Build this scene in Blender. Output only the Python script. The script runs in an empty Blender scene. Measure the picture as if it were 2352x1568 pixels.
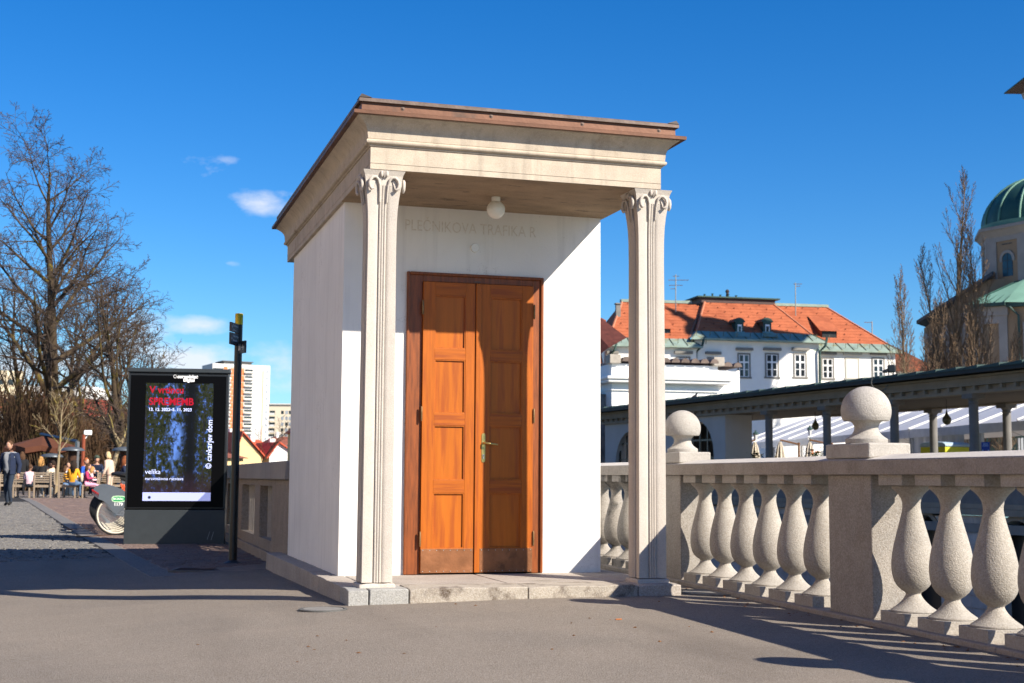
import bpy, math, random
from mathutils import Vector, Matrix
import numpy as np
R = math.radians
random.seed(7)
sc = bpy.context.scene
col = sc.collection
# ---------------------------------------------------------------- camera
CAM = Vector((-1.91783, -11.315, 0.80873))
YAW, PITCH, ROLL, FPX = 0.29195, 0.09956, 0.0062, 3140.0
_f = Vector((math.sin(YAW)*math.cos(PITCH), math.cos(YAW)*math.cos(PITCH), math.sin(PITCH)))
_r = Vector((math.cos(YAW), -math.sin(YAW), 0))
_u = _r.cross(_f)
CR = math.cos(ROLL)*_r + math.sin(ROLL)*_u
CU = -math.sin(ROLL)*_r + math.cos(ROLL)*_u
CF = _f
cd = bpy.data.cameras.new('camera')
cam = bpy.data.objects.new('camera', cd)
col.objects.link(cam)
m = Matrix((CR, CU, -CF)).transposed().to_4x4()
m.translation = CAM
cam.matrix_world = m
cd.sensor_width = 36
cd.lens = FPX/2352*36
cd.clip_start = 0.1
cd.clip_end = 6000
cd.dof.use_dof = True
cd.dof.focus_distance = 10.6
cd.dof.aperture_fstop = 4.8
sc.camera = cam
# ---------------------------------------------------------------- light
SUN = Vector((1.0, -1.29, 1.09)).normalized()
EL = math.asin(SUN.z)
AZ = math.atan2(SUN.x, SUN.y)
world = bpy.data.worlds.new('World')
sc.world = world
world.use_nodes = True
nt = world.node_tree
for n in list(nt.nodes): nt.nodes.remove(n)
def wn(t, **k):
    n = nt.nodes.new(t)
    for a, b in k.items(): setattr(n, a, b)
    return n
def wl(a, b): nt.links.new(a, b)
out = wn('ShaderNodeOutputWorld')
bg = wn('ShaderNodeBackground')
SKY_STRENGTH = 0.06
bg.inputs['Strength'].default_value = SKY_STRENGTH
wl(bg.outputs[0], out.inputs[0])
sky = wn('ShaderNodeTexSky', sky_type='NISHITA')
sky.sun_disc = False
sky.sun_elevation = EL
sky.sun_rotation = AZ
sky.altitude = 300
sky.air_density = 1.0
sky.dust_density = 0.25
sky.ozone_density = 2.2
hs = wn('ShaderNodeHueSaturation')
hs.inputs['Saturation'].default_value = 1.45
hs.inputs['Value'].default_value = 1.0
wl(sky.outputs[0], hs.inputs['Color'])
# clouds: soft banks low over the horizon, broken up by noise
tc = wn('ShaderNodeTexCoord')
sep = wn('ShaderNodeSeparateXYZ'); wl(tc.outputs['Generated'], sep.inputs[0])
def math_(op, a, b=None, clamp=False):
    n = wn('ShaderNodeMath', operation=op); n.use_clamp = clamp
    for i, x in enumerate((a, b)):
        if x is None: continue
        if isinstance(x, (int, float)): n.inputs[i].default_value = x
        else: wl(x, n.inputs[i])
    return n.outputs[0]
az = math_('ARCTAN2', sep.outputs[0], sep.outputs[1])
el = math_('ARCSINE', sep.outputs[2])
def pix_dir(px, py):
    d = (CF + CR*(px-1176)/FPX - CU*(py-784)/FPX).normalized()
    return math.atan2(d.x, d.y), math.asin(d.z)
cmb = wn('ShaderNodeCombineXYZ')
wl(az, cmb.inputs[0]); wl(math_('MULTIPLY', el, 1.9), cmb.inputs[1])
ns = wn('ShaderNodeTexNoise'); ns.inputs['Scale'].default_value = 26; ns.inputs['Detail'].default_value = 7; ns.inputs['Roughness'].default_value = .58
wl(cmb.outputs[0], ns.inputs['Vector'])
ns2 = wn('ShaderNodeTexNoise'); ns2.inputs['Scale'].default_value = 7; ns2.inputs['Detail'].default_value = 4
wl(cmb.outputs[0], ns2.inputs['Vector'])
CLOUDS = [(604, 466, 62, 22, 1.0), (655, 452, 40, 16, .6), (478, 388, 66, 30, .50), (520, 368, 34, 14, .42), (448, 748, 58, 22, 1.0), (420, 760, 60, 14, .5),
          (430, 830, 110, 34, 1.15), (620, 855, 90, 60, .62), (215, 690, 60, 26, .5), (120, 840, 200, 60, .9), (640, 860, 34, 22, .55),
          (533, 605, 26, 9, .5), (300, 790, 100, 60, .9), (20, 700, 60, 40, .4), (402, 150, 14, 8, .12), (1450, 930, 300, 30, .1), (2600, 800, 200, 60, .6), (-400, 700, 400, 90, .8)]
acc = None
for (px, py, sx, sy, a) in CLOUDS:
    ca, ce = pix_dir(px, py)
    dx = math_('DIVIDE', math_('SUBTRACT', az, ca), sx*1.25/FPX)
    dy = math_('DIVIDE', math_('SUBTRACT', el, ce), sy*1.25/FPX)
    r2 = math_('ADD', math_('MULTIPLY', dx, dx), math_('MULTIPLY', dy, dy))
    g = math_('MULTIPLY', math_('EXPONENT', math_('MULTIPLY', r2, -1.0)), a)
    acc = g if acc is None else math_('MAXIMUM', acc, g)
dens = math_('MULTIPLY', math_('SUBTRACT', math_('ADD', acc, math_('MULTIPLY', math_('SUBTRACT', ns.outputs['Fac'], .5), 1.7)), .36), 1.35, True)
dens = math_('MULTIPLY', dens, math_('MULTIPLY', acc, 2.2, True))
dens = math_('MULTIPLY', dens, .86)
mx = wn('ShaderNodeMix', data_type='RGBA')
wl(dens, mx.inputs['Factor']); tn = wn('ShaderNodeMix', data_type='RGBA', blend_type='MULTIPLY'); tn.inputs['Factor'].default_value = 1; wl(hs.outputs[0], tn.inputs['A']); tn.inputs['B'].default_value = (.74, 1.06, 1.36, 1); wl(tn.outputs['Result'], mx.inputs['A'])
CLOUD = (8.2, 8.5, 9.2, 1)
mx.inputs['B'].default_value = CLOUD
wl(mx.outputs['Result'], bg.inputs['Color'])
sd = bpy.data.lights.new('sun', 'SUN')
sd.energy = 5.0
sd.angle = R(0.53)
sd.color = (1.0, 0.91, 0.78)
so = bpy.data.objects.new('sun', sd)
so.rotation_euler = SUN.to_track_quat('Z', 'Y').to_euler()
so.location = (20, -26, 22)
col.objects.link(so)
sc.view_settings.view_transform = 'Standard'
sc.view_settings.look = 'None'
sc.view_settings.exposure = 0.92
sc.view_settings.gamma = 1
sc.view_settings.use_curve_mapping = False
sc.render.resolution_x = 1024
sc.render.resolution_y = 683
# ---------------------------------------------------------------- measuring helpers (photo pixels, 2352 wide, to places)
def ray(px, py): return CF + CR*(px-1176)/FPX - CU*(py-784)/FPX
def at(px, py, D): return CAM + ray(px, py)*D
def atx(px, py, X): d = ray(px, py); return CAM + d*((X-CAM.x)/d.x)
def aty(px, py, Y): d = ray(px, py); return CAM + d*((Y-CAM.y)/d.y)
def atz(px, py, Z): d = ray(px, py); return CAM + d*((Z-CAM.z)/d.z)
def ss(t): t = min(1, max(0, t)); return t*t*(3-2*t)
def gz(x, y):
    if y < -1.4: L = -.115
    elif y < 3: L = -.115-.065*(y+1.4)/4.4
    elif y < 12: L = -.18
    elif y < 34: L = -.18+.17*(y-12)/22
    else: L = -.01
    e = -.125*ss((-.16-x)/2.3)*(1-ss((y-1.6)/7))*ss((y+9)/7)
    return -.09+(L+.09)*ss((1.5-x)/1.8)+e
def atg(px, py):
    z = -.1
    for i in range(40):
        P = atz(px, py, z); z = .5*z+.5*gz(P.x, P.y)
    return P
# ---------------------------------------------------------------- building helpers
class MB:
    def __init__(s, M=None): s.v = []; s.f = []; s.mi = []; s.M = M
    def add(s, vs, fs, mi=0):
        o = len(s.v)
        if s.M is not None: vs = [tuple(s.M @ Vector(v)) for v in vs]
        s.v += [tuple(v) for v in vs]
        s.f += [tuple(i+o for i in f) for f in fs]
        s.mi += [mi]*len(fs)
        return s
    def box(s, x0, y0, z0, x1, y1, z1, mi=0):
        if x0 > x1: x0, x1 = x1, x0
        if y0 > y1: y0, y1 = y1, y0
        if z0 > z1: z0, z1 = z1, z0
        return s.add([(x0,y0,z0),(x1,y0,z0),(x1,y1,z0),(x0,y1,z0),(x0,y0,z1),(x1,y0,z1),(x1,y1,z1),(x0,y1,z1)],
              [(0,3,2,1),(4,5,6,7),(0,1,5,4),(1,2,6,5),(2,3,7,6),(3,0,4,7)], mi)
    def hexa(s, p, mi=0):   # 8 points, bottom four ccw then top four
        return s.add(p, [(0,3,2,1),(4,5,6,7),(0,1,5,4),(1,2,6,5),(2,3,7,6),(3,0,4,7)], mi)
    def poly(s, pts, mi=0): return s.add(pts, [tuple(range(len(pts)))], mi)
    def prism(s, poly, z0, z1, mi=0):
        n = len(poly)
        vs = [(x, y, z0) for x, y in poly]+[(x, y, z1) for x, y in poly]
        fs = [tuple(range(n-1, -1, -1)), tuple(range(n, 2*n))]+[(i, (i+1) % n, n+(i+1) % n, n+i) for i in range(n)]
        return s.add(vs, fs, mi)
    def prismy(s, poly, y0, y1, mi=0):   # poly in (x,z), extruded along y
        n = len(poly)
        vs = [(x, y0, z) for x, z in poly]+[(x, y1, z) for x, z in poly]
        fs = [tuple(range(n)), tuple(range(2*n-1, n-1, -1))]+[(i, n+i, n+(i+1) % n, (i+1) % n) for i in range(n)]
        return s.add(vs, fs, mi)
    def lathe(s, prof, n=20, c=(0, 0, 0), cap=True, mi=0):
        vs = []; fs = []
        k = len(prof)
        for (r, z) in prof:
            for i in range(n):
                a = 2*math.pi*i/n
                vs.append((c[0]+r*math.cos(a), c[1]+r*math.sin(a), c[2]+z))
        for j in range(k-1):
            for i in range(n):
                a = j*n+i; b = j*n+(i+1) % n
                fs.append((a, b, b+n, a+n))
        if cap:
            fs.append(tuple(range(n-1, -1, -1))); fs.append(tuple((k-1)*n+i for i in range(n)))
        return s.add(vs, fs, mi)
    def tube(s, pts, rad, n=6, cap=True, mi=0):
        pts = [Vector(p) for p in pts]
        if isinstance(rad, (int, float)): rad = [rad]*len(pts)
        vs = []; fs = []
        t0 = (pts[1]-pts[0]).normalized()
        a = Vector((0, 0, 1)) if abs(t0.z) < .9 else Vector((1, 0, 0))
        x = t0.cross(a).normalized()
        for i, p in enumerate(pts):
            if i == 0: t = pts[1]-pts[0]
            elif i == len(pts)-1: t = pts[-1]-pts[-2]
            else: t = pts[i+1]-pts[i-1]
            t = t.normalized()
            x = (x-t*x.dot(t))
            x = x.normalized() if x.length > 1e-6 else t.orthogonal().normalized()
            y = t.cross(x)
            for k in range(n):
                an = 2*math.pi*k/n
                vs.append(tuple(p+(x*math.cos(an)+y*math.sin(an))*rad[i]))
        for i in range(len(pts)-1):
            for k in range(n):
                q = i*n+k; w = i*n+(k+1) % n
                fs.append((q, w, w+n, q+n))
        if cap:
            fs.append(tuple(range(n-1, -1, -1))); fs.append(tuple((len(pts)-1)*n+k for k in range(n)))
        return s.add(vs, fs, mi)
    def ball(s, c, rx, ry=None, rz=None, n=14, m=9, mi=0):
        ry = ry or rx; rz = rz or rx
        vs = []; fs = []
        for j in range(1, m):
            th = math.pi*j/m
            for i in range(n):
                a = 2*math.pi*i/n
                vs.append((c[0]+rx*math.sin(th)*math.cos(a), c[1]+ry*math.sin(th)*math.sin(a), c[2]-rz*math.cos(th)))
        b = len(vs); vs.append((c[0], c[1], c[2]-rz)); vs.append((c[0], c[1], c[2]+rz))
        for j in range(m-2):
            for i in range(n):
                q = j*n+i; w = j*n+(i+1) % n
                fs.append((q, w, w+n, q+n))
        for i in range(n):
            fs.append((b, (i+1) % n, i)); fs.append((b+1, (m-2)*n+i, (m-2)*n+(i+1) % n))
        return s.add(vs, fs, mi)
    def ring(s, prof, x0, y0, x1, y1, mi=0):   # moulding round a rectangle, prof = (offset, z)
        vs = []; fs = []
        for (o, z) in prof: vs += [(x0-o, y0-o, z), (x1+o, y0-o, z), (x1+o, y1+o, z), (x0-o, y1+o, z)]
        for j in range(len(prof)-1):
            for i in range(4):
                a = j*4+i; b = j*4+(i+1) % 4
                fs.append((a, b, b+4, a+4))
        k = len(prof)-1
        fs.append((3, 2, 1, 0)); fs.append((4*k, 4*k+1, 4*k+2, 4*k+3))
        return s.add(vs, fs, mi)

def wloc(o):
    v = Vector((0, 0, 0))
    while o is not None: v += o.location; o = o.parent
    return v
def build(mb, name, mats, parent=None, bevel=0, smooth=None, local=False, seg=2):
    me = bpy.data.meshes.new(name)
    vs = mb.v
    if parent is not None and not local:
        w = wloc(parent); vs = [(x-w.x, y-w.y, z-w.z) for x, y, z in vs]
    me.from_pydata(vs, [], mb.f)
    if not isinstance(mats, (list, tuple)): mats = [mats]
    for mt in mats: me.materials.append(mt)
    if len(mats) > 1: me.polygons.foreach_set('material_index', mb.mi)
    me.update()
    if smooth is not None:
        me.polygons.foreach_set('use_smooth', [True]*len(me.polygons))
        if smooth < 180: me.set_sharp_from_angle(angle=R(smooth))
    o = bpy.data.objects.new(name, me)
    col.objects.link(o)
    if parent is not None: o.parent = parent
    if bevel:
        b = o.modifiers.new('bevel', 'BEVEL'); b.width = bevel; b.segments = seg; b.limit_method = 'ANGLE'; b.angle_limit = R(40)
        b.harden_normals = False
    return o
def tag(o, label=None, cat=None, group=None, kind=None):
    if label: o['label'] = label
    if cat: o['category'] = cat
    if group: o['group'] = group
    if kind: o['kind'] = kind
    return o
def empty(name, loc, label=None, cat=None, group=None, parent=None):
    o = bpy.data.objects.new(name, None); o.empty_display_size = .1
    o.location = Vector(loc) - (wloc(parent) if parent else Vector((0, 0, 0)))
    col.objects.link(o)
    if parent: o.parent = parent
    return tag(o, label, cat, group)
def kids(o): return [c for c in bpy.data.objects if c.parent == o]
def copy_tree(o, parent=None, ch=None):
    c = o.copy(); col.objects.link(c); c.parent = parent
    for k in o.children: copy_tree(k, c)
    return c
def inst(o, name, loc, parent, rot=None, scale=None):
    c = bpy.data.objects.new(name, o.data); c.location = loc
    if rot is not None: c.rotation_euler = rot
    if scale is not None: c.scale = scale
    c.parent = parent; col.objects.link(c); return c
def frame(o, xdir):   # local frame: x along xdir (horizontal), y away from camera side, z up
    x = Vector((xdir[0], xdir[1], 0)).normalized()
    z = Vector((0, 0, 1)); y = z.cross(x)
    M = Matrix((x, y, z)).transposed().to_4x4(); M.translation = Vector(o)
    return M
def text(name, body, size, M, mt, parent, align='LEFT', ext=0.0, bold=0.0, xs=1.0, shear=0):
    cu = bpy.data.curves.new(name, 'FONT'); cu.body = body; cu.size = size; cu.extrude = ext; cu.align_x = align; cu.offset = bold; cu.shear = shear
    cu.resolution_u = 3
    t = bpy.data.objects.new(name, cu); col.objects.link(t)
    bpy.context.view_layer.update()
    dg = bpy.context.evaluated_depsgraph_get()
    me = bpy.data.meshes.new_from_object(t.evaluated_get(dg))
    bpy.data.objects.remove(t)
    w = wloc(parent) if parent else Vector((0, 0, 0))
    for v in me.vertices: v.co = (M @ Vector((v.co.x*xs, v.co.y, v.co.z)))-w
    me.materials.clear(); me.materials.append(mt)
    o = bpy.data.objects.new(name, me); col.objects.link(o); o.parent = parent
    return o
def TM(o, xd, zd=(0, 0, 1)):   # text plane: x along xd, y along zd
    x = Vector(xd).normalized(); y = Vector(zd).normalized(); z = x.cross(y)
    M = Matrix((x, y, z)).transposed().to_4x4(); M.translation = Vector(o); return M

# ---------------------------------------------------------------- materials
MC = {}
def mat(name, c, rough=.8, var=.12, scale=6, bump=.15, bscale=80, metal=0, spec=.3, speck=None, streak=0, c2=None, c2s=3, c2t=.55, world=False, stretch=None, emit=None, detail=6, alpha=None, dist=.01):
    if name in MC: return MC[name]
    M = bpy.data.materials.new(name); M.use_nodes = True
    t = M.node_tree; b = t.nodes['Principled BSDF']
    def N(k, **kw):
        n = t.nodes.new(k)
        for a, q in kw.items(): setattr(n, a, q)
        return n
    L = t.links.new
    if world: vec = N('ShaderNodeNewGeometry').outputs['Position']
    else: vec = N('ShaderNodeTexCoord').outputs['Object']
    if stretch:
        mp = N('ShaderNodeMapping'); mp.inputs['Scale'].default_value = stretch; L(vec, mp.inputs[0]); sv = mp.outputs[0]
    else: sv = vec
    def noise(s, d=detail, v=sv, r=.55):
        n = N('ShaderNodeTexNoise'); n.inputs['Scale'].default_value = s; n.inputs['Detail'].default_value = d; n.inputs['Roughness'].default_value = r
        L(v, n.inputs['Vector']); return n.outputs['Fac']
    def mixc(f, a, bb, mode='MIX'):
        n = N('ShaderNodeMix', data_type='RGBA', blend_type=mode)
        if isinstance(f, (int, float)): n.inputs['Factor'].default_value = f
        else: L(f, n.inputs['Factor'])
        for k, x in (('A', a), ('B', bb)):
            if isinstance(x, (tuple, list)): n.inputs[k].default_value = (x[0], x[1], x[2], 1)
            else: L(x, n.inputs[k])
        return n.outputs['Result']
    def mr(v, a, bb, c_=0, d=1):
        n = N('ShaderNodeMapRange'); n.inputs['From Min'].default_value = a; n.inputs['From Max'].default_value = bb
        n.inputs['To Min'].default_value = c_; n.inputs['To Max'].default_value = d; L(v, n.inputs['Value']); return n.outputs['Result']
    lo = tuple(x*(1-var) for x in c); hi = tuple(min(.95, x*(1+var)) for x in c)
    cc = mixc(mr(noise(scale), .3, .7), lo, hi)
    if c2 is not None: cc = mixc(mr(noise(c2s), c2t, c2t+.14), cc, c2)
    if streak:
        mp = N('ShaderNodeMapping'); mp.inputs['Scale'].default_value = (9, 9, .6); L(vec, mp.inputs[0])
        cc = mixc(mr(noise(1.6, 5, mp.outputs[0]), .52, .8, 0, streak), cc, tuple(x*.35 for x in c))
    if speck:   # (scale, strength)
        v = N('ShaderNodeTexVoronoi'); v.inputs['Scale'].default_value = speck[0]; L(vec, v.inputs['Vector'])
        hsv = N('ShaderNodeSeparateColor'); L(v.outputs['Color'], hsv.inputs[0])
        cc = mixc(mr(hsv.outputs[0], 0, 1, 0, 1), mixc(speck[1], cc, (0, 0, 0)), mixc(speck[1]*.8, cc, (1, 1, 1)))
    L(cc, b.inputs['Base Color'])
    b.inputs['Roughness'].default_value = rough; b.inputs['Metallic'].default_value = metal
    b.inputs['Specular IOR Level'].default_value = spec
    if bump:
        bn = N('ShaderNodeBump'); bn.inputs['Strength'].default_value = bump; bn.inputs['Distance'].default_value = dist
        L(noise(bscale, 4), bn.inputs['Height']); L(bn.outputs[0], b.inputs['Normal'])
    if emit is not None:
        if emit is True: L(cc, b.inputs['Emission Color'])
        else: b.inputs['Emission Color'].default_value = (*emit[0], 1)
        b.inputs['Emission Strength'].default_value = emit[1] if emit is not True else 1
    if alpha is not None: b.inputs['Alpha'].default_value = alpha
    MC[name] = M
    return M
plaster = mat('white_plaster', (.80, .785, .75), .85, .03, 3, .25, 70, streak=.10, dist=.004)
def dirty_plaster():
    # white render with cracks and specks of dirt: wear that belongs to the wall
    M = mat('kiosk_plaster', (.79, .775, .74), .85, .05, 1.8, .35, 60, streak=.2, dist=.004)
    t = M.node_tree; b = t.nodes['Principled BSDF']
    src = b.inputs['Base Color'].links[0].from_socket
    tcn = t.nodes.new('ShaderNodeTexCoord')
    def N(k, **kw):
        n = t.nodes.new(k)
        for a, q in kw.items(): setattr(n, a, q)
        return n
    v = N('ShaderNodeTexNoise'); v.inputs['Scale'].default_value = 45; v.inputs['Detail'].default_value = 2; t.links.new(tcn.outputs['Object'], v.inputs['Vector'])
    m1 = N('ShaderNodeMapRange'); m1.inputs['From Min'].default_value = .74; m1.inputs['From Max'].default_value = .80; t.links.new(v.outputs['Fac'], m1.inputs['Value'])
    # cracks: thin iso-lines of a noise, only in a few patches
    w = N('ShaderNodeTexNoise'); w.inputs['Scale'].default_value = 2.4; w.inputs['Detail'].default_value = 9; w.inputs['Roughness'].default_value = .68; t.links.new(tcn.outputs['Object'], w.inputs['Vector'])
    s1 = N('ShaderNodeMath', operation='SUBTRACT'); t.links.new(w.outputs['Fac'], s1.inputs[0]); s1.inputs[1].default_value = .5
    s2 = N('ShaderNodeMath', operation='ABSOLUTE'); t.links.new(s1.outputs[0], s2.inputs[0])
    m2 = N('ShaderNodeMapRange'); m2.inputs['From Min'].default_value = .0035; m2.inputs['From Max'].default_value = .0; t.links.new(s2.outputs[0], m2.inputs['Value'])
    w3 = N('ShaderNodeTexNoise'); w3.inputs['Scale'].default_value = 1.7; t.links.new(tcn.outputs['Object'], w3.inputs['Vector'])
    m3 = N('ShaderNodeMapRange'); m3.inputs['From Min'].default_value = .54; m3.inputs['From Max'].default_value = .62; m3.inputs['To Max'].default_value = .55; t.links.new(w3.outputs['Fac'], m3.inputs['Value'])
    mm = N('ShaderNodeMath', operation='MULTIPLY'); t.links.new(m2.outputs[0], mm.inputs[0]); t.links.new(m3.outputs[0], mm.inputs[1])
    ad = N('ShaderNodeMath', operation='MAXIMUM'); t.links.new(mm.outputs[0], ad.inputs[0])
    m1b = N('ShaderNodeMath', operation='MULTIPLY'); t.links.new(m1.outputs[0], m1b.inputs[0]); m1b.inputs[1].default_value = .35; t.links.new(m1b.outputs[0], ad.inputs[1])
    mc = N('ShaderNodeMix', data_type='RGBA'); t.links.new(ad.outputs[0], mc.inputs['Factor']); t.links.new(src, mc.inputs['A']); mc.inputs['B'].default_value = (.16, .13, .10, 1)
    t.links.new(mc.outputs['Result'], b.inputs['Base Color'])
    return M
kplaster = dirty_plaster()
lime = mat('limestone', (.46, .375, .295), .85, .10, 3.5, .5, 160, c2=(.46, .33, .20), c2s=1.6, c2t=.56, speck=(260, .10), dist=.004, streak=.08)
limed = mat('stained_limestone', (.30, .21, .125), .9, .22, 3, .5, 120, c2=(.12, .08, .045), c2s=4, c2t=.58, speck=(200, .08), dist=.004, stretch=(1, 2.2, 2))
corn = mat('cornice_limestone', (.46, .385, .295), .85, .14, 5, .5, 160, c2=(.26, .19, .12), c2s=2.6, c2t=.6, speck=(260, .10), dist=.004, streak=.5)
colst = mat('column_stone', (.48, .43, .37), .88, .07, 4, .55, 120, c2=(.42, .31, .22), c2s=2.2, c2t=.62, speck=(300, .12), dist=.005)
gran = mat('bush_hammered_stone', (.29, .25, .21), .9, .14, 5, 1.0, 110, c2=(.19, .155, .12), c2s=3, c2t=.6, speck=(110, .09), dist=.005, world=True)
granl = mat('balustrade_stone', (.34, .308, .265), .9, .12, 4, 1.0, 120, c2=(.26, .225, .185), c2s=2.6, c2t=.64, speck=(120, .10), dist=.005, streak=.06, world=True)
slab = mat('worn_step_stone', (.33, .285, .24), .9, .15, 4, .8, 60, c2=(.20, .17, .12), c2s=3, c2t=.6, speck=(160, .14), dist=.006)
copper = mat('aged_copper_sheet', (.14, .068, .042), .55, .18, 5, .12, 40, metal=.35, c2=(.085, .052, .038), c2s=4, c2t=.55, streak=.25)
copperd = mat('dark_roof_sheet', (.055, .045, .04), .6, .2, 4, .1, 30, metal=.2)
kick = mat('copper_kick_plate', (.28, .12, .055), .45, .25, 7, .2, 30, metal=.6, c2=(.10, .05, .03), c2s=6, c2t=.56)
wood = mat('orange_varnished_oak', (.39, .100, .008), .45, .16, 3.2, .2, 30, spec=.25, stretch=(14, 14, .9), dist=.003, c2=(.30, .068, .010), c2s=2.5, c2t=.52)
wood_h = mat('orange_varnished_oak_rail', (.38, .096, .008), .45, .16, 3.2, .2, 30, spec=.25, stretch=(.9, 14, 14), dist=.003, c2=(.28, .064, .010), c2s=2.5, c2t=.50)
wood_p = mat('orange_varnished_oak_panel', (.42, .112, .009), .42, .12, 2.2, .15, 30, spec=.25, stretch=(9, 9, .7), dist=.002, c2=(.31, .072, .010), c2s=1.7, c2t=.50)
woodd = mat('dark_varnished_oak', (.20, .052, .010), .45, .35, 4, .2, 30, spec=.4, stretch=(14, 14, 1.2), dist=.003)
brass = mat('brass', (.55, .40, .14), .3, .1, 20, .05, 100, metal=.9)
steel = mat('grey_metal', (.35, .34, .32), .4, .1, 20, .05, 100, metal=.8)
globem = mat('opal_glass', (.80, .77, .68), .18, .02, 4, 0, spec=.5)
blackm = mat('black_metal', (.012, .013, .014), .35, .1, 10, .03, 60, spec=.5)
darkm = mat('anthracite_metal', (.028, .034, .038), .42, .1, 10, .03, 60, spec=.5)
glassb = mat('black_glass', (.003, .003, .0035), .3, .0, 4, 0, spec=.05)
asph = mat('asphalt', (.186, .151, .115), .95, .07, 1.3, .9, 110, spec=.15, c2=(.156, .127, .098), c2s=.55, c2t=.5, speck=(190, .14), world=True, dist=.006)
def asphalt_wear(M):
    # long faint sweeps of wear, dark spots of old gum and oil, a few hairline cracks
    t = M.node_tree; b = t.nodes['Principled BSDF']; L = t.links.new
    def N(k, **kw):
        n = t.nodes.new(k)
        for a, q in kw.items(): setattr(n, a, q)
        return n
    pos = N('ShaderNodeNewGeometry').outputs['Position']
    src = b.inputs['Base Color'].links[0].from_socket
    def noise(s, d, sc=(1, 1, 1), rot=0, r=.6):
        mp = N('ShaderNodeMapping'); mp.inputs['Scale'].default_value = sc; mp.inputs['Rotation'].default_value = (0, 0, rot); L(pos, mp.inputs[0])
        n = N('ShaderNodeTexNoise'); n.inputs['Scale'].default_value = s; n.inputs['Detail'].default_value = d; n.inputs['Roughness'].default_value = r; L(mp.outputs[0], n.inputs['Vector']); return n.outputs['Fac']
    def mr(v, a, c, lo=0, hi=1):
        n = N('ShaderNodeMapRange'); n.inputs['From Min'].default_value = a; n.inputs['From Max'].default_value = c; n.inputs['To Min'].default_value = lo; n.inputs['To Max'].default_value = hi; L(v, n.inputs['Value']); return n.outputs[0]
    def mul(c, f, col_):
        n = N('ShaderNodeMix', data_type='RGBA'); L(f, n.inputs['Factor']); L(c, n.inputs['A']); n.inputs['B'].default_value = (*col_, 1); return n.outputs['Result']
    c = mul(src, mr(noise(.9, 6, (1.0, .22, 1), .5), .55, .72, 0, .45), (.115, .096, .080))
    c = mul(c, mr(noise(1.4, 5, (.2, 1.1, 1), .2), .58, .72, 0, .35), (.27, .23, .19))
    v = N('ShaderNodeTexVoronoi'); v.inputs['Scale'].default_value = 3.2; L(pos, v.inputs['Vector'])
    c = mul(c, mr(v.outputs['Distance'], .055, .035, 0, .5), (.10, .085, .075))
    v2 = N('ShaderNodeTexVoronoi'); v2.inputs['Scale'].default_value = 11; L(pos, v2.inputs['Vector'])
    c = mul(c, mr(v2.outputs['Distance'], .085, .05, 0, .55), (.33, .29, .25))
    f = noise(.55, 10, (1, 1, 1), 0, .72)
    s1 = N('ShaderNodeMath', operation='SUBTRACT'); L(f, s1.inputs[0]); s1.inputs[1].default_value = .5
    s2 = N('ShaderNodeMath', operation='ABSOLUTE'); L(s1.outputs[0], s2.inputs[0])
    g = mr(noise(.3, 2), .54, .60)
    s3 = N('ShaderNodeMath', operation='MULTIPLY'); L(mr(s2.outputs[0], .0016, .0, 0, .8), s3.inputs[0]); L(g, s3.inputs[1])
    c = mul(c, s3.outputs[0], (.05, .042, .036))
    L(c, b.inputs['Base Color'])
asphalt_wear(asph)
sett = mat('grey_granite_setts', (.105, .096, .084), .85, .35, 5.0, .6, 60, spec=.2, speck=(120, .15), world=True, dist=.006)
joint = mat('dark_joint_sand', (.022, .019, .016), .95, .2, 8, .5, 60, world=True)
paver = mat('brown_clinker_pavers', (.13, .078, .058), .85, .25, 2.6, .4, 60, spec=.2, speck=(120, .12), world=True, dist=.005)
kerbs = mat('grey_kerb_stone', (.125, .115, .104), .85, .15, 4, .5, 60, spec=.2, speck=(150, .15), world=True, dist=.005)
rust = mat('rusty_iron', (.07, .035, .022), .8, .3, 12, .4, 60, metal=.3)
iron = mat('worn_cast_iron', (.13, .128, .12), .6, .2, 14, .4, 90, metal=.4)
rubber = mat('black_rubber', (.016, .016, .017), .7, .1, 20, .1, 60)
# ================================================================ SETTING: ground
def grid(name, xs, ys, m, parent=None, dz=0, skip=None):
    vs = []; fs = []; nx = len(xs)
    for y in ys:
        for x in xs: vs.append((x, y, gz(x, y)+dz))
    for j in range(len(ys)-1):
        for i in range(nx-1):
            if skip and skip((xs[i]+xs[i+1])/2, (ys[j]+ys[j+1])/2): continue
            a = j*nx+i; fs.append((a, a+1, a+1+nx, a+nx))
    mb = MB(); mb.add(vs, fs)
    return build(mb, name, m, parent, smooth=180)
def fr(a, b, s):
    n = max(1, int(round((b-a)/s))); return [a+(b-a)*i/n for i in range(n+1)]
# bridge deck and embankment: everything this side of the river
xs = fr(-400, -20, 40)[:-1]+fr(-20, 0.05, .55)
ground = grid('ground', xs, fr(-60, -14, 8)[:-1]+fr(-14, 12, .5)[:-1]+fr(12, 60, 2)[:-1]+fr(60, 900, 60), asph)
tag(ground, kind='structure')
deck = grid('bridge_deck', fr(0.05, 3.4, .3), fr(-60, -14, 8)[:-1]+fr(-14, 3.9, .5), asph); tag(deck, kind='structure')
water = mat('green_river_water', (.02, .035, .028), .08, .1, 1, .4, 3, spec=.5, world=True, dist=.05)
mb = MB(); mb.poly([(.3, -400, -5.2), (900, -400, -5.2), (900, 900, -5.2), (.3, 900, -5.2)])
tag(build(mb, 'river_water', water), kind='structure')
mb = MB(); mb.box(0.32, 3.9, -6, .30, 400, -.22); mb.box(.25, 3.6, -6, 3.4, 3.88, -.24)
tag(build(mb, 'embankment_wall', gran), kind='structure')
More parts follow.
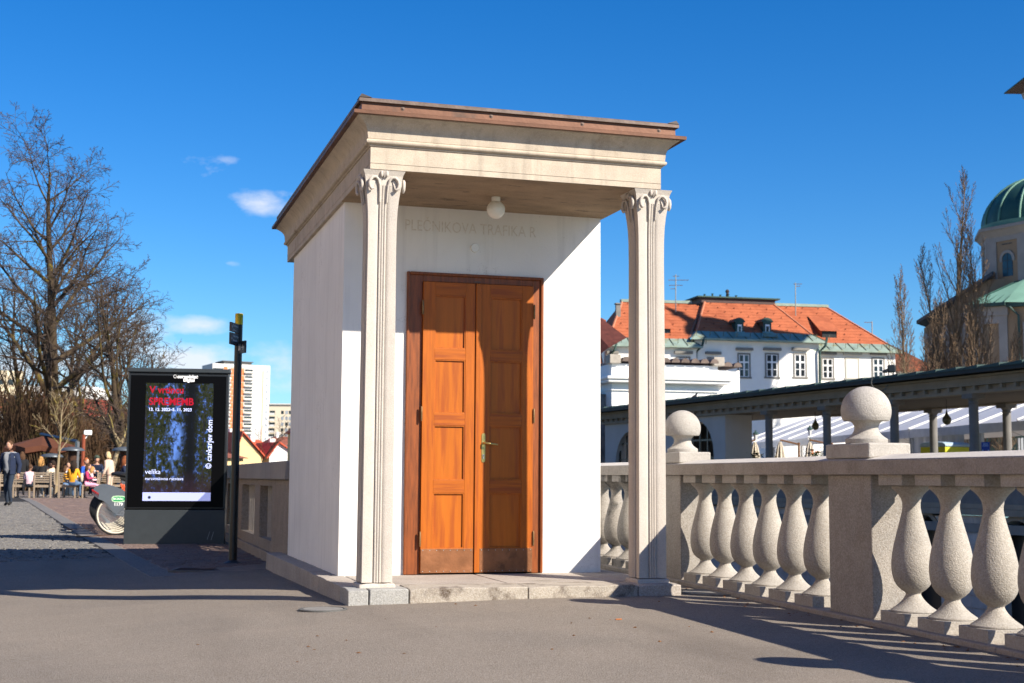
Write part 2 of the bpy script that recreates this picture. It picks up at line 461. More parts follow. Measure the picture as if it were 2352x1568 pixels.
# --- strip of kerb stones and the two paved areas beyond the asphalt
sL = [(atg(*q).x, atg(*q).y) for q in ((347, 1327), (300, 1301), (253.5, 1272.6), (205, 1243), (150, 1208), (95, 1172))]+[(-4.39, 38.7)]
def sx(y):
    for (a, b), (c, d) in zip(sL, sL[1:]):
        if y <= d or (c, d) == sL[-1]: return a+(c-a)*(y-b)/(d-b)
KW = .27
strip = empty('kerb_strip', (-2.2, 12, gz(-2.2, 12))); tag(strip, kind='structure')
y = 2.5
y = sL[0][1]
while y < 40:
    y2 = y+random.uniform(.85, 1.15)
    mb = MB(); g = .006
    pts = []
    for z in (-.12, .006):
        for (xx, yy) in ((sx(y+g)+g, y+g), (sx(y+g)+KW-g, y+g), (sx(y2-g)+KW-g, y2-g), (sx(y2-g)+g, y2-g)): pts.append((xx, yy, gz(xx, yy)+z))
    mb.hexa(pts); build(mb, 'kerb_stone', kerbs, strip, bevel=.008)
    y = y2
def stone(mb, x0, y0, x1, y1, zt, dep, ch, rnd):
    j = lambda: random.uniform(-rnd, rnd)
    c = [(x0+j(), y0+j()), (x1+j(), y0+j()), (x1+j(), y1+j()), (x0+j(), y1+j())]
    cx = sum(p[0] for p in c)/4; cy = sum(p[1] for p in c)/4
    vs = [(x, yy, gz(x, yy)-dep) for x, yy in c]+[(x, yy, gz(x, yy)+zt-ch) for x, yy in c]
    vs += [(x+(cx-x)*ch*9, yy+(cy-yy)*ch*9, gz(x, yy)+zt+random.uniform(-.002, .003)) for x, yy in c]
    mb.add(vs, [(0, 1, 5, 4), (1, 2, 6, 5), (2, 3, 7, 6), (3, 0, 4, 7), (4, 5, 9, 8), (5, 6, 10, 9), (6, 7, 11, 10), (7, 4, 8, 11), (8, 9, 10, 11)])
def stones(holder, cells, name, m, zt, dep, ch, rnd, lim=300):
    cells.sort(key=lambda c: (Vector(((c[0]+c[2])/2, (c[1]+c[3])/2, 0))-CAM).length)
    for c in cells[:lim]:
        mb = MB(); stone(mb, *c, zt, dep, ch, rnd); build(mb, name, m, holder)
    mb = MB()
    for c in cells[lim:]: stone(mb, *c, zt, dep, ch, rnd)
    tag(build(mb, name, m, holder), kind='stuff')
# cobbles: setts left of the strip
def in_view(x, y, pad=.06):
    d = Vector((x, y, 0))-CAM; zz = d.dot(CF)
    return zz > 0 and abs(d.dot(CR)/zz) < 1176/FPX+pad
_a = atg(0, 1290); _b = atg(257, 1278)
def yb(x): return _a.y+(x-_a.x)*(_b.y-_a.y)/(_b.x-_a.x)   # edge of the asphalt
cob = empty('cobbled_road', (-4, 15, gz(-4, 15))); tag(cob, kind='structure')
def bed(ys, xl, xr, par, n=14):
    vs = []; fs = []
    for k, yy in enumerate(ys):
        a_, b_ = xl(yy), xr(yy)
        for i in range(n+1):
            x = a_+(b_-a_)*(i/n)**.35; vs.append((x, yy, gz(x, yy)+.0015))
        if k:
            for i in range(n): q = (k-1)*(n+1)+i; fs.append((q, q+1, q+n+2, q+n+1))
    build(MB().add(vs, fs), 'joint_bed', joint if par is cob else mat('pale_joint_sand', (.21, .17, .14), .95, .3, 6, .4, 60, world=True), par)
bed(fr(yb(sx(5))-.1, 18, .4)+fr(18, 60, 2)[1:], lambda y: -60, lambda y: sx(y)+.01, cob)
cells = []
yy = 5.32
row = 0
while yy < 33:
    dx = .115; x = -.0-(row % 2)*dx/2
    h = .125
    while x > -14:
        xe = x-random.uniform(.12, .17)
        if x < sx(yy)-.01 and in_view(x, yy) and yy > yb(x)+.12: cells.append((xe+.014, yy+.012, x-.012, yy+h-.012))
        x = xe
    yy += h; row += 1
# edging course of long setts laid across the road where it meets the asphalt
x = sx(yb(-1.8))-.02
while x > -8:
    y0 = max(yb(x), 4.0); cells.append((x-.25, y0-.10, x-.0, y0+.09)); x -= .29
stones(cob, cells, 'cobblestone', sett, .016, .05, .016, .010)
# pavers right of the strip
pav = empty('brick_pavement', (-.9, 10, gz(-.9, 10))); tag(pav, kind='structure')
bed(fr(sL[0][1]+.1, 12, .4)+fr(12, 60, 1.5)[1:], lambda y: sx(y)+KW-.01, lambda y: .02 if y > 3.6 else -.17, pav, 6)
cells = []; yy = sL[0][1]+.1; row = 0
while yy < 40:
    x = .0-random.uniform(0, .3)
    while x > sx(yy)+KW+.05:
        ln = random.uniform(.24, .34); xe = max(x-ln, sx(yy)+KW+.006)
        y0 = sL[0][1]+.1+(x+1.4)*.6 if x < -.1 else 3.7
        if yy > y0 and not (3.3 < yy+.06 < 4.02 and -1.28 < x < -.42 and 3.40 < yy+.06 < 4.0 and False): cells.append((xe+.008, yy+.005, x-.008, yy+.135))
        x = xe
    yy += .14; row += 1
stones(pav, cells, 'paver', paver, .008, .05, .007, .003)
# rails let into the cobbles
for pa, pb in (((82, 1221), (243, 1212)), ((88, 1239), (254, 1230))):
    a = atg(*pa); b = atg(*pb)
    mb = MB(frame((a.x, a.y, a.z+.012), (b.x-a.x, b.y-a.y))); L = (b-a).length
    mb.box(0, -.05, -.03, L, .05, .0); mb.box(0, -.05, 0, L, -.035, .006); mb.box(0, .035, 0, L, .05, .006)
    o = build(mb, 'iron_gutter_rail', rust)
    tag(o, 'rusty iron channel set into the cobbles, '+('farther of the pair' if pa[0] == 82 else 'nearer of the pair'), 'drain channel', 'iron channels in the cobbled road')
# drain grate by the post
gr = empty('drain_grate', (-.85, 3.55, gz(-.85, 3.55)), 'long rusty drain grate in front of the sign post', 'grate')
a = atg(386, 1316); b = atg(546, 1309)
F = frame((a.x, a.y, a.z+.012), (b.x-a.x, b.y-a.y)); L = (b-a).length
mb = MB(F); w = .5
mb.box(0, 0, -.02, L, .035, .016); mb.box(0, w-.035, -.02, L, w, .016); mb.box(0, .035, -.02, .035, w-.035, .016); mb.box(L-.035, .035, -.02, L, w-.035, .016)
build(mb, 'frame', iron, gr)
mb = MB(F); mb.box(.035, .035, -.02, L-.035, w-.035, .010); build(mb, 'pit', blackm, gr)
mb = MB(F); n = 34
for i in range(n):
    x = .04+(L-.08)*i/n; mb.box(x, .037, .0, x+.011, w-.037, .0165)
for j in range(1, 9): mb.box(.037, .035+j*(w-.07)/9, .002, L-.037, .045+j*(w-.07)/9, .0148)
build(mb, 'grid', rust, gr)
# round covers in the asphalt
def cover(p, r, label):
    e = empty('manhole_cover', (p.x, p.y, gz(p.x, p.y)), label, 'manhole cover')
    z = gz(p.x, p.y)
    mb = MB(); mb.lathe([(r, -.01), (r, .007), (r-.02, .009), (r-.02, .004), (r-.028, .004)], 40, (p.x, p.y, z), cap=False); build(mb, 'rim', iron, e, smooth=40)
    mb = MB(); mb.lathe([(r-.03, -.01), (r-.03, .0075), (0.001, .0078)], 40, (p.x, p.y, z), cap=False); build(mb, 'lid', mat('concrete_lid', (.20, .19, .175), .9, .15, 8, .5, 90), e, smooth=40)
P1 = atg(742, 1400); P2 = atg(1640, 1361)
cover(P1, .17, 'round concrete-filled manhole cover at the left corner of the kiosk step')
cover(P2, .28, 'round manhole cover in the shade beside the right end of the kiosk step')
p = atg(1421, 1424)
mb = MB(frame((p.x, p.y, p.z+.003), (1, .1))); mb.box(-.022, -.006, 0, .022, .008, .006); tag(build(mb, 'cigarette_butt', mat('orange_filter', (.45, .15, .04), .8), None, bevel=.002), 'small orange cigarette butt lying on the asphalt', 'litter')
# cracks in the asphalt along the bridge
# ================================================================ KIOSK
W, D, H = 2.3, 3.148, 3.125
DX0, DX1, DZ = .555, 1.75, 2.545
kio = empty('kiosk', (1.15, 1.5, 0), 'small white plastered kiosk with a two-column porch and brown double door', 'kiosk')
mb = MB()
mb.box(0, 0, -.2, DX0, .25, H); mb.box(DX1, 0, -.2, W, .25, H); mb.box(DX0, 0, DZ, DX1, .25, H)
mb.box(0, .25, -.2, .25, D-.25, H); mb.box(W-.25, .25, -.2, W, D-.25, H); mb.box(0, D-.25, -.2, W, D, H)
wallo = build(mb, 'wall', kplaster, kio)
mb = MB(); mb.box(DX0-.05, .22, -.1, DX1+.05, .24, DZ+.04); build(mb, 'door_backing', blackm, kio)
# ghost lettering and round cap on the wall
ghost = mat('ghost_lettering', (.68, .64, .58), .9, .14, 40, 0)
lx = .50
text('lettering', 'PLEČNIKOVA TRAFIKA R', .135, TM((.515, -.0025, 2.915), (1, 0, 0)), ghost, kio, xs=.79)
mb = MB(); mb.lathe([(.001, 0), (.036, 0), (.038, .003), (.038, .018)], 28, cap=False)
mb2 = MB(Matrix.Translation((1.14, -.018, 2.79)) @ Matrix.Rotation(R(-90), 4, 'X')); mb2.lathe([(.001, 0), (.036, 0), (.038, .003), (.038, .018)], 28, cap=False)
build(mb2, 'wall_cap', globem, kio, smooth=40)
# entablature
ex, ef = .033, 1.303
X0, Y0, X1, Y1 = -ex, -ef, W+ex, D+.305
prof = [(0, H), (0, H+.041), (-.004, H+.0415), (-.004, H+.045), (0, H+.046), (0, H+.172), (.010, H+.174), (.010, H+.184), (.016, H+.186)]
for i in range(9):
    a = -math.pi/2+math.pi*i/8*.95; prof.append((.016+.018*math.cos(a)+.008*i/8, H+.205+.018*math.sin(a)))
prof += [(.022, H+.226), (.026, H+.228), (.030, H+.262)]
for i in range(1, 11):
    t = i/10; prof.append((.030+.085*(t**2.3), H+.262+.115*t))
prof += [(.118, H+.384), (.05, H+.386)]
mb = MB(); mb.ring(prof, X0, Y0, X1, Y1); build(mb, 'entablature', corn, kio, smooth=32)
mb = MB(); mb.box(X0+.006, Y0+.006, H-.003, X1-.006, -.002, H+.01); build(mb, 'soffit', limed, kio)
# copper flashing: drip edge, upstand, capping
c = .157
mb = MB(); mb.ring([(c-.05, H+.384), (c, H+.382), (c+.001, H+.406), (c-.004, H+.41), (.055, H+.422)], X0, Y0, X1, Y1); build(mb, 'drip_edge', copper, kio)
mb = MB(); mb.ring([(.09, H+.420), (.088, H+.487)], X0, Y0, X1, Y1); build(mb, 'copper_upstand', copper, kio)
mb = MB(); mb.ring([(.09, H+.484), (.112, H+.486), (.113, H+.508), (.105, H+.516)], X0, Y0, X1, Y1); build(mb, 'capping', mat('weathered_capping', (.16, .12, .10), .6, .25, 8, .2, 50, metal=.3), kio)
mb = MB(); mb.add([(X0-.10, Y0-.10, H+.512), (X1+.10, Y0-.10, H+.512), (X1+.10, Y1+.1, H+.512), (X0-.1, Y1+.1, H+.512), ((X0+X1)/2, Y0+.9, H+.60), ((X0+X1)/2, Y1-.9, H+.60)],
                  [(0, 1, 4), (1, 2, 5, 4), (2, 3, 5), (3, 0, 4, 5)]); build(mb, 'roof', copperd, kio)
mb = MB()
for (xa, ya, sgn) in ((X0-.113, Y0-.113, 1), (X1+.113, Y0-.113, -1)):
    mb.add([(xa, ya, H+.516), (xa+sgn*.10, ya, H+.517), (xa+sgn*.02, ya+.01, H+.545), (xa, ya+.11, H+.517)], [(0, 1, 2), (0, 2, 3), (1, 3, 2), (0, 3, 1)])
build(mb, 'corner_flap', copperd, kio)
scr = None
for x in (.19, .885, 1.63, 2.28):
    mb = MB(Matrix.Translation((x, Y0-.0885, H+.457)) @ Matrix.Rotation(R(90), 4, 'X')); mb.lathe([(.016, 0), (.016, .002), (.009, .003), (.008, .007), (.001, .009)], 14, cap=False)
    build(mb, 'screw', mat('dull_screw', (.12, .085, .07), .6, .2, 10, 0, metal=.3), kio, smooth=40)
# door ------------------------------------------------------------
dfp = MB()
for (x0, x1) in ((DX0, .683), (1.666, DX1)):
    dfp.box(x0, -.008, .0, x1, .10, DZ-.001)
dfp.box(.683, -.008, 2.478, 1.666, .10, DZ-.001)
fr_o = build(dfp, 'door_frame', woodd, kio, bevel=.004)
mb = MB()
mb.box(DX0-.014, -.03, .0, DX0+.012, -.0085, DZ+.012); mb.box(DX1-.012, -.03, .0, DX1+.014, -.0085, DZ+.012); mb.box(DX0+.012, -.03, DZ-.014, DX1-.012, -.0085, DZ+.012)
build(mb, 'bead', woodd, fr_o, bevel=.008)
PZ = [(.215, .68), (.79, 1.25), (1.355, 1.81), (1.905, 2.36)]
def leaf(x0, x1, px0, px1, nm):
    yF, yB = -.036, .012
    lf = MB(); zb, zt = .012, 2.474
    lf.box(x0, yF, zb, px0, yB, zt); lf.box(px1, yF, zb, x1, yB, zt)
    zz = [zb]+[q for p in PZ for q in p]+[zt]
    for i in range(0, len(zz), 2): lf.box(px0+.0002, yF+.0004, zz[i], px1-.0002, yB, zz[i+1], 1)
    o = build(lf, nm, [wood, wood_h], kio, bevel=.002)
    for (a, b) in PZ:
        p = MB(); p.box(px0-.005, yF+.018, a-.005, px1+.005, yB-.001, b+.005); build(p, 'panel', wood_p, o)
        b2 = MB()   # thin moulding round the panel
        q = .009
        b2.box(px0, yF+.004, a, px0+q, yF+.0178, b); b2.box(px1-q, yF+.004, a, px1, yF+.0178, b); b2.box(px0+q, yF+.004, a, px1-q, yF+.0178, a+q); b2.box(px0+q, yF+.004, b-q, px1-q, yF+.0178, b)
        build(b2, 'panel_moulding', wood, o)
    k = MB(); k.box(x0+.002, yF-.0035, .013, x1-.002, yF-.0006, .214)
    kp = build(k, 'kick_plate', kick, o, bevel=.001)
    k = MB(); n = 8
    for i in range(n):
        for zz_ in (.200, .026):
            x = x0+.02+(x1-x0-.04)*i/(n-1)
            k.ball((x, yF-.004, zz_), .0045, .003, .0045, 6, 4)
    tag(build(k, 'rivet', steel, o, smooth=180), kind=None)
    for zc in (2.25, 1.345, .295):
        hx = x0-.006 if x0 < 1 else x1+.006
        h = MB(); h.lathe([(.0075, -.055), (.009, -.05), (.009, -.001), (.0075, 0), (.009, .001), (.009, .05), (.0075, .055)], 12, (hx, yF-.006, zc)); h.ball((hx, yF-.006, zc+.057), .008, n=8, m=5); h.ball((hx, yF-.006, zc-.057), .008, n=8, m=5)
        build(h, 'hinge', mat('rusty_brass', (.22, .13, .06), .5, .3, 30, .1, 80, metal=.7), o, smooth=40)
    return o
Lf = leaf(.683, 1.139, .786, 1.057, 'door_leaf')
Rf = leaf(1.192, 1.666, 1.278, 1.565, 'door_leaf')
mb = MB(); mb.box(1.146, -.050, .012, 1.1915, -.004, 2.474); build(mb, 'cover_strip', wood, Rf, bevel=.005)
mb = MB(); mb.box(1.14, -.030, .012, 1.1455, .012, 2.47); build(mb, 'rebate', woodd, Rf)
mb = MB(); pl = []
hx = 1.222
for i in range(9): a = math.pi*i/8; pl.append((hx+.0165*math.cos(a), 1.172+.016*math.sin(a)))
for i in range(9): a = math.pi+math.pi*i/8; pl.append((hx+.0165*math.cos(a), .955+.016*math.sin(a)))
mb.prismy(pl, -.0395, -.0362); build(mb, 'handle_plate', brass, Rf, bevel=.001)
mb = MB(); mb.tube([(hx, -.039, 1.105), (hx, -.075, 1.105), (hx+.01, -.085, 1.105), (hx+.05, -.087, 1.099), (hx+.115, -.085, 1.092)], [.009, .008, .0085, .0085, .007], 10); build(mb, 'door_handle', brass, Rf, smooth=50)
mb = MB(Matrix.Translation((hx, -.0395, 1.0)) @ Matrix.Rotation(R(90), 4, 'X')); mb.lathe([(.009, 0), (.009, .006), (.001, .006)], 14); mb.box(-.005, -.03, 0, .005, 0, .006); build(mb, 'lock_cylinder', steel, Rf)
mb = MB(); mb.box(1.14, -.012, 2.486, 1.19, -.0085, 2.499); build(mb, 'latch_plate', MC['dull_screw'], fr_o)
# step slab -----------------------------------------------------------
step = empty('step_slab', (1.15, 0, -.1), parent=kio)
def wob_block(x0, y0, x1, y1, z0, z1, m, nm='step_stone', par=step, amp=.006, s=.09):
    mb = MB(); nx = max(1, int((x1-x0)/s)); ny = max(1, int((y1-y0)/s)); nz = 2
    bm = []
    idx = {}
    vs = []; fs = []
    def V(i, j, k):
        if (i, j, k) not in idx:
            x = x0+(x1-x0)*i/nx; y = y0+(y1-y0)*j/ny; z = z0+(z1-z0)*k/nz
            if k == nz:
                if j == 0: z -= abs(random.gauss(0, amp*.8)); y += random.uniform(0, amp)
                if i == 0: z -= abs(random.gauss(0, amp*.6)); x += random.uniform(0, amp)
                if i == nx: z -= abs(random.gauss(0, amp*.4))
            elif k == 1:
                if j == 0: y += random.uniform(-amp*.3, amp*.6)
                if i == 0: x += random.uniform(-amp*.3, amp*.6)
            idx[(i, j, k)] = len(vs); vs.append((x, y, z))
        return idx[(i, j, k)]
    for i in range(nx):
        for j in range(ny): fs.append((V(i, j, nz), V(i+1, j, nz), V(i+1, j+1, nz), V(i, j+1, nz)))
    for k in range(nz):
        for i in range(nx):
            fs.append((V(i, 0, k), V(i+1, 0, k), V(i+1, 0, k+1), V(i, 0, k+1))); fs.append((V(i+1, ny, k), V(i, ny, k), V(i, ny, k+1), V(i+1, ny, k+1)))
        for j in range(ny):
            fs.append((V(0, j+1, k), V(0, j, k), V(0, j, k+1), V(0, j+1, k+1))); fs.append((V(nx, j, k), V(nx, j+1, k), V(nx, j+1, k+1), V(nx, j, k+1)))
    mb.add(vs, fs); return build(mb, nm, m, par, bevel=.006, smooth=40)
slab2 = mat('stained_step_stone', (.34, .295, .235), .9, .14, 5, .9, 70, c2=(.09, .06, .035), c2s=6, c2t=.52, speck=(160, .14), dist=.006)
slab3 = mat('blue_grey_step_stone', (.29, .285, .265), .9, .12, 5, .8, 70, c2=(.25, .24, .20), c2s=5, c2t=.58, speck=(160, .14), dist=.006)
g = .004
wob_block(-.160, -1.396, -.012, -1.02, -.25, -.0005, slab3); wob_block(-.005, -1.396, .286, -1.02, -.25, -.0003, slab3)
wob_block(.294, -1.396, 1.2, -1.02, -.25, 0, slab2); wob_block(1.205, -1.40, 2.085, -1.02, -.25, -.001, slab2)
wob_block(2.092, -1.396, 2.449, -1.02, -.25, -.001, slab)
wob_block(-.160, -1.014, .05, -.42, -.3, -.001, slab); wob_block(-.160, -.414, .05, .0, -.3, 0, slab); wob_block(-.158, .006, .05, .3, -.3, -.0015, slab)
wob_block(-.160, .306, .05, 1.1, -.3, -.001, slab); wob_block(-.159, 1.106, .05, 2.3, -.3, 0, slab); wob_block(-.16, 2.306, .05, 3.679, -.3, -.002, slab)
wob_block(.056, -1.014, 1.15, -.01, -.2, -.002, slab, amp=.001, s=.2); wob_block(1.155, -1.014, 2.449, -.01, -.2, -.001, slab, amp=.001, s=.2)
wob_block(2.15, -.005, 2.449, 3.4, -.2, -.001, slab, amp=.002, s=.2)
# columns --------------------------------------------------------------
def sect(h, dep):   # one face from corner to corner, centred; flute with three beads
    w = h
    pts = [(-w, 0), (-.058, 0), (-.046, .003), (-.036, dep*.55), (-.030, dep), (-.026, dep), (-.0255, .0), (-.019, -.003), (-.0125, .0), (-.011, dep*.6), (-.0085, dep*.6), (-.007, .001), (0, -.0025), (.007, .001), (.0085, dep*.6), (.011, dep*.6), (.0125, 0), (.019, -.003), (.0255, 0), (.026, dep), (.030, dep), (.036, dep*.55), (.046, .003), (.058, 0)]
    return pts
def colring(cx, cy, h, dep, z):
    out = []
    for k in range(4):
        a = k*math.pi/2; ca, sa = math.cos(a), math.sin(a)
        for (x, d) in sect(h, dep):
            lx_, ly_ = x, -h+d
            out.append((cx+lx_*ca-ly_*sa, cy+lx_*sa+ly_*ca, z))
    return out
def column(cx, cy):
    e = empty('column', (cx, cy, 0), parent=kio)
    zs = [(.035, .1145, .014), (1.5, .112, .014), (2.55, .1085, .014), (2.72, .110, .014), (2.82, .114, .014), (2.90, .121, .013), (2.96, .129, .012), (3.01, .138, .010)]
    rings = [colring(cx, cy, h, d, z) for z, h, d in zs]
    n = len(rings[0]); vs = [p for r in rings for p in r]; fs = []
    for j in range(len(rings)-1):
        for i in range(n): fs.append((j*n+i, j*n+(i+1) % n, (j+1)*n+(i+1) % n, (j+1)*n+i))
    build(MB().add(vs, fs), 'shaft', colst, e, smooth=38)
    wob_block(cx-.135, cy-.135, cx+.135, cy+.135, -.004, .03, colst, 'base', e, amp=.008, s=.05)
    mb = MB()
    prof = [(.138, 3.008), (.140, 3.05), (.146, 3.085), (.162, 3.122)]
    for (r, z), (r2, z2) in zip(prof, prof[1:]):
        mb.hexa([(cx-r, cy-r, z), (cx+r, cy-r, z), (cx+r, cy+r, z), (cx-r, cy+r, z), (cx-r2, cy-r2, z2), (cx+r2, cy-r2, z2), (cx+r2, cy+r2, z2), (cx-r2, cy+r2, z2)])
    for k in range(4):
        M = Matrix.Translation((cx, cy, 0)) @ Matrix.Rotation(k*math.pi/2, 4, 'Z')
        mb.M = M
        for sg in (-1, 1):
            path = [(sg*.027, -.128, 2.88), (sg*.029, -.137, 2.96), (sg*.033, -.146, 3.01), (sg*.045, -.153, 3.050), (sg*.064, -.158, 3.068), (sg*.086, -.161, 3.066), (sg*.105, -.162, 3.048), (sg*.114, -.161, 3.02), (sg*.110, -.160, 2.992), (sg*.096, -.158, 2.975), (sg*.080, -.155, 2.982)]
            mb.tube(path, [.006, .007, .009, .011, .012, .012, .013, .013, .013, .012, .006], 8)
            mb.add([(sg*.062, -.146, 3.05), (sg*.098, -.149, 3.04), (sg*.100, -.149, 3.0), (sg*.082, -.149, 2.985)], [(0, 1, 2, 3)])
            mb.ball((sg*.020, -.158, 3.094), .013, .012, .026, 10, 7)
        mb.ball((0, -.156, 3.088), .007, .012, .028, 8, 6)
    mb.M = None
    build(mb, 'capital', colst, e, smooth=50)
column(.078, -1.137)
column(2.272, -1.137)
# hanging globe lamp
lp = empty('globe_lamp', (1.156, -.6, H-.004), 'round opal glass globe lamp on the porch ceiling', 'lamp')
mb = MB(); mb.lathe([(.036, -.04), (.037, -.038), (.037, 0), (.034, 0)], 24, (1.156, -.6, H-.003)); build(mb, 'fitting', globem, lp, smooth=40)
mb = MB(); mb.ball((1.156, -.6, H-.108), .077, n=32, m=20); build(mb, 'glass_globe', globem, lp, smooth=180)
# ================================================================ BALUSTRADE (bridge side)
BL = frame((2.96, 0, 0), (1, -.055))       # local: x = outward over the river, y = along, z up
al = Vector((.055, 1, 0)).normalized(); ot = Vector((1, -.055, 0)).normalized()
def bp(s, t, z): q = Vector((2.96, 0, 0))+al*s+ot*t; return (q.x, q.y, z)
bal = empty('stone_balustrade', bp(-1.6, .17, -.09), 'pale stone balustrade with bulbous balusters beside the kiosk', 'balustrade')
MB_ = lambda: MB(Matrix(((ot.x, al.x, 0, 2.96), (ot.y, al.y, 0, 0), (0, 0, 1, 0), (0, 0, 0, 1))))
PIERS = [3.43, .036, -3.36, -6.76, -10.16]
S0, S1 = -10.5, 3.8
# kerb (plinth course) in lengths
ss_ = [S1]+[ (PIERS[i]+PIERS[i+1])/2 for i in range(4)]+[S0]
for a, b in zip(ss_, ss_[1:]):
    m_ = MB_(); m_.box(-.055, b+.002, -.3, .33, a-.002, -.058); build(m_, 'plinth_stone', gran, bal, bevel=.01)
fin_t = mat('painted_sunlit_coping_top', (.52, .48, .43), .85, .08, 5, .6, 120, speck=(130, .07), dist=.004, world=True)  # lighter colour on the top faces paints in the bright sunlit strip
# coping: stones with a weathered (sloping) top
cuts = [S1, 2.1, .33, -1.35, -3.05, -4.9, -6.5, -8.3, S0]
for a, b in zip(cuts, cuts[1:]):
    m_ = MB_(); a -= .0015; b += .0015
    pr = [(-.035, .845), (.31, .845), (.31, .935), (.297, .948), (.14, .975), (-.028, .940), (-.035, .932)]
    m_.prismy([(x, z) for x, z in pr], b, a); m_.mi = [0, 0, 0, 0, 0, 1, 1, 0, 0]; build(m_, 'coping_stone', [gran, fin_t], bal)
# piers and ball finials
fin_m = mat('light_finial_stone', (.38, .35, .31), .9, .10, 5, 1.0, 120, speck=(130, .09), dist=.005, c2=(.26, .22, .175), c2s=2.6, c2t=.58, world=True)
for s in PIERS:
    m_ = MB_(); m_.box(0, s-.293, -.06, .275, s+.293, .8445); build(m_, 'pier', mat('pier_stone', (.285, .255, .22), .9, .12, 4, 1.0, 120, c2=(.23, .195, .155), c2s=2.4, c2t=.56, speck=(115, .12), dist=.005, streak=.12, world=True), bal, bevel=.008)
    m_ = MB_(); m_.box(-.012, s-.300, .9495, .285, s+.300, 1.047); fo = build(m_, 'finial_plinth', fin_m, bal, bevel=.012)
    cx, cy, _ = bp(s, .135, 0)
    pf = [(.134, 1.048), (.136, 1.052), (.136, 1.078), (.131, 1.082), (.112, 1.094), (.094, 1.110), (.082, 1.128), (.077, 1.148), (.080, 1.168), (.090, 1.184), (.104, 1.195), (.146, 1.197)]
    for i in range(1, 18):
        a = -.43+(math.pi/2+.43)*i/17; pf.append((max(.001, .163*math.cos(a)), 1.262+.163*math.sin(a)))
    mb = MB(); mb.lathe(pf, 40, (cx, cy, 0)); build(mb, 'ball_finial', fin_m, bal, smooth=35)
# balusters
bprof = [(.137, .013), (.139, .018), (.137, .024), (.122, .034), (.100, .050), (.080, .068), (.062, .088), (.049, .108), (.044, .122), (.052, .132), (.074, .146), (.096, .168), (.113, .196), (.123, .232), (.128, .275), (.127, .315), (.121, .365), (.110, .42), (.096, .475), (.082, .525), (.069, .575), (.059, .615), (.054, .645), (.055, .672), (.062, .698), (.075, .722), (.093, .742), (.110, .756), (.117, .762), (.119, .768), (.119, .778)]
def prof_mesh():
    mb = MB(); mb.box(-.145, -.145, -.06, .145, .145, .0125); mb.box(-.143, -.143, .7785, .143, .143, .845)
    mb.lathe(bprof, 32); return mb
first = None
bs = []
for i in range(len(PIERS)-1):
    c0 = (PIERS[i]+PIERS[i+1])/2
    if i == 1: c0 = -1.60
    if i == 2: c0 = -3.92-.436*2.5+.0
    for k in range(6): bs.append(c0-(k-2.5)*.437)
dirtb = mat('dark_stained_balustrade_stone', (.27, .24, .205), .9, .15, 4, 1.0, 120, c2=(.05, .042, .034), c2s=4.5, c2t=.5, speck=(120, .10), dist=.005, world=True)
for s in bs:
    m2_ = dirtb if s > .3 else granl
    if first is None:
        first = build(prof_mesh(), 'baluster', granl, bal, local=True, bevel=.004, smooth=35)
        base_data = first.data; second = first.data.copy(); second.materials.clear(); second.materials.append(dirtb)
        o = first
    else:
        o = first.copy(); col.objects.link(o); o.parent = bal
    o.data = second if s > .3 else base_data
    o.location = Vector(bp(s, .131, 0))-wloc(bal)
    o.rotation_euler = (0, 0, math.atan2(-.055, 1)+random.choice((0, 1, 2, 3))*math.pi/2)
# ================================================================ PARAPET (embankment side, left of the kiosk)
par = empty('slotted_parapet', (.15, 8, -.18), 'low concrete parapet with slotted openings running behind the digital poster', 'parapet')
parm = mat('parapet_concrete', (.27, .21, .15), .9, .12, 4, 1.0, 100, streak=.4, speck=(120, .15), dist=.006)
copm = mat('smooth_coping', (.34, .30, .26), .85, .08, 3, .4, 60, streak=.35)
yy = 3.23
y0 = 3.205
while y0 < 44:
    y1 = y0+2.35
    mb = MB(); mb.box(-.045, y0+.003, .776, .34, y1-.003, .975); build(mb, 'coping_stone', copm, par, bevel=.012)
    y0 = y1
mb = MB(); mb.box(-.03, 3.205, -.4, .31, 44, -.055); build(mb, 'base_course', parm, par, bevel=.01)
sl = [(4.60, 5.86)]
y = 6.42
while y < 42: sl.append((y, y+1.65)); y += 2.2
prev = 3.205
for (a, b) in sl+[(44, 44)]:
    mb = MB(); mb.box(0, prev, -.055, .28, a, .7755); build(mb, 'pier', parm, par, bevel=.012)
    if a < 44:
        mb = MB(); mb.box(.002, a+.001, -.0549, .278, b-.001, .073); mb.box(.002, a+.001, .70, .278, b-.001, .7753); build(mb, 'panel_rail', parm, par)
        n = max(2, int((b-a)/.21))
        for i in range(n):
            yc = a+(b-a)*(i+.5)/n
            if yc > 22: continue
            mb = MB(); mb.lathe([(.05, .0731), (.05, .6995)], 12, (.14, yc, 0)); build(mb, 'round_bar', granl, par, smooth=40)
    prev = b

# grit, dry leaf scraps and crumbs of mortar lying along the step and the plinth course
def debris(name, label, cat, pts, m, smin, smax):
    mb = MB()
    for (x, y) in pts:
        z = gz(x, y); r = random.uniform(smin, smax); a = random.uniform(0, 6.28); h = r*random.uniform(.25, .6)
        q = [(x+r*math.cos(a+i*1.57)*random.uniform(.6, 1.1), y+r*math.sin(a+i*1.57)*random.uniform(.5, 1.1), z+.001) for i in range(4)]
        mb.add(q+[(x+random.uniform(-.2, .2)*r, y+random.uniform(-.2, .2)*r, z+h)], [(0, 1, 4), (1, 2, 4), (2, 3, 4), (3, 0, 4)])
    tag(build(mb, name, m), label, cat, kind='stuff')
pts = []
for i in range(900):
    s_ = random.uniform(-6.5, .4); d = abs(random.gauss(0, .05))+.062; q = bp(s_, -d, 0); pts.append((q[0], q[1]))
for i in range(500): pts.append((random.uniform(-.2, 2.5), -1.40-abs(random.gauss(0, .035))))
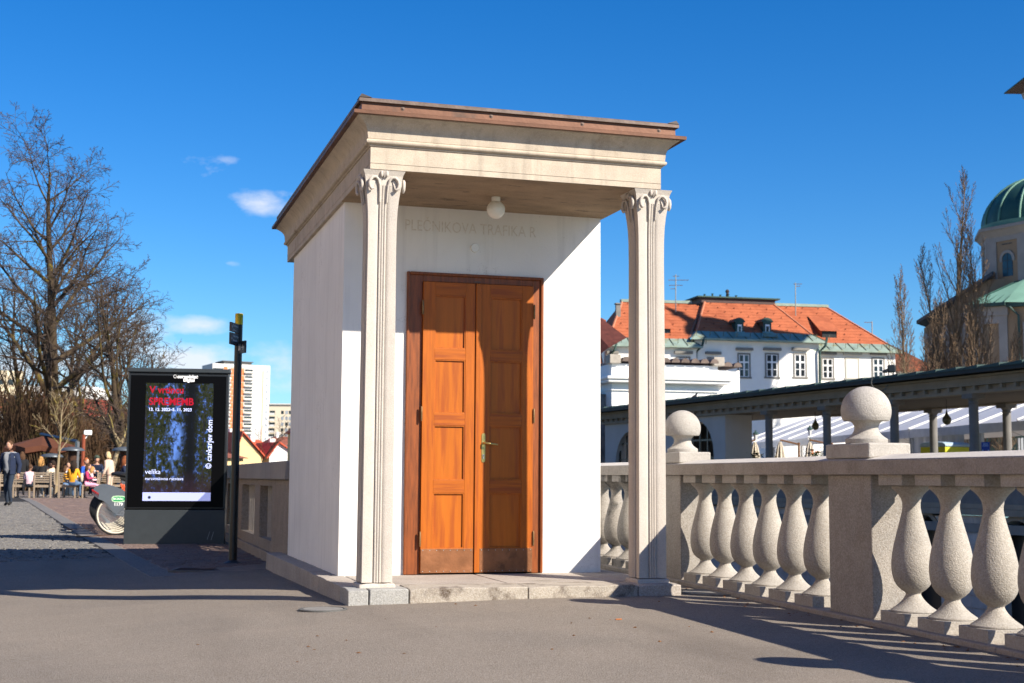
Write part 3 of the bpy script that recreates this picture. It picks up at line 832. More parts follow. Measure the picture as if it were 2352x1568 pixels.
debris('grit', 'pale grit along the foot of the balustrade and step', 'grit', pts, mat('pale_grit', (.26, .22, .17), .9, .4, 60, 0), .002, .007)
pts = []
for i in range(70):
    s_ = random.uniform(-6, .3); d = abs(random.gauss(0, .12))+.07; q = bp(s_, -d, 0); pts.append((q[0], q[1]))
for i in range(26): pts.append((random.uniform(-1.5, 2.6), random.uniform(-4.5, -1.5)))
debris('leaf_scraps', 'small dry leaf scraps scattered on the asphalt', 'leaves', pts, mat('dry_leaf', (.16, .075, .03), .9, .5, 30, 0), .008, .018)
# ================================================================ DIGITAL POSTER
A = aty(283, 1250, 9.35); B = aty(515, 1250, 9.15)
ad = empty('digital_poster', (A.x+.7, A.y, gz(A.x+.7, A.y)), 'tall black digital poster stand showing a forest exhibition poster', 'digital poster')
zg = A.z
AF = frame((A.x, A.y, 0), (B.x-A.x, B.y-A.y)); AW = (Vector((B.x-A.x, B.y-A.y))).length
YD = Vector((A.x, A.y, 0)).y
def adz(px, py):  # local x and z on the front face
    o = AF.translation; nrm = AF.col[1].xyz; d = ray(px, py); t = (o-CAM).dot(nrm)/d.dot(nrm); P = CAM+d*t
    q = AF.inverted() @ P; return q.x, q.z
zt = adz(405, 868)[1]; zs = adz(405, 1170)[1]; ztop = adz(405, 846)[1]; zt = adz(405, 858)[1]
mb = MB(AF); mb.box(.0, 0, zg, AW, .26, zs-.006); build(mb, 'base_cabinet', darkm, ad, bevel=.006)
mb = MB(AF); mb.box(-.008, .03, zg-.02, AW+.008, .23, zg+.02); build(mb, 'foot', blackm, ad)
mb = MB(AF); mb.box(.006, .012, zs-.006, AW-.006, .24, zs+.010); mb.box(-.002, -.004, zs+.010, AW+.002, .26, zt); build(mb, 'upper_cabinet', blackm, ad, bevel=.008)
mb = MB(AF); mb.box(.03, -.0075, zs+.03, AW-.03, -.0045, zt-.03); glo = build(mb, 'front_glass', glassb, ad)
mb = MB(AF); mb.box(-.004, -.006, zt+.004, AW+.006, .26, zt+.018); mb.box(-.022, -.03, zt+.018, AW+.022, .28, ztop); build(mb, 'top_cap', darkm, ad, bevel=.008)
(sx0, sz1), (sx1, _), (_, sz0) = adz(336, 879), adz(491, 879), adz(400, 1150)
def forest_mat():
    M = bpy.data.materials.new('forest_screen'); M.use_nodes = True; t = M.node_tree; L = t.links.new
    b = t.nodes['Principled BSDF']
    def N(k, **kw):
        n = t.nodes.new(k)
        for a, q in kw.items(): setattr(n, a, q)
        return n
    tcn = N('ShaderNodeTexCoord'); sp = N('ShaderNodeSeparateXYZ'); L(tcn.outputs['Generated'], sp.inputs[0])
    def noise(scv, s, d=6, r=.65):
        mp = N('ShaderNodeMapping'); mp.inputs['Scale'].default_value = scv; L(tcn.outputs['Generated'], mp.inputs[0])
        n = N('ShaderNodeTexNoise'); n.inputs['Scale'].default_value = s; n.inputs['Detail'].default_value = d; n.inputs['Roughness'].default_value = r; L(mp.outputs[0], n.inputs['Vector']); return n.outputs['Fac']
    def ramp(f, st):
        n = N('ShaderNodeValToRGB'); e = n.color_ramp.elements
        e[0].position, e[0].color = st[0][0], (*st[0][1], 1); e[1].position, e[1].color = st[-1][0], (*st[-1][1], 1)
        for p, c in st[1:-1]: q = e.new(p); q.color = (*c, 1)
        L(f, n.inputs[0]); return n.outputs[0]
    def mx(f, a, c, mode='MIX'):
        n = N('ShaderNodeMix', data_type='RGBA', blend_type=mode)
        for k, x in (('Factor', f), ('A', a), ('B', c)):
            if isinstance(x, (int, float)): n.inputs[k].default_value = x
            elif isinstance(x, tuple): n.inputs[k].default_value = (*x, 1)
            else: L(x, n.inputs[k])
        return n.outputs['Result']
    def M_(op, a, c=None, cl=False):
        n = N('ShaderNodeMath', operation=op); n.use_clamp = cl
        for i, x in enumerate((a, c)):
            if x is None: continue
            if isinstance(x, (int, float)): n.inputs[i].default_value = x
            else: L(x, n.inputs[i])
        return n.outputs[0]
    leaf = ramp(noise((1, 1, 1.7), 11, 9, .78), [(.34, (.003, .005, .008)), (.44, (.008, .016, .010)), (.50, (.05, .055, .008)), (.545, (.012, .018, .02)), (.58, (.06, .16, .55)), (.66, (.30, .45, .95))])
    # open sky gap down the middle of the picture
    cx = M_('MULTIPLY', M_('ABSOLUTE', M_('SUBTRACT', sp.outputs[0], M_('ADD', .47, M_('MULTIPLY', M_('SUBTRACT', noise((1, 1, 1), 3), .5), .25)))), 5.5)
    gap = M_('SUBTRACT', 1.0, M_('ADD', cx, M_('MULTIPLY', M_('ABSOLUTE', M_('SUBTRACT', sp.outputs[2], .52)), 1.9)), True)
    gapn = M_('MULTIPLY', M_('MULTIPLY', gap, 1.5, True), ramp(noise((1, 1, 1.3), 9, 5), [(.46, (0, 0, 0)), (.56, (1, 1, 1))]))
    c = mx(gapn, leaf, (.16, .34, .95))
    # tall trunks
    tr = ramp(noise((26, 1, .9), 1.0, 2, .4), [(.60, (0, 0, 0)), (.66, (1, 1, 1))])
    c = mx(M_('MULTIPLY', tr, .85), c, (.03, .028, .04))
    # dark reflection band right of centre painted into the picture, and a dark forest floor
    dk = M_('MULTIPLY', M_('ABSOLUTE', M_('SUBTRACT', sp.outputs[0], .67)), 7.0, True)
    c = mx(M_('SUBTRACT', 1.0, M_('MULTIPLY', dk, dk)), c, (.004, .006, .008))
    fl = M_('SUBTRACT', 1.0, M_('MULTIPLY', sp.outputs[2], 4.5), True)
    c = mx(M_('MULTIPLY', fl, .8), c, mx(noise((1, 1, 1), 20), (.01, .008, .01), (.07, .03, .05)))
    L(c, b.inputs['Emission Color']); b.inputs['Emission Strength'].default_value = .55
    b.inputs['Base Color'].default_value = (.004, .004, .005, 1); b.inputs['Roughness'].default_value = .3; b.inputs['Specular IOR Level'].default_value = .05
    return M
h = sz1-sz0
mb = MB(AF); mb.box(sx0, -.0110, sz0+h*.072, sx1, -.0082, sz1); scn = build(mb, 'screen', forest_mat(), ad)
def em(name, c, s=1): return mat(name, c, .3, 0, 1, 0, emit=(c, s))
white_e = em('screen_white', (.45, .5, .75), .55); red_e = em('screen_red', (.22, .002, .010), .6); lil = em('screen_lilac', (.30, .33, .62), .5); dke = em('screen_dark', (.01, .015, .02), .5)
mb = MB(AF); mb.box(sx0, -.0110, sz0, sx1, -.0082, sz0+h*.071); build(mb, 'bottom_strip', lil, scn)
def atx_(t, px, py, size, m_, **k):
    x, z = adz(px, py); o = AF @ Vector((x, -.0125, z)); xd = AF.col[0].xyz
    if k.pop('vert', False): return text(t[0], t[1], size, TM(o, (0, 0, 1), -xd), m_, scn, **k)
    return text(t[0], t[1], size, TM(o, xd), m_, scn, **k)
atx_(('poster_text', 'V vrtincu'), 344, 902, .138, red_e, bold=.004, xs=.95)
atx_(('poster_text', 'SPREMEMB'), 342, 929, .146, red_e, bold=.004, xs=.93)
atx_(('poster_text', '13. 12. 2022–5. 11. 2023'), 341, 943, .062, white_e, bold=.001)
atx_(('poster_text', 'velika'), 333, 1088, .098, white_e, bold=.0)
atx_(('poster_text', 'naravoslovna razstava'), 333, 1102, .062, white_e)
atx_(('poster_text', '© cankarjev dom'), 485, 1076, .112, white_e, vert=True, bold=.001, xs=.92)
mb = MB(AF @ Matrix.Translation((*[0, 0], 0))); x, z = adz(485, 886); mb.prismy([(x-.028+.0, z-.03), (x+.022, z-.03), (x+.03, z+.01), (x+.022, z+.035), (x-.02, z+.035), (x-.03, z+.01)], -.0128, -.0115); build(mb, 'emblem', dke, scn)
x, z = adz(343, 1142); mb = MB(AF); mb.prismy([(x+.022*math.cos(a*.6), z+.022*math.sin(a*.6)) for a in range(10)], -.0125, -.0115); build(mb, 'emblem', dke, scn)
lw = mat('white_print', (.8, .8, .8), .5, 0, 1, 0)
x, z = adz(407, 866)
text('maker_lettering', 'europlakat', .068, TM(AF @ Vector((x, -.0095, z-.012)), AF.col[0].xyz), lw, ad, shear=.2, bold=.003)
text('maker_lettering', 'Digital', .062, TM(AF @ Vector((x+.09, -.0095, z-.062)), AF.col[0].xyz), lw, ad, bold=.004)
mb = MB(AF)
for i in range(10): a = i*.62; mb.tube([(x-.03+.02*math.cos(a), -.0095, z+.01+.024*math.sin(a)), (x-.03+.02*math.cos(a+.62), -.0095, z+.01+.024*math.sin(a+.62))], .004, 5)
build(mb, 'maker_logo', lw, ad)
# scratches on the plinth
mb = MB(AF)
for (a, b) in (((484, 1240), (490, 1221)), ((475, 1239), (481, 1221))):
    (xa, za), (xb, zb) = adz(*a), adz(*b); mb.hexa([(xa, -.001, za), (xa+.008, -.001, za), (xa+.008, .003, za), (xa, .003, za), (xb, -.001, zb), (xb+.008, -.001, zb), (xb+.008, .003, zb), (xb, .003, zb)])
build(mb, 'scratch', mat('scratched_paint', (.22, .26, .28), .6), ad)
# ================================================================ SIGN POST
P = atg(534.4, 1294); zg = gz(P.x, P.y)
sp_ = empty('sign_post', (P.x, P.y, zg), 'slim black sign post with a gold cap and small arrow boards', 'sign post')
top = aty(548, 720, P.y).z-.0
mb = MB(); mb.lathe([(.105, 0), (.105, .008), (.06, .03), (.047, .04)], 24, (P.x, P.y, zg)); build(mb, 'base_flange', darkm, sp_, smooth=40)
mb = MB(); mb.lathe([(.047, .03), (.044, top-zg-.13)], 24, (P.x, P.y, zg)); build(mb, 'pole', blackm, sp_, smooth=40)
gold = mat('gold_paint', (.62, .43, .03), .35, .1, 10, 0, metal=.5)
mb = MB(); mb.lathe([(.046, top-zg-.13), (.046, top-zg-.008), (.042, top-zg), (.001, top-zg)], 24, (P.x, P.y, zg), cap=False); build(mb, 'gold_cap', gold, sp_, smooth=40)
def board(nm, px0, px1, py0, py1, dirx, m_, txts=(), off=0):
    a = aty((px0+px1)/2, (py0+py1)/2, P.y)
    z0 = aty(px0, py1, P.y).z; z1 = aty(px0, py0, P.y).z
    F = frame((P.x, P.y, 0), dirx)
    o_ = None
    return F, z0, z1
bm_ = mat('sign_brown', (.10, .075, .07), .4, .05, 5, 0); bm2 = mat('sign_grey', (.05, .055, .06), .4, .05, 5, 0)
for (z_0, z_1, m_, rows) in ((aty(540, 766, P.y).z, aty(540, 745, P.y).z, bm_, ('Tromostovje', 'Stari trg')), (aty(540, 795, P.y).z, aty(540, 768, P.y).z, bm2, ('Ljubljanski grad', 'Mestna hiša'))):
    F = frame((P.x, P.y, 0), (-.42, -.95))
    mb = MB(F); mb.box(.04, -.012, z_0, .30, .012, z_1); o_ = build(mb, 'arrow_board', m_, sp_, bevel=.003)
    F2 = F @ Matrix.Translation((.04, .0, 0))
    xd = -F.col[0].xyz
    for i, tt in enumerate(rows):
        text('board_lettering', tt, .032, TM(F @ Vector((.235, .0135, z_1-.045-.05*i)), xd), lw, o_)
    text('board_lettering', '←', .05, TM(F @ Vector((.292, .0135, (z_0+z_1)/2-.015)), xd), lw, o_)
z_0, z_1 = aty(552, 813, P.y).z, aty(552, 785, P.y).z
F = frame((P.x-.0, P.y-.0, 0), (.30, -.95)); mb = MB(F); mb.box(.03, -.012, z_0, .21, .012, z_1); o_ = build(mb, 'arrow_board', bm2, sp_, bevel=.003)
text('board_lettering', '→', .10, TM(F @ Vector((.10, -.0135, (z_0+z_1)/2-.035)), F.col[0].xyz), lw, o_)
mb = MB(F)
for xx in (.05, .08): mb.ball((xx, -.0135, (z_0+z_1)/2+.035), .008, .002, .008, 8, 5); mb.box(xx-.007, -.015, (z_0+z_1)/2-.035, xx+.007, -.0125, (z_0+z_1)/2+.022)
build(mb, 'toilet_symbol', lw, o_)
# ================================================================ BICYCLES
grey_b = mat('grey_bicycle_paint', (.085, .10, .12), .4, .06, 10, 0, spec=.5)
cream = mat('cream_tyre_wall', (.62, .57, .46), .7, .08, 10, .1)
alum = mat('brushed_aluminium', (.5, .5, .5), .35, .05, 10, 0, metal=.9)
redr = mat('red_reflector', (.45, .02, .02), .3, 0, 1, 0); orr = mat('orange_reflector', (.8, .25, .02), .3, 0, 1, 0)
green = mat('green_sticker', (.0, .28, .08), .4, 0, 1, 0)
def wheel_mb():
    tyre, rimw, spk = MB(), MB(), MB()
    n = 36
    def tor(mb, Rr, rx, rz):
        vs = []; fs = []; k = 8
        for i in range(n):
            a = 2*math.pi*i/n
            for j in range(k):
                b = 2*math.pi*j/k; rr = Rr+rx*math.cos(b); vs.append((rr*math.cos(a), rz*math.sin(b), rr*math.sin(a)))
        for i in range(n):
            for j in range(k): fs.append((i*k+j, i*k+(j+1) % k, ((i+1) % n)*k+(j+1) % k, ((i+1) % n)*k+j))
        mb.add(vs, fs)
    tor(tyre, .322, .016, .019); tor(rimw, .297, .015, .0165)
    for i in range(28):
        a = 2*math.pi*i/28; s = .03 if i % 2 else -.03
        spk.tube([(.02*math.cos(a+.5), s, .02*math.sin(a+.5)), (.28*math.cos(a), 0, .28*math.sin(a))], .0022, 3)
    spk.tube([(0, -.05, 0), (0, .05, 0)], .02, 10)
    for a in (.9, 3.9): spk.box(.17*math.cos(a)-.03, -.012, .17*math.sin(a)-.012, .17*math.cos(a)+.03, .012, .17*math.sin(a)+.012)
    return tyre, rimw, spk
def bicycle():
    e = empty('bicycle', (0, 0, 0), 'x', 'bicycle', 'shared bicycles parked in a row behind the digital poster')
    for wx in (0, 1.06):
        t, r_, s = wheel_mb()
        wo = build(t, 'wheel', rubber, e, smooth=60); wo.location = (wx, 0, .338)
        a = build(r_, 'rim', cream, wo, local=True, smooth=60); b = build(s, 'spokes', alum, wo, local=True)
    u = .33; hz = .338
    outl = [(-.89, .80), (-.86, 1.0), (-.78, 1.17), (-.62, 1.30), (-.40, 1.38), (-.12, 1.39), (.12, 1.33), (.32, 1.22), (.50, 1.05), (.60, .8), (.42, .40), (.18, .18), (.0, .02), (-.10, .14), (-.22, .32), (-.38, .50), (-.60, .68)]
    mb = MB()
    for yy in (-.055, .055):
        mb.prismy([(x*u, hz+z*u) for x, z in outl], yy-.003, yy+.003)
    pts = [(x*u, hz+z*u) for x, z in outl[:10]]
    for (a, b), (c_, d) in zip(pts, pts[1:]): mb.add([(a, -.052, b), (c_, -.052, d), (c_, .052, d), (a, .052, b)], [(0, 1, 2, 3)])
    g = build(mb, 'rear_guard', grey_b, e, smooth=25)
    mb = MB(); mb.box(-.30, -.03, hz+.27, -.285, .03, hz+.36); build(mb, 'reflector', redr, g)
    def oval(sx_, sz_, y0):
        pts = []
        for i in range(24):
            a = 2*math.pi*i/24; pts.append((.035+sx_*math.copysign(abs(math.cos(a))**.6, math.cos(a)), hz+.262+sz_*math.copysign(abs(math.sin(a))**.7, math.sin(a))))
        m_ = MB(); m_.prismy(pts, y0-.001, y0); return m_
    st = build(oval(.112, .052, -.0585), 'sticker', mat('pale_sticker_border', (.55, .75, .5), .5, 0, 1, 0), g)
    build(oval(.100, .040, -.0598), 'sticker_field', green, g)
    text('sticker_lettering', 'BICIKELJ', .048, TM((-.052, -.0615, hz+.248), (1, 0, 0)), lw, g, bold=.001, xs=.9)
    text('number_lettering', '1179', .072, TM((-.04, -.060, hz+.15), (1, 0, 0)), lw, g, bold=.002)
    mb = MB()
    mb.tube([(0, .05, hz), (.40, .05, .30)], .012, 6); mb.tube([(0, -.06, hz), (.40, -.05, .30)], .014, 6); mb.tube([(0, -.05, hz), (.30, -.02, .62)], .012, 6)
    mb.tube([(.40, 0, .30), (.24, 0, .86)], .018, 8); mb.tube([(.40, 0, .30), (.60, 0, .42), (.86, 0, .78)], .03, 8); mb.tube([(1.06, .05, hz), (.90, .04, .70), (.82, 0, 1.02)], .015, 6); mb.tube([(1.06, -.05, hz), (.90, -.04, .70), (.82, 0, 1.02)], .015, 6)
    build(mb, 'frame', grey_b, e, smooth=40)
    mb = MB(); mb.ball((.17, 0, .99), .14, .085, .045, 14, 8); mb.ball((.30, 0, .995), .09, .04, .03, 10, 6); mb.tube([(.24, 0, .86), (.2, 0, .97)], .014, 8); build(mb, 'saddle', rubber, e, smooth=180)
    mb = MB(); mb.tube([(.66, .28, 1.06), (.76, .22, 1.10), (.82, .05, 1.04), (.82, -.05, 1.04), (.76, -.22, 1.10), (.66, -.28, 1.06)], .013, 8); build(mb, 'handlebar', blackm, e, smooth=60)
    mb = MB()
    mb.box(.92, -.16, .80, 1.2, .16, .82); mb.box(.92, -.17, .82, 1.2, -.155, 1.0); mb.box(.92, .155, .82, 1.2, .17, 1.0); mb.box(1.19, -.155, .82, 1.2, .155, 1.0); build(mb, 'basket', grey_b, e)
    mb = MB(); mb.tube([(.40, -.07, .30), (.40, .07, .30)], .03, 10); mb.tube([(.40, -.08, .30), (.52, -.08, .22)], .01, 6); mb.box(.47, -.17, .21, .57, -.08, .235); mb.tube([(.40, .08, .30), (.28, .08, .38)], .01, 6); mb.box(.23, .08, .375, .33, .17, .40); build(mb, 'crank', alum, e)
    mb = MB(); mb.tube([(.30, -.03, .62), (.22, -.03, .80)], .018, 6); build(mb, 'orange_clamp', mat('orange_red_paint', (.75, .11, .03), .4, 0, 1, 0), e)
    return e
bk = bicycle()
bw = atg(263, 1230)
order = ['nearest', 'second', 'third', 'fourth', 'fifth', 'sixth', 'farthest']
for i in range(7):
    o = bk if i == 0 else copy_tree(bk)
    yy = bw.y+.60*i; xx = bw.x+.012-.018*i
    o.location = (xx, yy, gz(xx, yy)+.002); o.rotation_euler = (random.uniform(-.02, .02), 0, random.uniform(-.02, .02)+R(-3))
    o['label'] = ('grey shared bicycle with cream tyre walls, nearest of the row behind the poster' if i == 0 else
                  'grey shared bicycle, farthest of the row, mostly hidden behind the poster' if i == 6 else
                  'grey shared bicycle, %s from the front of the row behind the poster' % order[i])
# ================================================================ CAFE TERRACE
teak = mat('weathered_teak', (.30, .235, .17), .8, .15, 6, .2, 40, stretch=(8, 8, 1))
def chair():
    e = empty('terrace_chair', (0, 0, 0), 'x', 'chair', 'slatted wooden terrace chairs')
    w = .27
    for sx_ in (-1, 1):
        mb = MB(); mb.box(sx_*w-.022, -.24, 0, sx_*w+.022, -.195, .455); build(mb, 'leg', teak, e)
        mb = MB(); mb.hexa([(sx_*w-.022, .20, 0), (sx_*w+.022, .20, 0), (sx_*w+.022, .25, 0), (sx_*w-.022, .25, 0), (sx_*w-.022, .25, .88), (sx_*w+.022, .25, .88), (sx_*w+.022, .29, .88), (sx_*w-.022, .29, .88)]); build(mb, 'leg', teak, e)
    mb = MB(); mb.box(-w-.02, -.25, .41, w+.02, .22, .44)
    mb.box(-w, -.24, .36, w, -.21, .41); mb.box(-w, .19, .36, w, .22, .41); build(mb, 'seat', teak, e)
    for k in range(5):
        z = .52+.075*k; yy = .225+(z-.44)*.08
        mb = MB(); mb.box(-w+.02, yy, z, w-.02, yy+.02, z+.045); build(mb, 'back_slat', teak, e)
    return e
ch0 = chair(); ch0.scale = (1.08, 1.08, 1.06)
C = []
# (px, D, heading deg of the sitter, label)
chs = [(54, 49.5, 0, 'slatted teak terrace chair holding the child in pale pink, leftmost in the front row'),
       (101, 49.5, 4, 'slatted teak terrace chair with its empty back to us between pink jacket and cream sweater'),
       (159, 49.5, -3, 'slatted teak terrace chair under the woman in the mustard top'),
       (207, 49.8, 100, 'slatted teak terrace chair sideways under the child in pink trousers'),
       (124, 51.2, -30, 'slatted teak terrace chair of the man in the cream sweater'),
       (232, 57.5, 178, 'slatted teak terrace chair pushed to the table of the man in the dark cap'),
       (263, 53.5, 12, 'slatted teak terrace chair behind the bicycles beside the cream coat'),
       (17, 52.5, 20, 'slatted teak terrace chair at the left edge behind the walking man')]
for i, (px, Dp, hd, lb) in enumerate(chs):
    o = ch0 if i == 0 else copy_tree(ch0)
    q = at(px, 1143, Dp); o.location = (q.x, q.y, gz(q.x, q.y)); o.rotation_euler = (0, 0, R(hd+180)-YAW); o['label'] = lb
def table():
    e = empty('terrace_table', (0, 0, 0), 'x', 'table', 'terrace tables')
    mb = MB(); mb.box(-.36, -.36, .71, .36, .36, .74); build(mb, 'table_top', darkm, e, bevel=.005)
    mb = MB(); mb.lathe([(.25, 0), (.25, .02), (.03, .04), (.03, .71)], 14); build(mb, 'pedestal', darkm, e, smooth=40)
    return e
tb0 = table()
cupm = mat('white_china', (.8, .8, .78), .3, 0, 1, 0)
for i, (px, Dp, lb) in enumerate([(80, 50.6, 'dark terrace table between the pink and cream sitters'), (186, 50.6, 'dark terrace table beside the mustard top'), (224, 56.3, 'dark terrace table in front of the man in the dark cap')]):
    o = tb0 if i == 0 else copy_tree(tb0)
    q = at(px, 1140, Dp); z = gz(q.x, q.y); o.location = (q.x, q.y, z); o['label'] = lb
    if i == 2: o.scale = (1.35, 1, 1.3)
    for k, dx in enumerate((-.16, .2)):
        mb = MB(); mb.lathe([(.03, 0), (.045, .03), (.045, .08), (.04, .08), (.038, .02)], 12, (q.x+dx, q.y-.1, z+(.742 if i < 2 else .965))); 
        tag(build(mb, 'coffee_cup', cupm, smooth=50), 'white cup on the %s, %s one' % (lb.replace('dark ', ''), 'left' if k == 0 else 'right'), 'cup', 'white cups on the terrace tables')
def heater(px, py, Dp, lb):
    q = at(px, 1140, Dp); z = gz(q.x, q.y); zt_ = at(px, py, Dp).z-z
    e = empty('patio_heater', (q.x, q.y, z), lb, 'patio heater', 'mushroom patio heaters')
    c_ = (q.x, q.y, z)
    mb = MB(); mb.lathe([(.24, 0), (.24, .5), (.2, .55), (.04, .6), (.04, zt_-.45)], 18, c_); build(mb, 'body', darkm, e, smooth=40)
    mb = MB(); mb.lathe([(.16, zt_-.55), (.18, zt_-.12)], 18, c_); build(mb, 'burner', rust, e, smooth=40)
    mb = MB(); mb.lathe([(.46, zt_-.14), (.46, zt_-.09), (.36, zt_-.02), (.15, zt_+.02), (.001, zt_+.03)], 24, c_, cap=False); build(mb, 'hood', mat('grey_hood', (.10, .115, .13), .4, .05, 5, 0, metal=.3), e, smooth=60)
heater(163, 1027, 55, 'mushroom patio heater left of the red-brown lamp post')
heater(116, 1042, 58, 'lower patio heater behind the man in the cream sweater')
heater(282, 1027, 54, 'mushroom patio heater half hidden by the digital poster')
# brown market parasol
q = at(95, 1100, 62); z = gz(q.x, q.y)
ps = empty('parasol', (q.x, q.y, z), 'large brown canvas parasol over the terrace', 'parasol')
pbm = mat('brown_canvas', (.10, .035, .018), .9, .1, 5, .2, 20)
zt_, ze_ = at(95, 1001, 62).z, at(95, 1030, 62).z
mb = MB(); vs = [(q.x, q.y, zt_)]; n = 8; fs = []
for i in range(n):
    a = 2*math.pi*(i+.5)/n; vs.append((q.x+1.75*math.cos(a), q.y+1.75*math.sin(a), ze_)); 
for i in range(n):
    a = 2*math.pi*(i+1)/n; vs.append((q.x+1.55*math.cos(a), q.y+1.55*math.sin(a), ze_+.12))
for i in range(n): fs += [(0, 1+i, 1+n+i), (0, 1+n+i, 1+(i+1) % n)]
mb.add(vs, fs); o_ = build(mb, 'canopy', pbm, ps)
mb = MB()
for i in range(n):
    for j in ((1+i, 1+n+i), (1+n+i, 1+(i+1) % n)): a, b = vs[j[0]], vs[j[1]]; mb.add([a, b, (b[0], b[1], b[2]-.24), (a[0], a[1], a[2]-.24)], [(0, 1, 2, 3)])
build(mb, 'valance', pbm, ps)
mb = MB(); mb.tube([(q.x, q.y, z), (q.x, q.y, zt_)], .035, 8); build(mb, 'pole', blackm, ps)
# steel frame of the terrace roof
fe = empty('terrace_pergola', at(178, 1100, 58), 'grey steel frame post and beam beside the parasol', 'terrace frame')
mb = MB(); a = at(178, 1014, 58); b = at(178, 1095, 58); mb.tube([(a.x, a.y, a.z), (a.x, a.y, gz(a.x, a.y))], .09, 4); build(mb, 'post', steel, fe)
c_ = at(94, 997, 63); mb = MB(); mb.tube([a, c_], .08, 4); build(mb, 'beam', darkm, fe)
# red-brown lamp post
q = at(188.6, 1100, 56); a = at(188.6, 997, 56)
le = empty('lamp_post', (q.x, q.y, gz(q.x, q.y)), 'red-brown post with a small white lamp head on the terrace', 'lamp post')
mb = MB(); mb.tube([(q.x, q.y, gz(q.x, q.y)), (q.x, q.y, a.z)], .075, 8); build(mb, 'post', mat('red_brown_paint', (.22, .05, .02), .5, .1, 5, 0), le)
mb = MB(); mb.box(q.x+.0, q.y-.1, a.z-.03, q.x+.32, q.y+.1, a.z+.17); build(mb, 'lamp_head', cupm, le, bevel=.04)
mb = MB(); mb.tube([(q.x+.05, q.y, a.z-.2), (q.x+.16, q.y, a.z-.02)], .02, 6); build(mb, 'bracket', cupm, le)
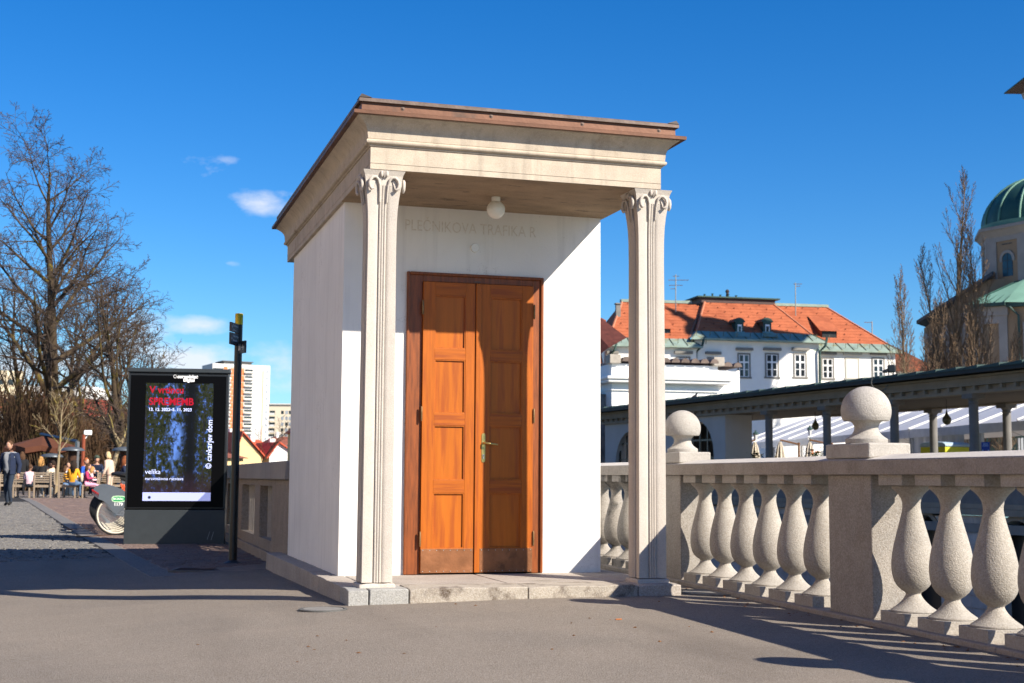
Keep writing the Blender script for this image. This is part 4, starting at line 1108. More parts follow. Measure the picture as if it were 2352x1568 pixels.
# ================================================================ PEOPLE
SKIN = mat('skin', (.50, .28, .19), .6, .03, 5, 0)
def cloth(nm, c): return mat(nm, c, .9, .12, 6, .3, 30)
def person(px, Dp, head, pose, lb, top, legs, shoes, hair, hairl=.1, s=1.0, mod=None, jacket=None, bag=None, grp=None, z0=None, lean=0, cap=None, look=0):
    q = at(px, 1140, Dp); gzz = gz(q.x, q.y) if z0 is None else z0
    e = empty('person', (q.x, q.y, gzz), lb, 'person', grp)
    if pose == 'sit':
        J = dict(pel=(0, 0, .56), bel=(0, .01, .70), che=(0, .03+lean*.5, .90), nec=(0, .03+lean, 1.06), hd=(0, .05+lean, 1.13))
        for sg, n_ in ((-1, 'l'), (1, 'r')):
            J['sh'+n_] = (sg*.165, .02+lean, 1.01); J['el'+n_] = (sg*.22, .06+lean, .76); J['wr'+n_] = (sg*.12, .28+lean, .80)
            J['hi'+n_] = (sg*.09, .02, .53); J['kn'+n_] = (sg*.12, .44, .53); J['an'+n_] = (sg*.12, .42, .09); J['to'+n_] = (sg*.13, .56, .04)
    else:
        J = dict(pel=(0, 0, .95), bel=(0, 0, 1.10), che=(0, .01+lean*.5, 1.31), nec=(0, .01+lean, 1.47), hd=(0, .03+lean, 1.54))
        for sg, n_ in ((-1, 'l'), (1, 'r')):
            J['sh'+n_] = (sg*.175, lean, 1.41); J['el'+n_] = (sg*.235, -.02+lean, 1.13); J['wr'+n_] = (sg*.24, .08+lean, .90)
            J['hi'+n_] = (sg*.09, 0, .90); J['kn'+n_] = (sg*.10, .03, .49); J['an'+n_] = (sg*.10, -.01, .09); J['to'+n_] = (sg*.12, .13, .04)
    if mod: J.update(mod)
    RD = dict(pel=.135, bel=.12, che=.145, nec=.055, hd=.05, sh=.065, el=.048, wr=.032, hi=.095, kn=.06, an=.042, to=.038)
    bones = [('pel', 'bel', 't'), ('bel', 'che', 't'), ('che', 'nec', 't'), ('nec', 'hd', 's')]
    for n_ in 'lr': bones += [('che', 'sh'+n_, 't'), ('sh'+n_, 'el'+n_, 't'), ('el'+n_, 'wr'+n_, 't'), ('pel', 'hi'+n_, 'l'), ('hi'+n_, 'kn'+n_, 'l'), ('kn'+n_, 'an'+n_, 'l'), ('an'+n_, 'to'+n_, 'b')]
    names = list(J); idx = {k: i for i, k in enumerate(names)}
    me = bpy.data.meshes.new('body'); me.from_pydata([J[k] for k in names], [(idx[a], idx[b]) for a, b, _ in bones], [])
    o = bpy.data.objects.new('body', me); col.objects.link(o)
    sk = o.modifiers.new('skin', 'SKIN'); sk.use_smooth_shade = True
    for k, i in idx.items():
        r = RD.get(k) or RD[k[:-1]]
        fat = 1.12 if jacket and k in ('che', 'bel', 'pel') else 1
        me.skin_vertices[0].data[i].radius = (r*fat*(1.15 if k in ('che', 'bel', 'pel') else 1), r*fat*(.85 if k in ('che', 'bel', 'pel') else 1))
        me.skin_vertices[0].data[i].use_root = (k == 'pel')
    ssf = o.modifiers.new('sub', 'SUBSURF'); ssf.levels = 1; ssf.render_levels = 1
    bpy.context.view_layer.update()
    m2 = bpy.data.meshes.new_from_object(o.evaluated_get(bpy.context.evaluated_depsgraph_get()))
    bpy.data.objects.remove(o)
    mb = MB(); mb.v = [tuple(v.co) for v in m2.vertices]; mb.f = [tuple(p.vertices) for p in m2.polygons]
    segs = [(Vector(J[a]), Vector(J[b]), t) for a, b, t in bones]
    code = {'t': 0, 'l': 1, 's': 2, 'b': 3}
    for p in m2.polygons:
        c_ = p.center; best = min(segs, key=lambda S: ((S[0]+(S[1]-S[0])*max(0, min(1, (c_-S[0]).dot(S[1]-S[0])/max(1e-6, (S[1]-S[0]).length_squared))))-c_).length)
        mb.mi.append(code[best[2]])
    # hands: palm, four fingers and a thumb
    for n_, sg in (('l', -1), ('r', 1)):
        w = Vector(J['wr'+n_]); d = (w-Vector(J['el'+n_])).normalized(); sd_ = d.cross(Vector((0, 0, 1)))
        sd_ = sd_.normalized() if sd_.length > .2 else Vector((0, 1, 0))
        mb.tube([w-d*.01, w+d*.04, w+d*.09], [.028, .036, .03], 6, mi=2)
        for f_ in range(4):
            b0 = w+d*.085+sd_*(-.027+.018*f_); ln = (.06, .072, .066, .05)[f_]; mb.tube([b0, b0+d*ln*.5, b0+d*ln*.9+Vector((0, 0, -.012))], [.0095, .009, .007], 5, mi=2)
        b0 = w+d*.03-sd_*.03*sg; mb.tube([b0, b0+d*.03-sd_*.025*sg, b0+d*.055-sd_*.03*sg], [.012, .011, .008], 5, mi=2)
    hd = Vector(J['hd']); hc = hd+Vector((0, .015, .115))
    mb.ball(hc, .078, .098, .118, 16, 12, mi=2)
    if look: pass
    mb.add([(hc.x-.014, hc.y+.092, hc.z-.03), (hc.x+.014, hc.y+.092, hc.z-.03), (hc.x, hc.y+.118, hc.z-.024), (hc.x, hc.y+.094, hc.z+.015)], [(0, 1, 2), (1, 3, 2), (3, 0, 2)], 2)
    for sg in (-1, 1):
        mb.ball((hc.x+sg*.08, hc.y-.005, hc.z-.005), .012, .02, .03, 8, 6, mi=2)
        mb.ball((hc.x+sg*.03, hc.y+.088, hc.z+.012), .011, .007, .006, 8, 5, mi=4)
    mb.tube([(hc.x-.022, hc.y+.088, hc.z-.058), (hc.x, hc.y+.094, hc.z-.057), (hc.x+.022, hc.y+.088, hc.z-.058)], .005, 5, mi=5)
    b_ = build(mb, 'body', [top, legs, SKIN, shoes, mat('eye_dark', (.03, .02, .02), .4, 0, 1, 0), mat('lips', (.35, .12, .10), .6, 0, 1, 0)], e, smooth=180, local=True)
    mbh = MB(); mbh.ball(hc+Vector((0, -.014, .022)), .086, .100, .112, 16, 12)
    # cut the face open
    mbh.f = [f for f in mbh.f if not (sum(mbh.v[i][1] for i in f)/len(f) > hc.y+.045 and sum(mbh.v[i][2] for i in f)/len(f) < hc.z+.055) and not (sum(mbh.v[i][2] for i in f)/len(f) < hc.z-.06)]
    mbh.mi = [0]*len(mbh.f)
    if hairl > .12:
        n = 14
        for i in range(n):
            a = math.pi*(1.0+i/(n-1)); x = hc.x+.082*math.cos(a); yv = hc.y-.01+.09*math.sin(a)
            mbh.tube([(x, yv, hc.z+.03), (x*1.12-hc.x*.12, yv-.012, hc.z-.08), (hc.x+(x-hc.x)*1.35, yv-.035+random.uniform(-.01, .01), hc.z-hairl-random.uniform(0, .05))], [.022, .03, .008], 5)
    build(mbh, 'hair', hair, e, smooth=180, local=True)
    if cap:
        mbc = MB(); mbc.ball(hc+Vector((0, -.005, .05)), .093, .108, .085, 14, 8); mbc.box(hc.x-.06, hc.y+.07, hc.z+.05, hc.x+.06, hc.y+.17, hc.z+.062); build(mbc, 'cap', cap, e, smooth=60, local=True)
    if jacket:   # open jacket: shell over back, sides and arms
        mbj = MB(); C_ = Vector(J['che']); P_ = Vector(J['pel']); N_ = Vector(J['nec'])
        rows = [(P_.z-.08, .19, .165), (P_.z+.12, .18, .155), (C_.z-.02, .195, .165), (C_.z+.09, .19, .14), (N_.z-.015, .10, .10)]
        vs = []; fs = []; n = 13
        for (z_, rx, ry) in rows:
            cy_ = P_.y+(C_.y-P_.y)*max(0, min(1, (z_-P_.z)/(C_.z-P_.z)))
            for i in range(n):
                a = R(125)+R(290)*i/(n-1); vs.append((rx*math.cos(a), cy_+ry*math.sin(a), z_))
        for j in range(len(rows)-1):
            for i in range(n-1): fs.append((j*n+i, j*n+i+1, (j+1)*n+i+1, (j+1)*n+i))
        mbj.add(vs, fs)
        for n_ in 'lr':
            S_, E_, W_ = Vector(J['sh'+n_]), Vector(J['el'+n_]), Vector(J['wr'+n_])
            mbj.tube([S_+(C_-S_)*.2, S_, E_, W_-(W_-E_)*.05], [.09, .088, .066, .05], 10, cap=False)
        build(mbj, 'jacket', jacket, e, smooth=180, local=True)
    if bag:
        mbb = MB(); C_ = Vector(J['che']); mbb.ball((0, C_.y-.20, C_.z-.10), .14, .09, .19, 12, 9); mbb.tube([(-.1, C_.y-.14, C_.z+.06), (-.11, C_.y+.05, C_.z+.16), (-.1, C_.y+.13, C_.z)], .014, 5); mbb.tube([(.1, C_.y-.14, C_.z+.06), (.11, C_.y+.05, C_.z+.16), (.1, C_.y+.13, C_.z)], .014, 5)
        o2 = build(mbb, 'backpack', bag, None, smooth=180, local=True); o2.location = (q.x, q.y, gzz); o2.rotation_euler = (0, 0, R(head)-YAW); o2.scale = (s, s, s)
        tag(o2, 'small cream backpack worn by the child in magenta and pink', 'backpack')
    e.scale = (s, s, s); e.rotation_euler = (0, 0, R(head)-YAW)
    return e
black = cloth('black_cloth', (.012, .012, .014)); navy = cloth('navy_cloth', (.014, .022, .05)); jeans = cloth('dark_jeans', (.02, .03, .048)); grey = cloth('grey_sweater', (.30, .31, .33))
creamc = cloth('cream_cloth', (.62, .53, .38)); pinkl = cloth('pale_pink_cloth', (.72, .50, .54)); pink = cloth('pink_cloth', (.75, .36, .50)); mag = cloth('magenta_cloth', (.42, .04, .12)); must = cloth('mustard_cloth', (.72, .33, .02)); blue = cloth('blue_cloth', (.02, .09, .42)); bjean = cloth('blue_jeans', (.09, .16, .28)); beige = cloth('beige_coat', (.58, .43, .33))
brown_h = cloth('brown_hair', (.08, .04, .02)); dark_h = cloth('dark_hair', (.025, .015, .01)); blond_h = cloth('blond_hair', (.42, .22, .07)); pale_h = cloth('pale_blond_hair', (.55, .40, .22)); red_h = cloth('red_hair', (.30, .09, .03)); aub_h = cloth('auburn_hair', (.20, .06, .02)); capm = cloth('green_cap', (.05, .07, .05)); shw = cloth('white_shoes', (.7, .7, .7)); shb = cloth('black_shoes', (.012, .012, .012))
walk = dict(knl=(-.10, .12, .50), anl=(-.10, .02, .11), tol=(-.11, .16, .05), knr=(.10, -.01, .49), anr=(.11, -.14, .10), tor=(.12, -.02, .04), ell=(-.25, -.08, 1.13), wrl=(-.26, -.02, .88), elr=(.25, .0, 1.13), wrr=(.27, .08, .88))
person(19, 37.4, 168, 'stand', 'young man in an open navy jacket and grey sweater walking over the cobbles', grey, jeans, shb, brown_h, s=1.01, mod=walk, jacket=navy)
person(66, 49.2, 3, 'sit', 'child in a pale pink jacket sitting with back to us', pinkl, jeans, shw, brown_h, s=.88)
person(90, 52.5, 8, 'sit', 'woman with long blond hair and black coat seen from behind', black, black, shb, blond_h, hairl=.36, s=1.12, jacket=black)
person(121, 51.0, 62, 'sit', 'man in a cream sweater drinking, facing left', creamc, jeans, shw, dark_h, s=1.0, mod=dict(wrl=(-.03, .26, 1.02), ell=(-.2, .16, .80), wrr=(.04, .25, 1.03), elr=(.2, .16, .80)))
person(47, 54, 20, 'stand', 'dark-haired person in black behind the walking man', black, black, shb, brown_h, hairl=.28, s=.98, jacket=black)
person(166, 49.1, -4, 'sit', 'dark-haired woman in a mustard top seen from behind', must, bjean, shb, dark_h, hairl=.34, s=1.0)
person(145, 51.5, -60, 'sit', 'small child in an orange top beside the mustard woman', must, bjean, shb, brown_h, hairl=.2, s=.86)
person(155, 52.8, 190, 'sit', 'dark-haired person in white facing us behind the mustard woman', shw, jeans, shb, dark_h, s=.98)
person(197, 49.6, -78, 'sit', 'child in magenta top and pink trousers sitting sideways', mag, pink, shw, brown_h, hairl=.2, s=.92, bag=creamc)
person(207, 50.6, -66, 'sit', 'child in pale top and pink trousers leaning beside the magenta one', pinkl, pink, shw, blond_h, hairl=.2, s=.84)
person(192, 55.5, 250, 'sit', 'red-haired boy in a blue hoodie', blue, jeans, shb, red_h, s=1.12)
person(222, 57.8, 182, 'sit', 'man in a dark cap and navy jumper at the far table', navy, jeans, shb, dark_h, s=1.22, cap=capm, lean=.08)
person(252, 53.0, 80, 'stand', 'blond woman in a long cream coat bending over', beige, beige, shb, pale_h, hairl=.14, s=.98, lean=.10, jacket=beige)
person(281, 47.5, -70, 'sit', 'auburn-haired woman in dark jacket at the edge of the poster', navy, black, shb, aub_h, hairl=.24, s=1.1)
# ================================================================ RIGHT BANK
stucco = mat('white_stucco', (.80, .78, .73), .9, .03, 2, .2, 20)
whited = mat('bright_white_stucco', (.82, .81, .78), .9, .03, 2, .2, 20)
sill_m = mat('grey_stone_trim', (.20, .19, .17), .9, .1, 3, .2, 20)
winf = mat('white_window_paint', (.75, .75, .75), .6, .02, 3, 0)
pane_m = mat('dark_window_glass', (.02, .025, .03), .08, .2, 1, 0, spec=.6)
tile = mat('orange_roof_tiles', (.37, .105, .045), .85, .14, 1.6, .8, 9, c2=(.30, .080, .034), c2s=.7, c2t=.5, dist=.05)
tileold = mat('old_mixed_roof_tiles', (.10, .035, .018), .9, .5, 2.6, .8, 8, c2=(.30, .07, .022), c2s=3, c2t=.52, dist=.05)
patina = mat('green_copper_patina', (.23, .30, .255), .6, .16, 1.2, .2, 10, c2=(.22, .20, .10), c2s=1.3, c2t=.56, metal=.1)
patd = mat('dark_copper', (.035, .07, .06), .6, .2, 1.2, .2, 10, metal=.2)
def world_pts(lst, D): return [at(px, py, D) for px, py in lst]
# ---------- palace: facade frame; x along the facade, z up
def fac(p0, D0, p1, D1):
    a = at(p0, 1000, D0); b = at(p1, 1000, D1)
    F = frame((a.x, a.y, 0), (b.x-a.x, b.y-a.y)); return F, Vector((b.x-a.x, b.y-a.y)).length
def fx(F, px, py):
    o = F.translation; nrm = F.col[1].xyz; d = ray(px, py); t = (o-CAM).dot(nrm)/d.dot(nrm)
    q = F.inverted() @ (CAM+d*t); return q.x, q.z
def window(F, parent, px0, px1, py0, py1, hood=True, blind=False, rows=3, y=0, frame_m=None):
    x0, z1 = fx(F, px0, py0); x1, _ = fx(F, px1, py0); _, z0 = fx(F, (px0+px1)/2, py1)
    w = .14
    mb = MB(F); mb.box(x0-w*1.6, y-.07, z0-w*1.1, x1+w*1.6, y-.002, z0-.001); mb.box(x0-w, y-.05, z0, x0, y-.002, z1+w); mb.box(x1, y-.05, z0, x1+w, y-.002, z1+w); mb.box(x0+.001, y-.05, z1, x1-.001, y-.002, z1+w)
    if hood: mb.box(x0-w*2.1, y-.32, z1+w*2.6, x1+w*2.1, y-.002, z1+w*4.2)
    wo = build(mb, 'window', sill_m if not blind else stucco2, parent)
    if blind:
        mb = MB(F); mb.box(x0+.001, y-.02, z0, x1-.001, y-.003, z1-.001); build(mb, 'blind_panel', stucco, wo); return wo
    mb = MB(F); t = .075; yy = y-.035
    mb.box(x0+.001, yy, z0+.001, x0+t, y-.004, z1-.001); mb.box(x1-t, yy, z0+.001, x1-.001, y-.004, z1-.001); xm = (x0+x1)/2
    mb.box(xm-.07, yy-.004, z0+.001, xm+.07, y-.004, z1-.001)
    for i in range(rows+1):
        z = z0+(z1-z0)*([0, .33, .66, 1][i] if rows == 3 else i/rows); h = .05 if i in (0, rows) else (.025 if i == 1 else .07)
        mb.box(x0+t, yy+.002, max(z0+.001, z-h), xm-.07, y-.004, min(z1-.001, z+h)); mb.box(xm+.07, yy+.002, max(z0+.001, z-h), x1-t, y-.004, min(z1-.001, z+h))
    build(mb, 'frame', frame_m or winf, wo)
    for i in range(rows):
        za, zb_ = z0+(z1-z0)*([0, .33, .66, 1][i] if rows == 3 else i/rows), z0+(z1-z0)*([0, .33, .66, 1][i+1] if rows == 3 else (i+1)/rows)
        for (xa, xb) in ((x0+t, xm-.07), (xm+.07, x1-t)):
            mb = MB(F); mb.box(xa, y-.012, za+.03, xb, y-.005, zb_-.03); build(mb, 'pane', pane_m, wo)
    return wo
stucco2 = mat('beige_trim', (.42, .40, .34), .9, .05, 3, .2, 20)
# main range
FM, LM = fac(1597, 116.5, 1884, 119)
pal = empty('palace', FM @ Vector((LM/2, 8, 0)), 'white palace with orange tiled mansard roof, green copper eaves and round-topped dormers', 'palace')
def hx(F, px, py): return fx(F, px, py)
zE = hx(FM, 1740, 781)[1]
def wall_box(F, L, z1, dep, parent, m_, nm='wall', y=0, x0=0, z0=-6):
    mb = MB(F); mb.box(x0, y, z0, L, y+dep, z1); return build(mb, nm, m_, parent)
def roof_trap(F, parent, xl, xr, ze, zt_, tl, tr, dep, m_, over=.5, flare=.72, nm='roof', y=0):
    # front slope with a flared copper foot
    mb = MB(F); run = dep
    zf = ze+flare
    mb.add([(xl-over, y-over-.1, ze), (xr+over, y-over-.1, ze), (xr+over-.9, y+.55, zf), (xl-over+.9, y+.55, zf)], [(0, 1, 2, 3)])
    mb.add([(xl-over, y-over-.1, ze-.14), (xr+over, y-over-.1, ze-.14), (xr+over, y-over-.1, ze), (xl-over, y-over-.1, ze), (xl-over, y+.1, ze-.14), (xr+over, y+.1, ze-.14)], [(0, 1, 2, 3), (4, 5, 1, 0)])
    mb.add([(xr+over, y-over-.1, ze), (xr+over, y+dep*2, ze), (xr+over-.9, y+dep*2, zf), (xr+over-.9, y+.55, zf)], [(0, 1, 2, 3)])
    mb.add([(xl-over, y-over-.1, ze), (xl-over, y+dep*2, ze), (xl-over+.9, y+dep*2, zf), (xl-over+.9, y+.55, zf)], [(3, 2, 1, 0)])
    eo = build(mb, 'copper_eaves', patina, parent)
    nseam = int((xr-xl+2*over)/1.15)
    for i in range(nseam+1):
        x = xl-over+.1+(xr-xl+2*over-.2)*i/nseam; x2 = min(max(x-.12, xl-over+.95), xr+over-.95)
        ls = MB(F); ls.tube([(x, y-over-.12, ze+.02), (x2, y+.5, zf+.02)], .035, 4)
        ls.tube([(x+.4, y-over+.1, ze+.2), (x+.4, y-over+.0, ze+.62)], .03, 3)
        build(ls, 'seam', mat('brown_stained_seam', (.10, .10, .06), .8, .2, 3, 0), eo)
    mb = MB(F)
    mb.add([(xl-over+.9, y+.55, zf), (xr+over-.9, y+.55, zf), (tr, y+run, zt_), (tl, y+run, zt_)], [(0, 1, 2, 3)])
    mb.add([(xr+over-.9, y+.55, zf), (xr+over-.9, y+dep*2, zf), (tr, y+run+.1, zt_), (tr, y+run, zt_)], [(0, 1, 2, 3)])
    mb.add([(xl-over+.9, y+.55, zf), (xl-over+.9, y+dep*2, zf), (tl, y+run+.1, zt_), (tl, y+run, zt_)], [(3, 2, 1, 0)])
    ro = build(mb, nm, tile, parent)
    # small snow hooks in staggered rows on the tiles
    hk = MB(F); nr = 7; P0 = Vector((0, y+.55, zf)); P1_ = Vector((0, y+run, zt_))
    for r_ in range(nr):
        t = (r_+.6)/nr
        xa = xl-over+.9+(tl-xl+over-.9)*t; xb = xr+over-.9+(tr-xr-over+.9)*t; n = max(1, int((xb-xa)/1.55))
        for i in range(n):
            x = xa+.6+(i+(.5 if r_ % 2 else 0))*1.55
            if x < xb-.4: yy = P0.y+(P1_.y-P0.y)*t; zz = P0.z+(P1_.z-P0.z)*t; hk.box(x-.045, yy-.06, zz+.02, x+.045, yy-.02, zz+.12)
    tag(build(hk, 'snow_hook', mat('hook_brown', (.17, .045, .02), .8, 0, 1, 0), ro), kind='stuff')
    # tile courses as low ribs
    tc_ = MB(F); nc = int((zt_-zf)/.30)
    for r_ in range(1, nc):
        t = r_/nc; xa = xl-over+.9+(tl-xl+over-.9)*t; xb = xr+over-.9+(tr-xr-over+.9)*t; yy = P0.y+(P1_.y-P0.y)*t; zz = P0.z+(P1_.z-P0.z)*t
        tc_.box(xa+.05, yy-.02, zz-.0, xb-.05, yy+.03, zz+.018)
    tag(build(tc_, 'tile_course', tile, ro), kind='stuff')
    # ridge tiles along the hips
    for (a, b) in (((xl-over+.9, y+.55, zf), (tl, y+run, zt_)), ((xr+over-.9, y+.55, zf), (tr, y+run, zt_))):
     rd = MB(F); rd.tube([a, b], .10, 5)
     build(rd, 'hip_tiles', mat('hip_tile', (.42, .16, .09), .85, .2, 4, 0), ro)
    return ro, P0, P1_
wall_box(FM, LM, zE, 14, pal, stucco)
tl, zt_ = hx(FM, 1643, 692); tr, _ = hx(FM, 1795, 692)
DEP = 4.2
k = (116+DEP)/116
ro, P0, P1_ = roof_trap(FM, pal, 0, LM, zE, zt_*k-.1, tl*1.0+.6, tr+1.1, DEP, tile)
# flat copper deck on top
mb = MB(FM); zt2 = zt_*k-.1; mb.box(tl+.3, DEP-.05, zt2-.02, tr+1.2, DEP+7, zt2+.42); build(mb, 'attic_band', mat('brown_sheet_band', (.07, .04, .035), .6, .15, 2, 0), pal)
mb = MB(FM); mb.box(tl-.15, DEP-.3, zt2+.42, tr+1.6, DEP+7.2, zt2+.54); build(mb, 'roof_deck', patd, pal)
for i in range(5):
    mb = MB(FM); x = tl+1.2+i*.75; mb.lathe([(.09, zt2+.5), (.09, zt2+.68+.08*(i % 2)), (.14, zt2+.71+.08*(i % 2))], 8, (x-.6, DEP, 0)); build(mb, 'roof_vent', patd, pal)
x = hx(FM, 1667, 670)[0]+.6; mb = MB(FM); mb.lathe([(.14, zt2+.5), (.13, zt2+1.1), (.2, zt2+1.15), (.12, zt2+1.35)], 10, (x+1.6, DEP+1, 0)); build(mb, 'flue', mat('rusty_flue', (.05, .035, .03), .8, .2, 5, 0), pal)
# round-topped dormers
for px in (1702, 1766):
    x0, z0 = hx(FM, px-8, 762); x1, z1 = hx(FM, px+10, 733); s_ = 1.0
    y = .42
    mb = MB(FM); w = (x1-x0)/2; cx = (x0+x1)/2; pl = [(cx-w, z0-1.2), (cx+w, z0-1.2), (cx+w, z1-.2), (cx+w+.18, z1-.2)]+[(cx+(w+.12)*math.cos(a), z1-.15+.34*math.sin(a)) for a in (.3, .8, 1.3, 1.8, 2.3, 2.8)]+[(cx-w-.18, z1-.2), (cx-w, z1-.2)]
    mb.prismy(pl, y, y+3.2); do = build(mb, 'dormer', patd, pal)
    mb = MB(FM)
    for (a, b) in ((cx-w*.52, cx-w*.36), (cx+w*.36, cx+w*.52)): mb.box(a, y-.03, z0-.1, b, y-.004, z1-.42)
    mb.box(cx-w*.36, y-.03, z0-.1, cx+w*.36, y-.004, z0+.06); mb.box(cx-w*.36, y-.03, z1-.58, cx+w*.36, y-.004, z1-.42); build(mb, 'frame', winf, do)
    mb = MB(FM); mb.box(cx-w*.36, y-.02, z0+.06, cx+w*.36, y-.005, z1-.58); build(mb, 'pane', pane_m, do)
    mb = MB(FM); mb.add([(cx-w-.05, y-.02, z0+.1), (cx+w+.05, y-.02, z0+.1), (cx+w+.55, -.35, z0-.45), (cx-w-.55, -.35, z0-.45)], [(0, 3, 2, 1)]); build(mb, 'apron', patina, do)
window(FM, pal, 1627, 1647, 823, 862)
for a, b in ((1697, 1720), (1760, 1785), (1825, 1849)): window(FM, pal, a, b, 814, 865)
# right wing
FRt, LR = fac(1881, 119.6, 2060, 121)
zR = hx(FRt, 1970, 806)[1]
wall_box(FRt, LR, zR, 13, pal, stucco)
tl2, zt3 = hx(FRt, 1800, 703); tr2, _ = hx(FRt, 1937, 703)
roof_trap(FRt, pal, -1.0, LR, zR, zt3*1.045, tl2, tr2+.7, 5.2, tile, nm='roof')
mb = MB(FRt); mb.box(tl2, 5.1, zt3*1.045, tr2+.9, 5.6, zt3*1.045+.25); build(mb, 'ridge_cap', patina, pal)
for (a, b, bl) in ((1887, 1912, False), (1942, 1970, True), (2003, 2028, False)): window(FRt, pal, a+2, b, 824, 868, blind=bl)
def gable_dormer(F, px, py, sc_=1.0):
    x, z = fx(F, px, py); z -= .1
    w = .75*sc_
    y0 = 1.2
    mb = MB(F)
    mb.add([(x-w, y0, z), (x+w, y0, z), (x+w, y0, z+.9), (x-w, y0, z+.9), (x+w, y0+2.4, z+2.3), (x-w, y0+2.4, z+2.3), (x-w, y0+2.4, z), (x+w, y0+2.4, z)], [(3, 2, 4, 5), (0, 3, 5, 6), (2, 1, 7, 4)])
    do = build(mb, 'dormer', tile, pal)
    mb = MB(F); mb.box(x-w+.05, y0+.02, z, x+w-.05, y0+.1, z+.85); build(mb, 'louvre', blackm, do)
    mb = MB(F); mb.add([(x-w-.25, y0-.25, z+.78), (x+w+.25, y0-.25, z+.78), (x+w+.2, y0+2.6, z+2.45), (x-w-.2, y0+2.6, z+2.45)], [(0, 1, 2, 3)]); build(mb, 'dormer_roof', tile, do)
gable_dormer(FRt, 1918, 775, .95)
# left wing (seen either side of the porch column)
FL, LL = fac(1392, 115, 1604, 116.2)
zL = hx(FL, 1500, 794)[1]
wall_box(FL, LL-.02, zL, 12, pal, stucco)
tlL, ztL = hx(FL, 1448, 694)
roof_trap(FL, pal, 0, LL-.2, zL, ztL*1.045, tlL+.5, LL+2, 5.2, tile)
mb = MB(FL); mb.box(tlL+.4, 5.1, ztL*1.045, LL+1, 5.7, ztL*1.045+.25); build(mb, 'ridge_cap', patina, pal)
gable_dormer(FL, 1530, 770, .95)
for a, b in ((1460, 1482), (1556, 1582)): window(FL, pal, a, b, 822, 862)
window(FL, pal, 1400, 1412, 822, 862)
x, z = hx(FL, 1440, 690); mb = MB(FL); mb.box(x-.2, 3.2, z-3, x+.2, 3.6, z+.1); mb.box(x-.26, 3.1, z+.1, x+.26, 3.7, z+.2); build(mb, 'chimney', sill_m, pal)
x, z = hx(FL, 1552, 684); mb = MB(FL); mb.lathe([(.3, z-.6), (.3, z+.6), (.4, z+.7)], 8, (x, 5.4, 0)); build(mb, 'chimney', patd, pal)
# gutters and drain pipes in the corners
for (F, px, py) in ((FM, 1600, 800), (FM, 1882, 800), (FL, 1400, 810)):
    x, z = hx(F, px, py); mb = MB(F); mb.tube([(x+.5, -.5, z+.9), (x+.3, -.6, z+.2), (x-.1, -.25, z-.3), (x-.1, -.15, z-8)], .11, 6); build(mb, 'drain_pipe', patd, pal)
# television aerials
def aerial(px, py0, py1, D, lb, arms):
    a = at(px, py0, D); b = at(px, py1, D)
    e = empty('tv_aerial', a, lb, 'aerial', 'television aerials on the palace roofs')
    mb = MB(); mb.tube([a-Vector((0, 0, 1)), b], .05, 5); build(mb, 'mast', steel, e)
    mb = MB()
    for (x0, x1, py) in arms: mb.tube([at(x0, py, D), at(x1, py, D)], .03, 4)
    build(mb, 'antenna_arm', steel, e)
aerial(1552, 690, 630, 121, 'television aerial with two arms on the left palace roof', [(1535, 1582, 643), (1537, 1568, 655), (1545, 1560, 634), (1540, 1552, 663)])
aerial(1827, 700, 649, 123, 'tall thin aerial beside the middle palace roof', [(1822, 1842, 652), (1828, 1838, 657)])
aerial(2003, 762, 738, 124, 'faint aerial beside the sloping right end of the palace roof', [(1985, 2003, 740)])
# ---------- dark hipped roof of the neighbour at the far left
nb = empty('neighbour_house', at(1400, 900, 112), 'house with dark red hipped roof showing left of the porch column', 'house')
F, L_ = fac(1330, 108, 1440, 110)
xa, za = fx(F, 1352, 832); xb, zb_ = fx(F, 1452, 700)
mb = MB(F); mb.add([(xa, 0, za), (xa+5.0, 6, za), (fx(F, 1398, 735)[0], 4, fx(F, 1398, 722)[1]), (fx(F, 1437, 704)[0], 5, fx(F, 1437, 704)[1]), (fx(F, 1440, 760)[0], 0, fx(F, 1440, 775)[1]), (fx(F, 1385, 838)[0], -1, fx(F, 1385, 800)[1])], [(0, 5, 4, 3, 2), (0, 2, 3, 1)])
build(mb, 'roof', mat('dark_red_tiles', (.09, .025, .018), .9, .3, 2, .4, 9), nb)
mb = MB(F); mb.box(xa+.5, 1.0, -6, fx(F, 1430, 800)[0], 7, za); build(mb, 'wall', stucco, nb)
far = empty('far_orange_roof_house', at(1350, 760, 160), 'sliver of an orange roof behind the kiosk wall', 'house')
mb = MB(); P = [at(1300, 690, 160), at(1392, 735, 160), at(1392, 790, 160), at(1300, 790, 160)]; Q = [p+Vector((2, 8, 0)) for p in P]; mb.hexa([tuple(p) for p in P+Q]); build(mb, 'roof', tile, far)
mb = MB(); P = [at(1300, 790, 160.3), at(1390, 790, 160.3), at(1390, 1000, 160.3), at(1300, 1000, 160.3)]; Q = [p+Vector((2, 8, 0)) for p in P]; mb.hexa([tuple(p) for p in P+Q]); build(mb, 'wall', stucco, far)
# house with old mottled roof right of the palace
oh = empty('old_roof_house', at(2080, 850, 135), 'house with mottled brown-orange roof between palace and poplars', 'house')
F, L_ = fac(2020, 133, 2150, 137)
x0, z0 = fx(F, 2012, 762); x1, z1 = fx(F, 2130, 758); _, z2 = fx(F, 2070, 858)
mb = MB(F); mb.add([(x0, 6, z0), (x1, 6, z0), (x1+1, -2, z2), (x0-3, -2, z2)], [(0, 1, 2, 3)]); mb.add([(x0, 6.1, z0), (x1, 6.1, z0), (x1+1, 14, z2), (x0-3, 14, z2)], [(3, 2, 1, 0)]); build(mb, 'roof', tileold, oh)
mb = MB(F); mb.box(x0-2, -1, -6, x1, 13, z2+.2); build(mb, 'wall', stucco, oh)
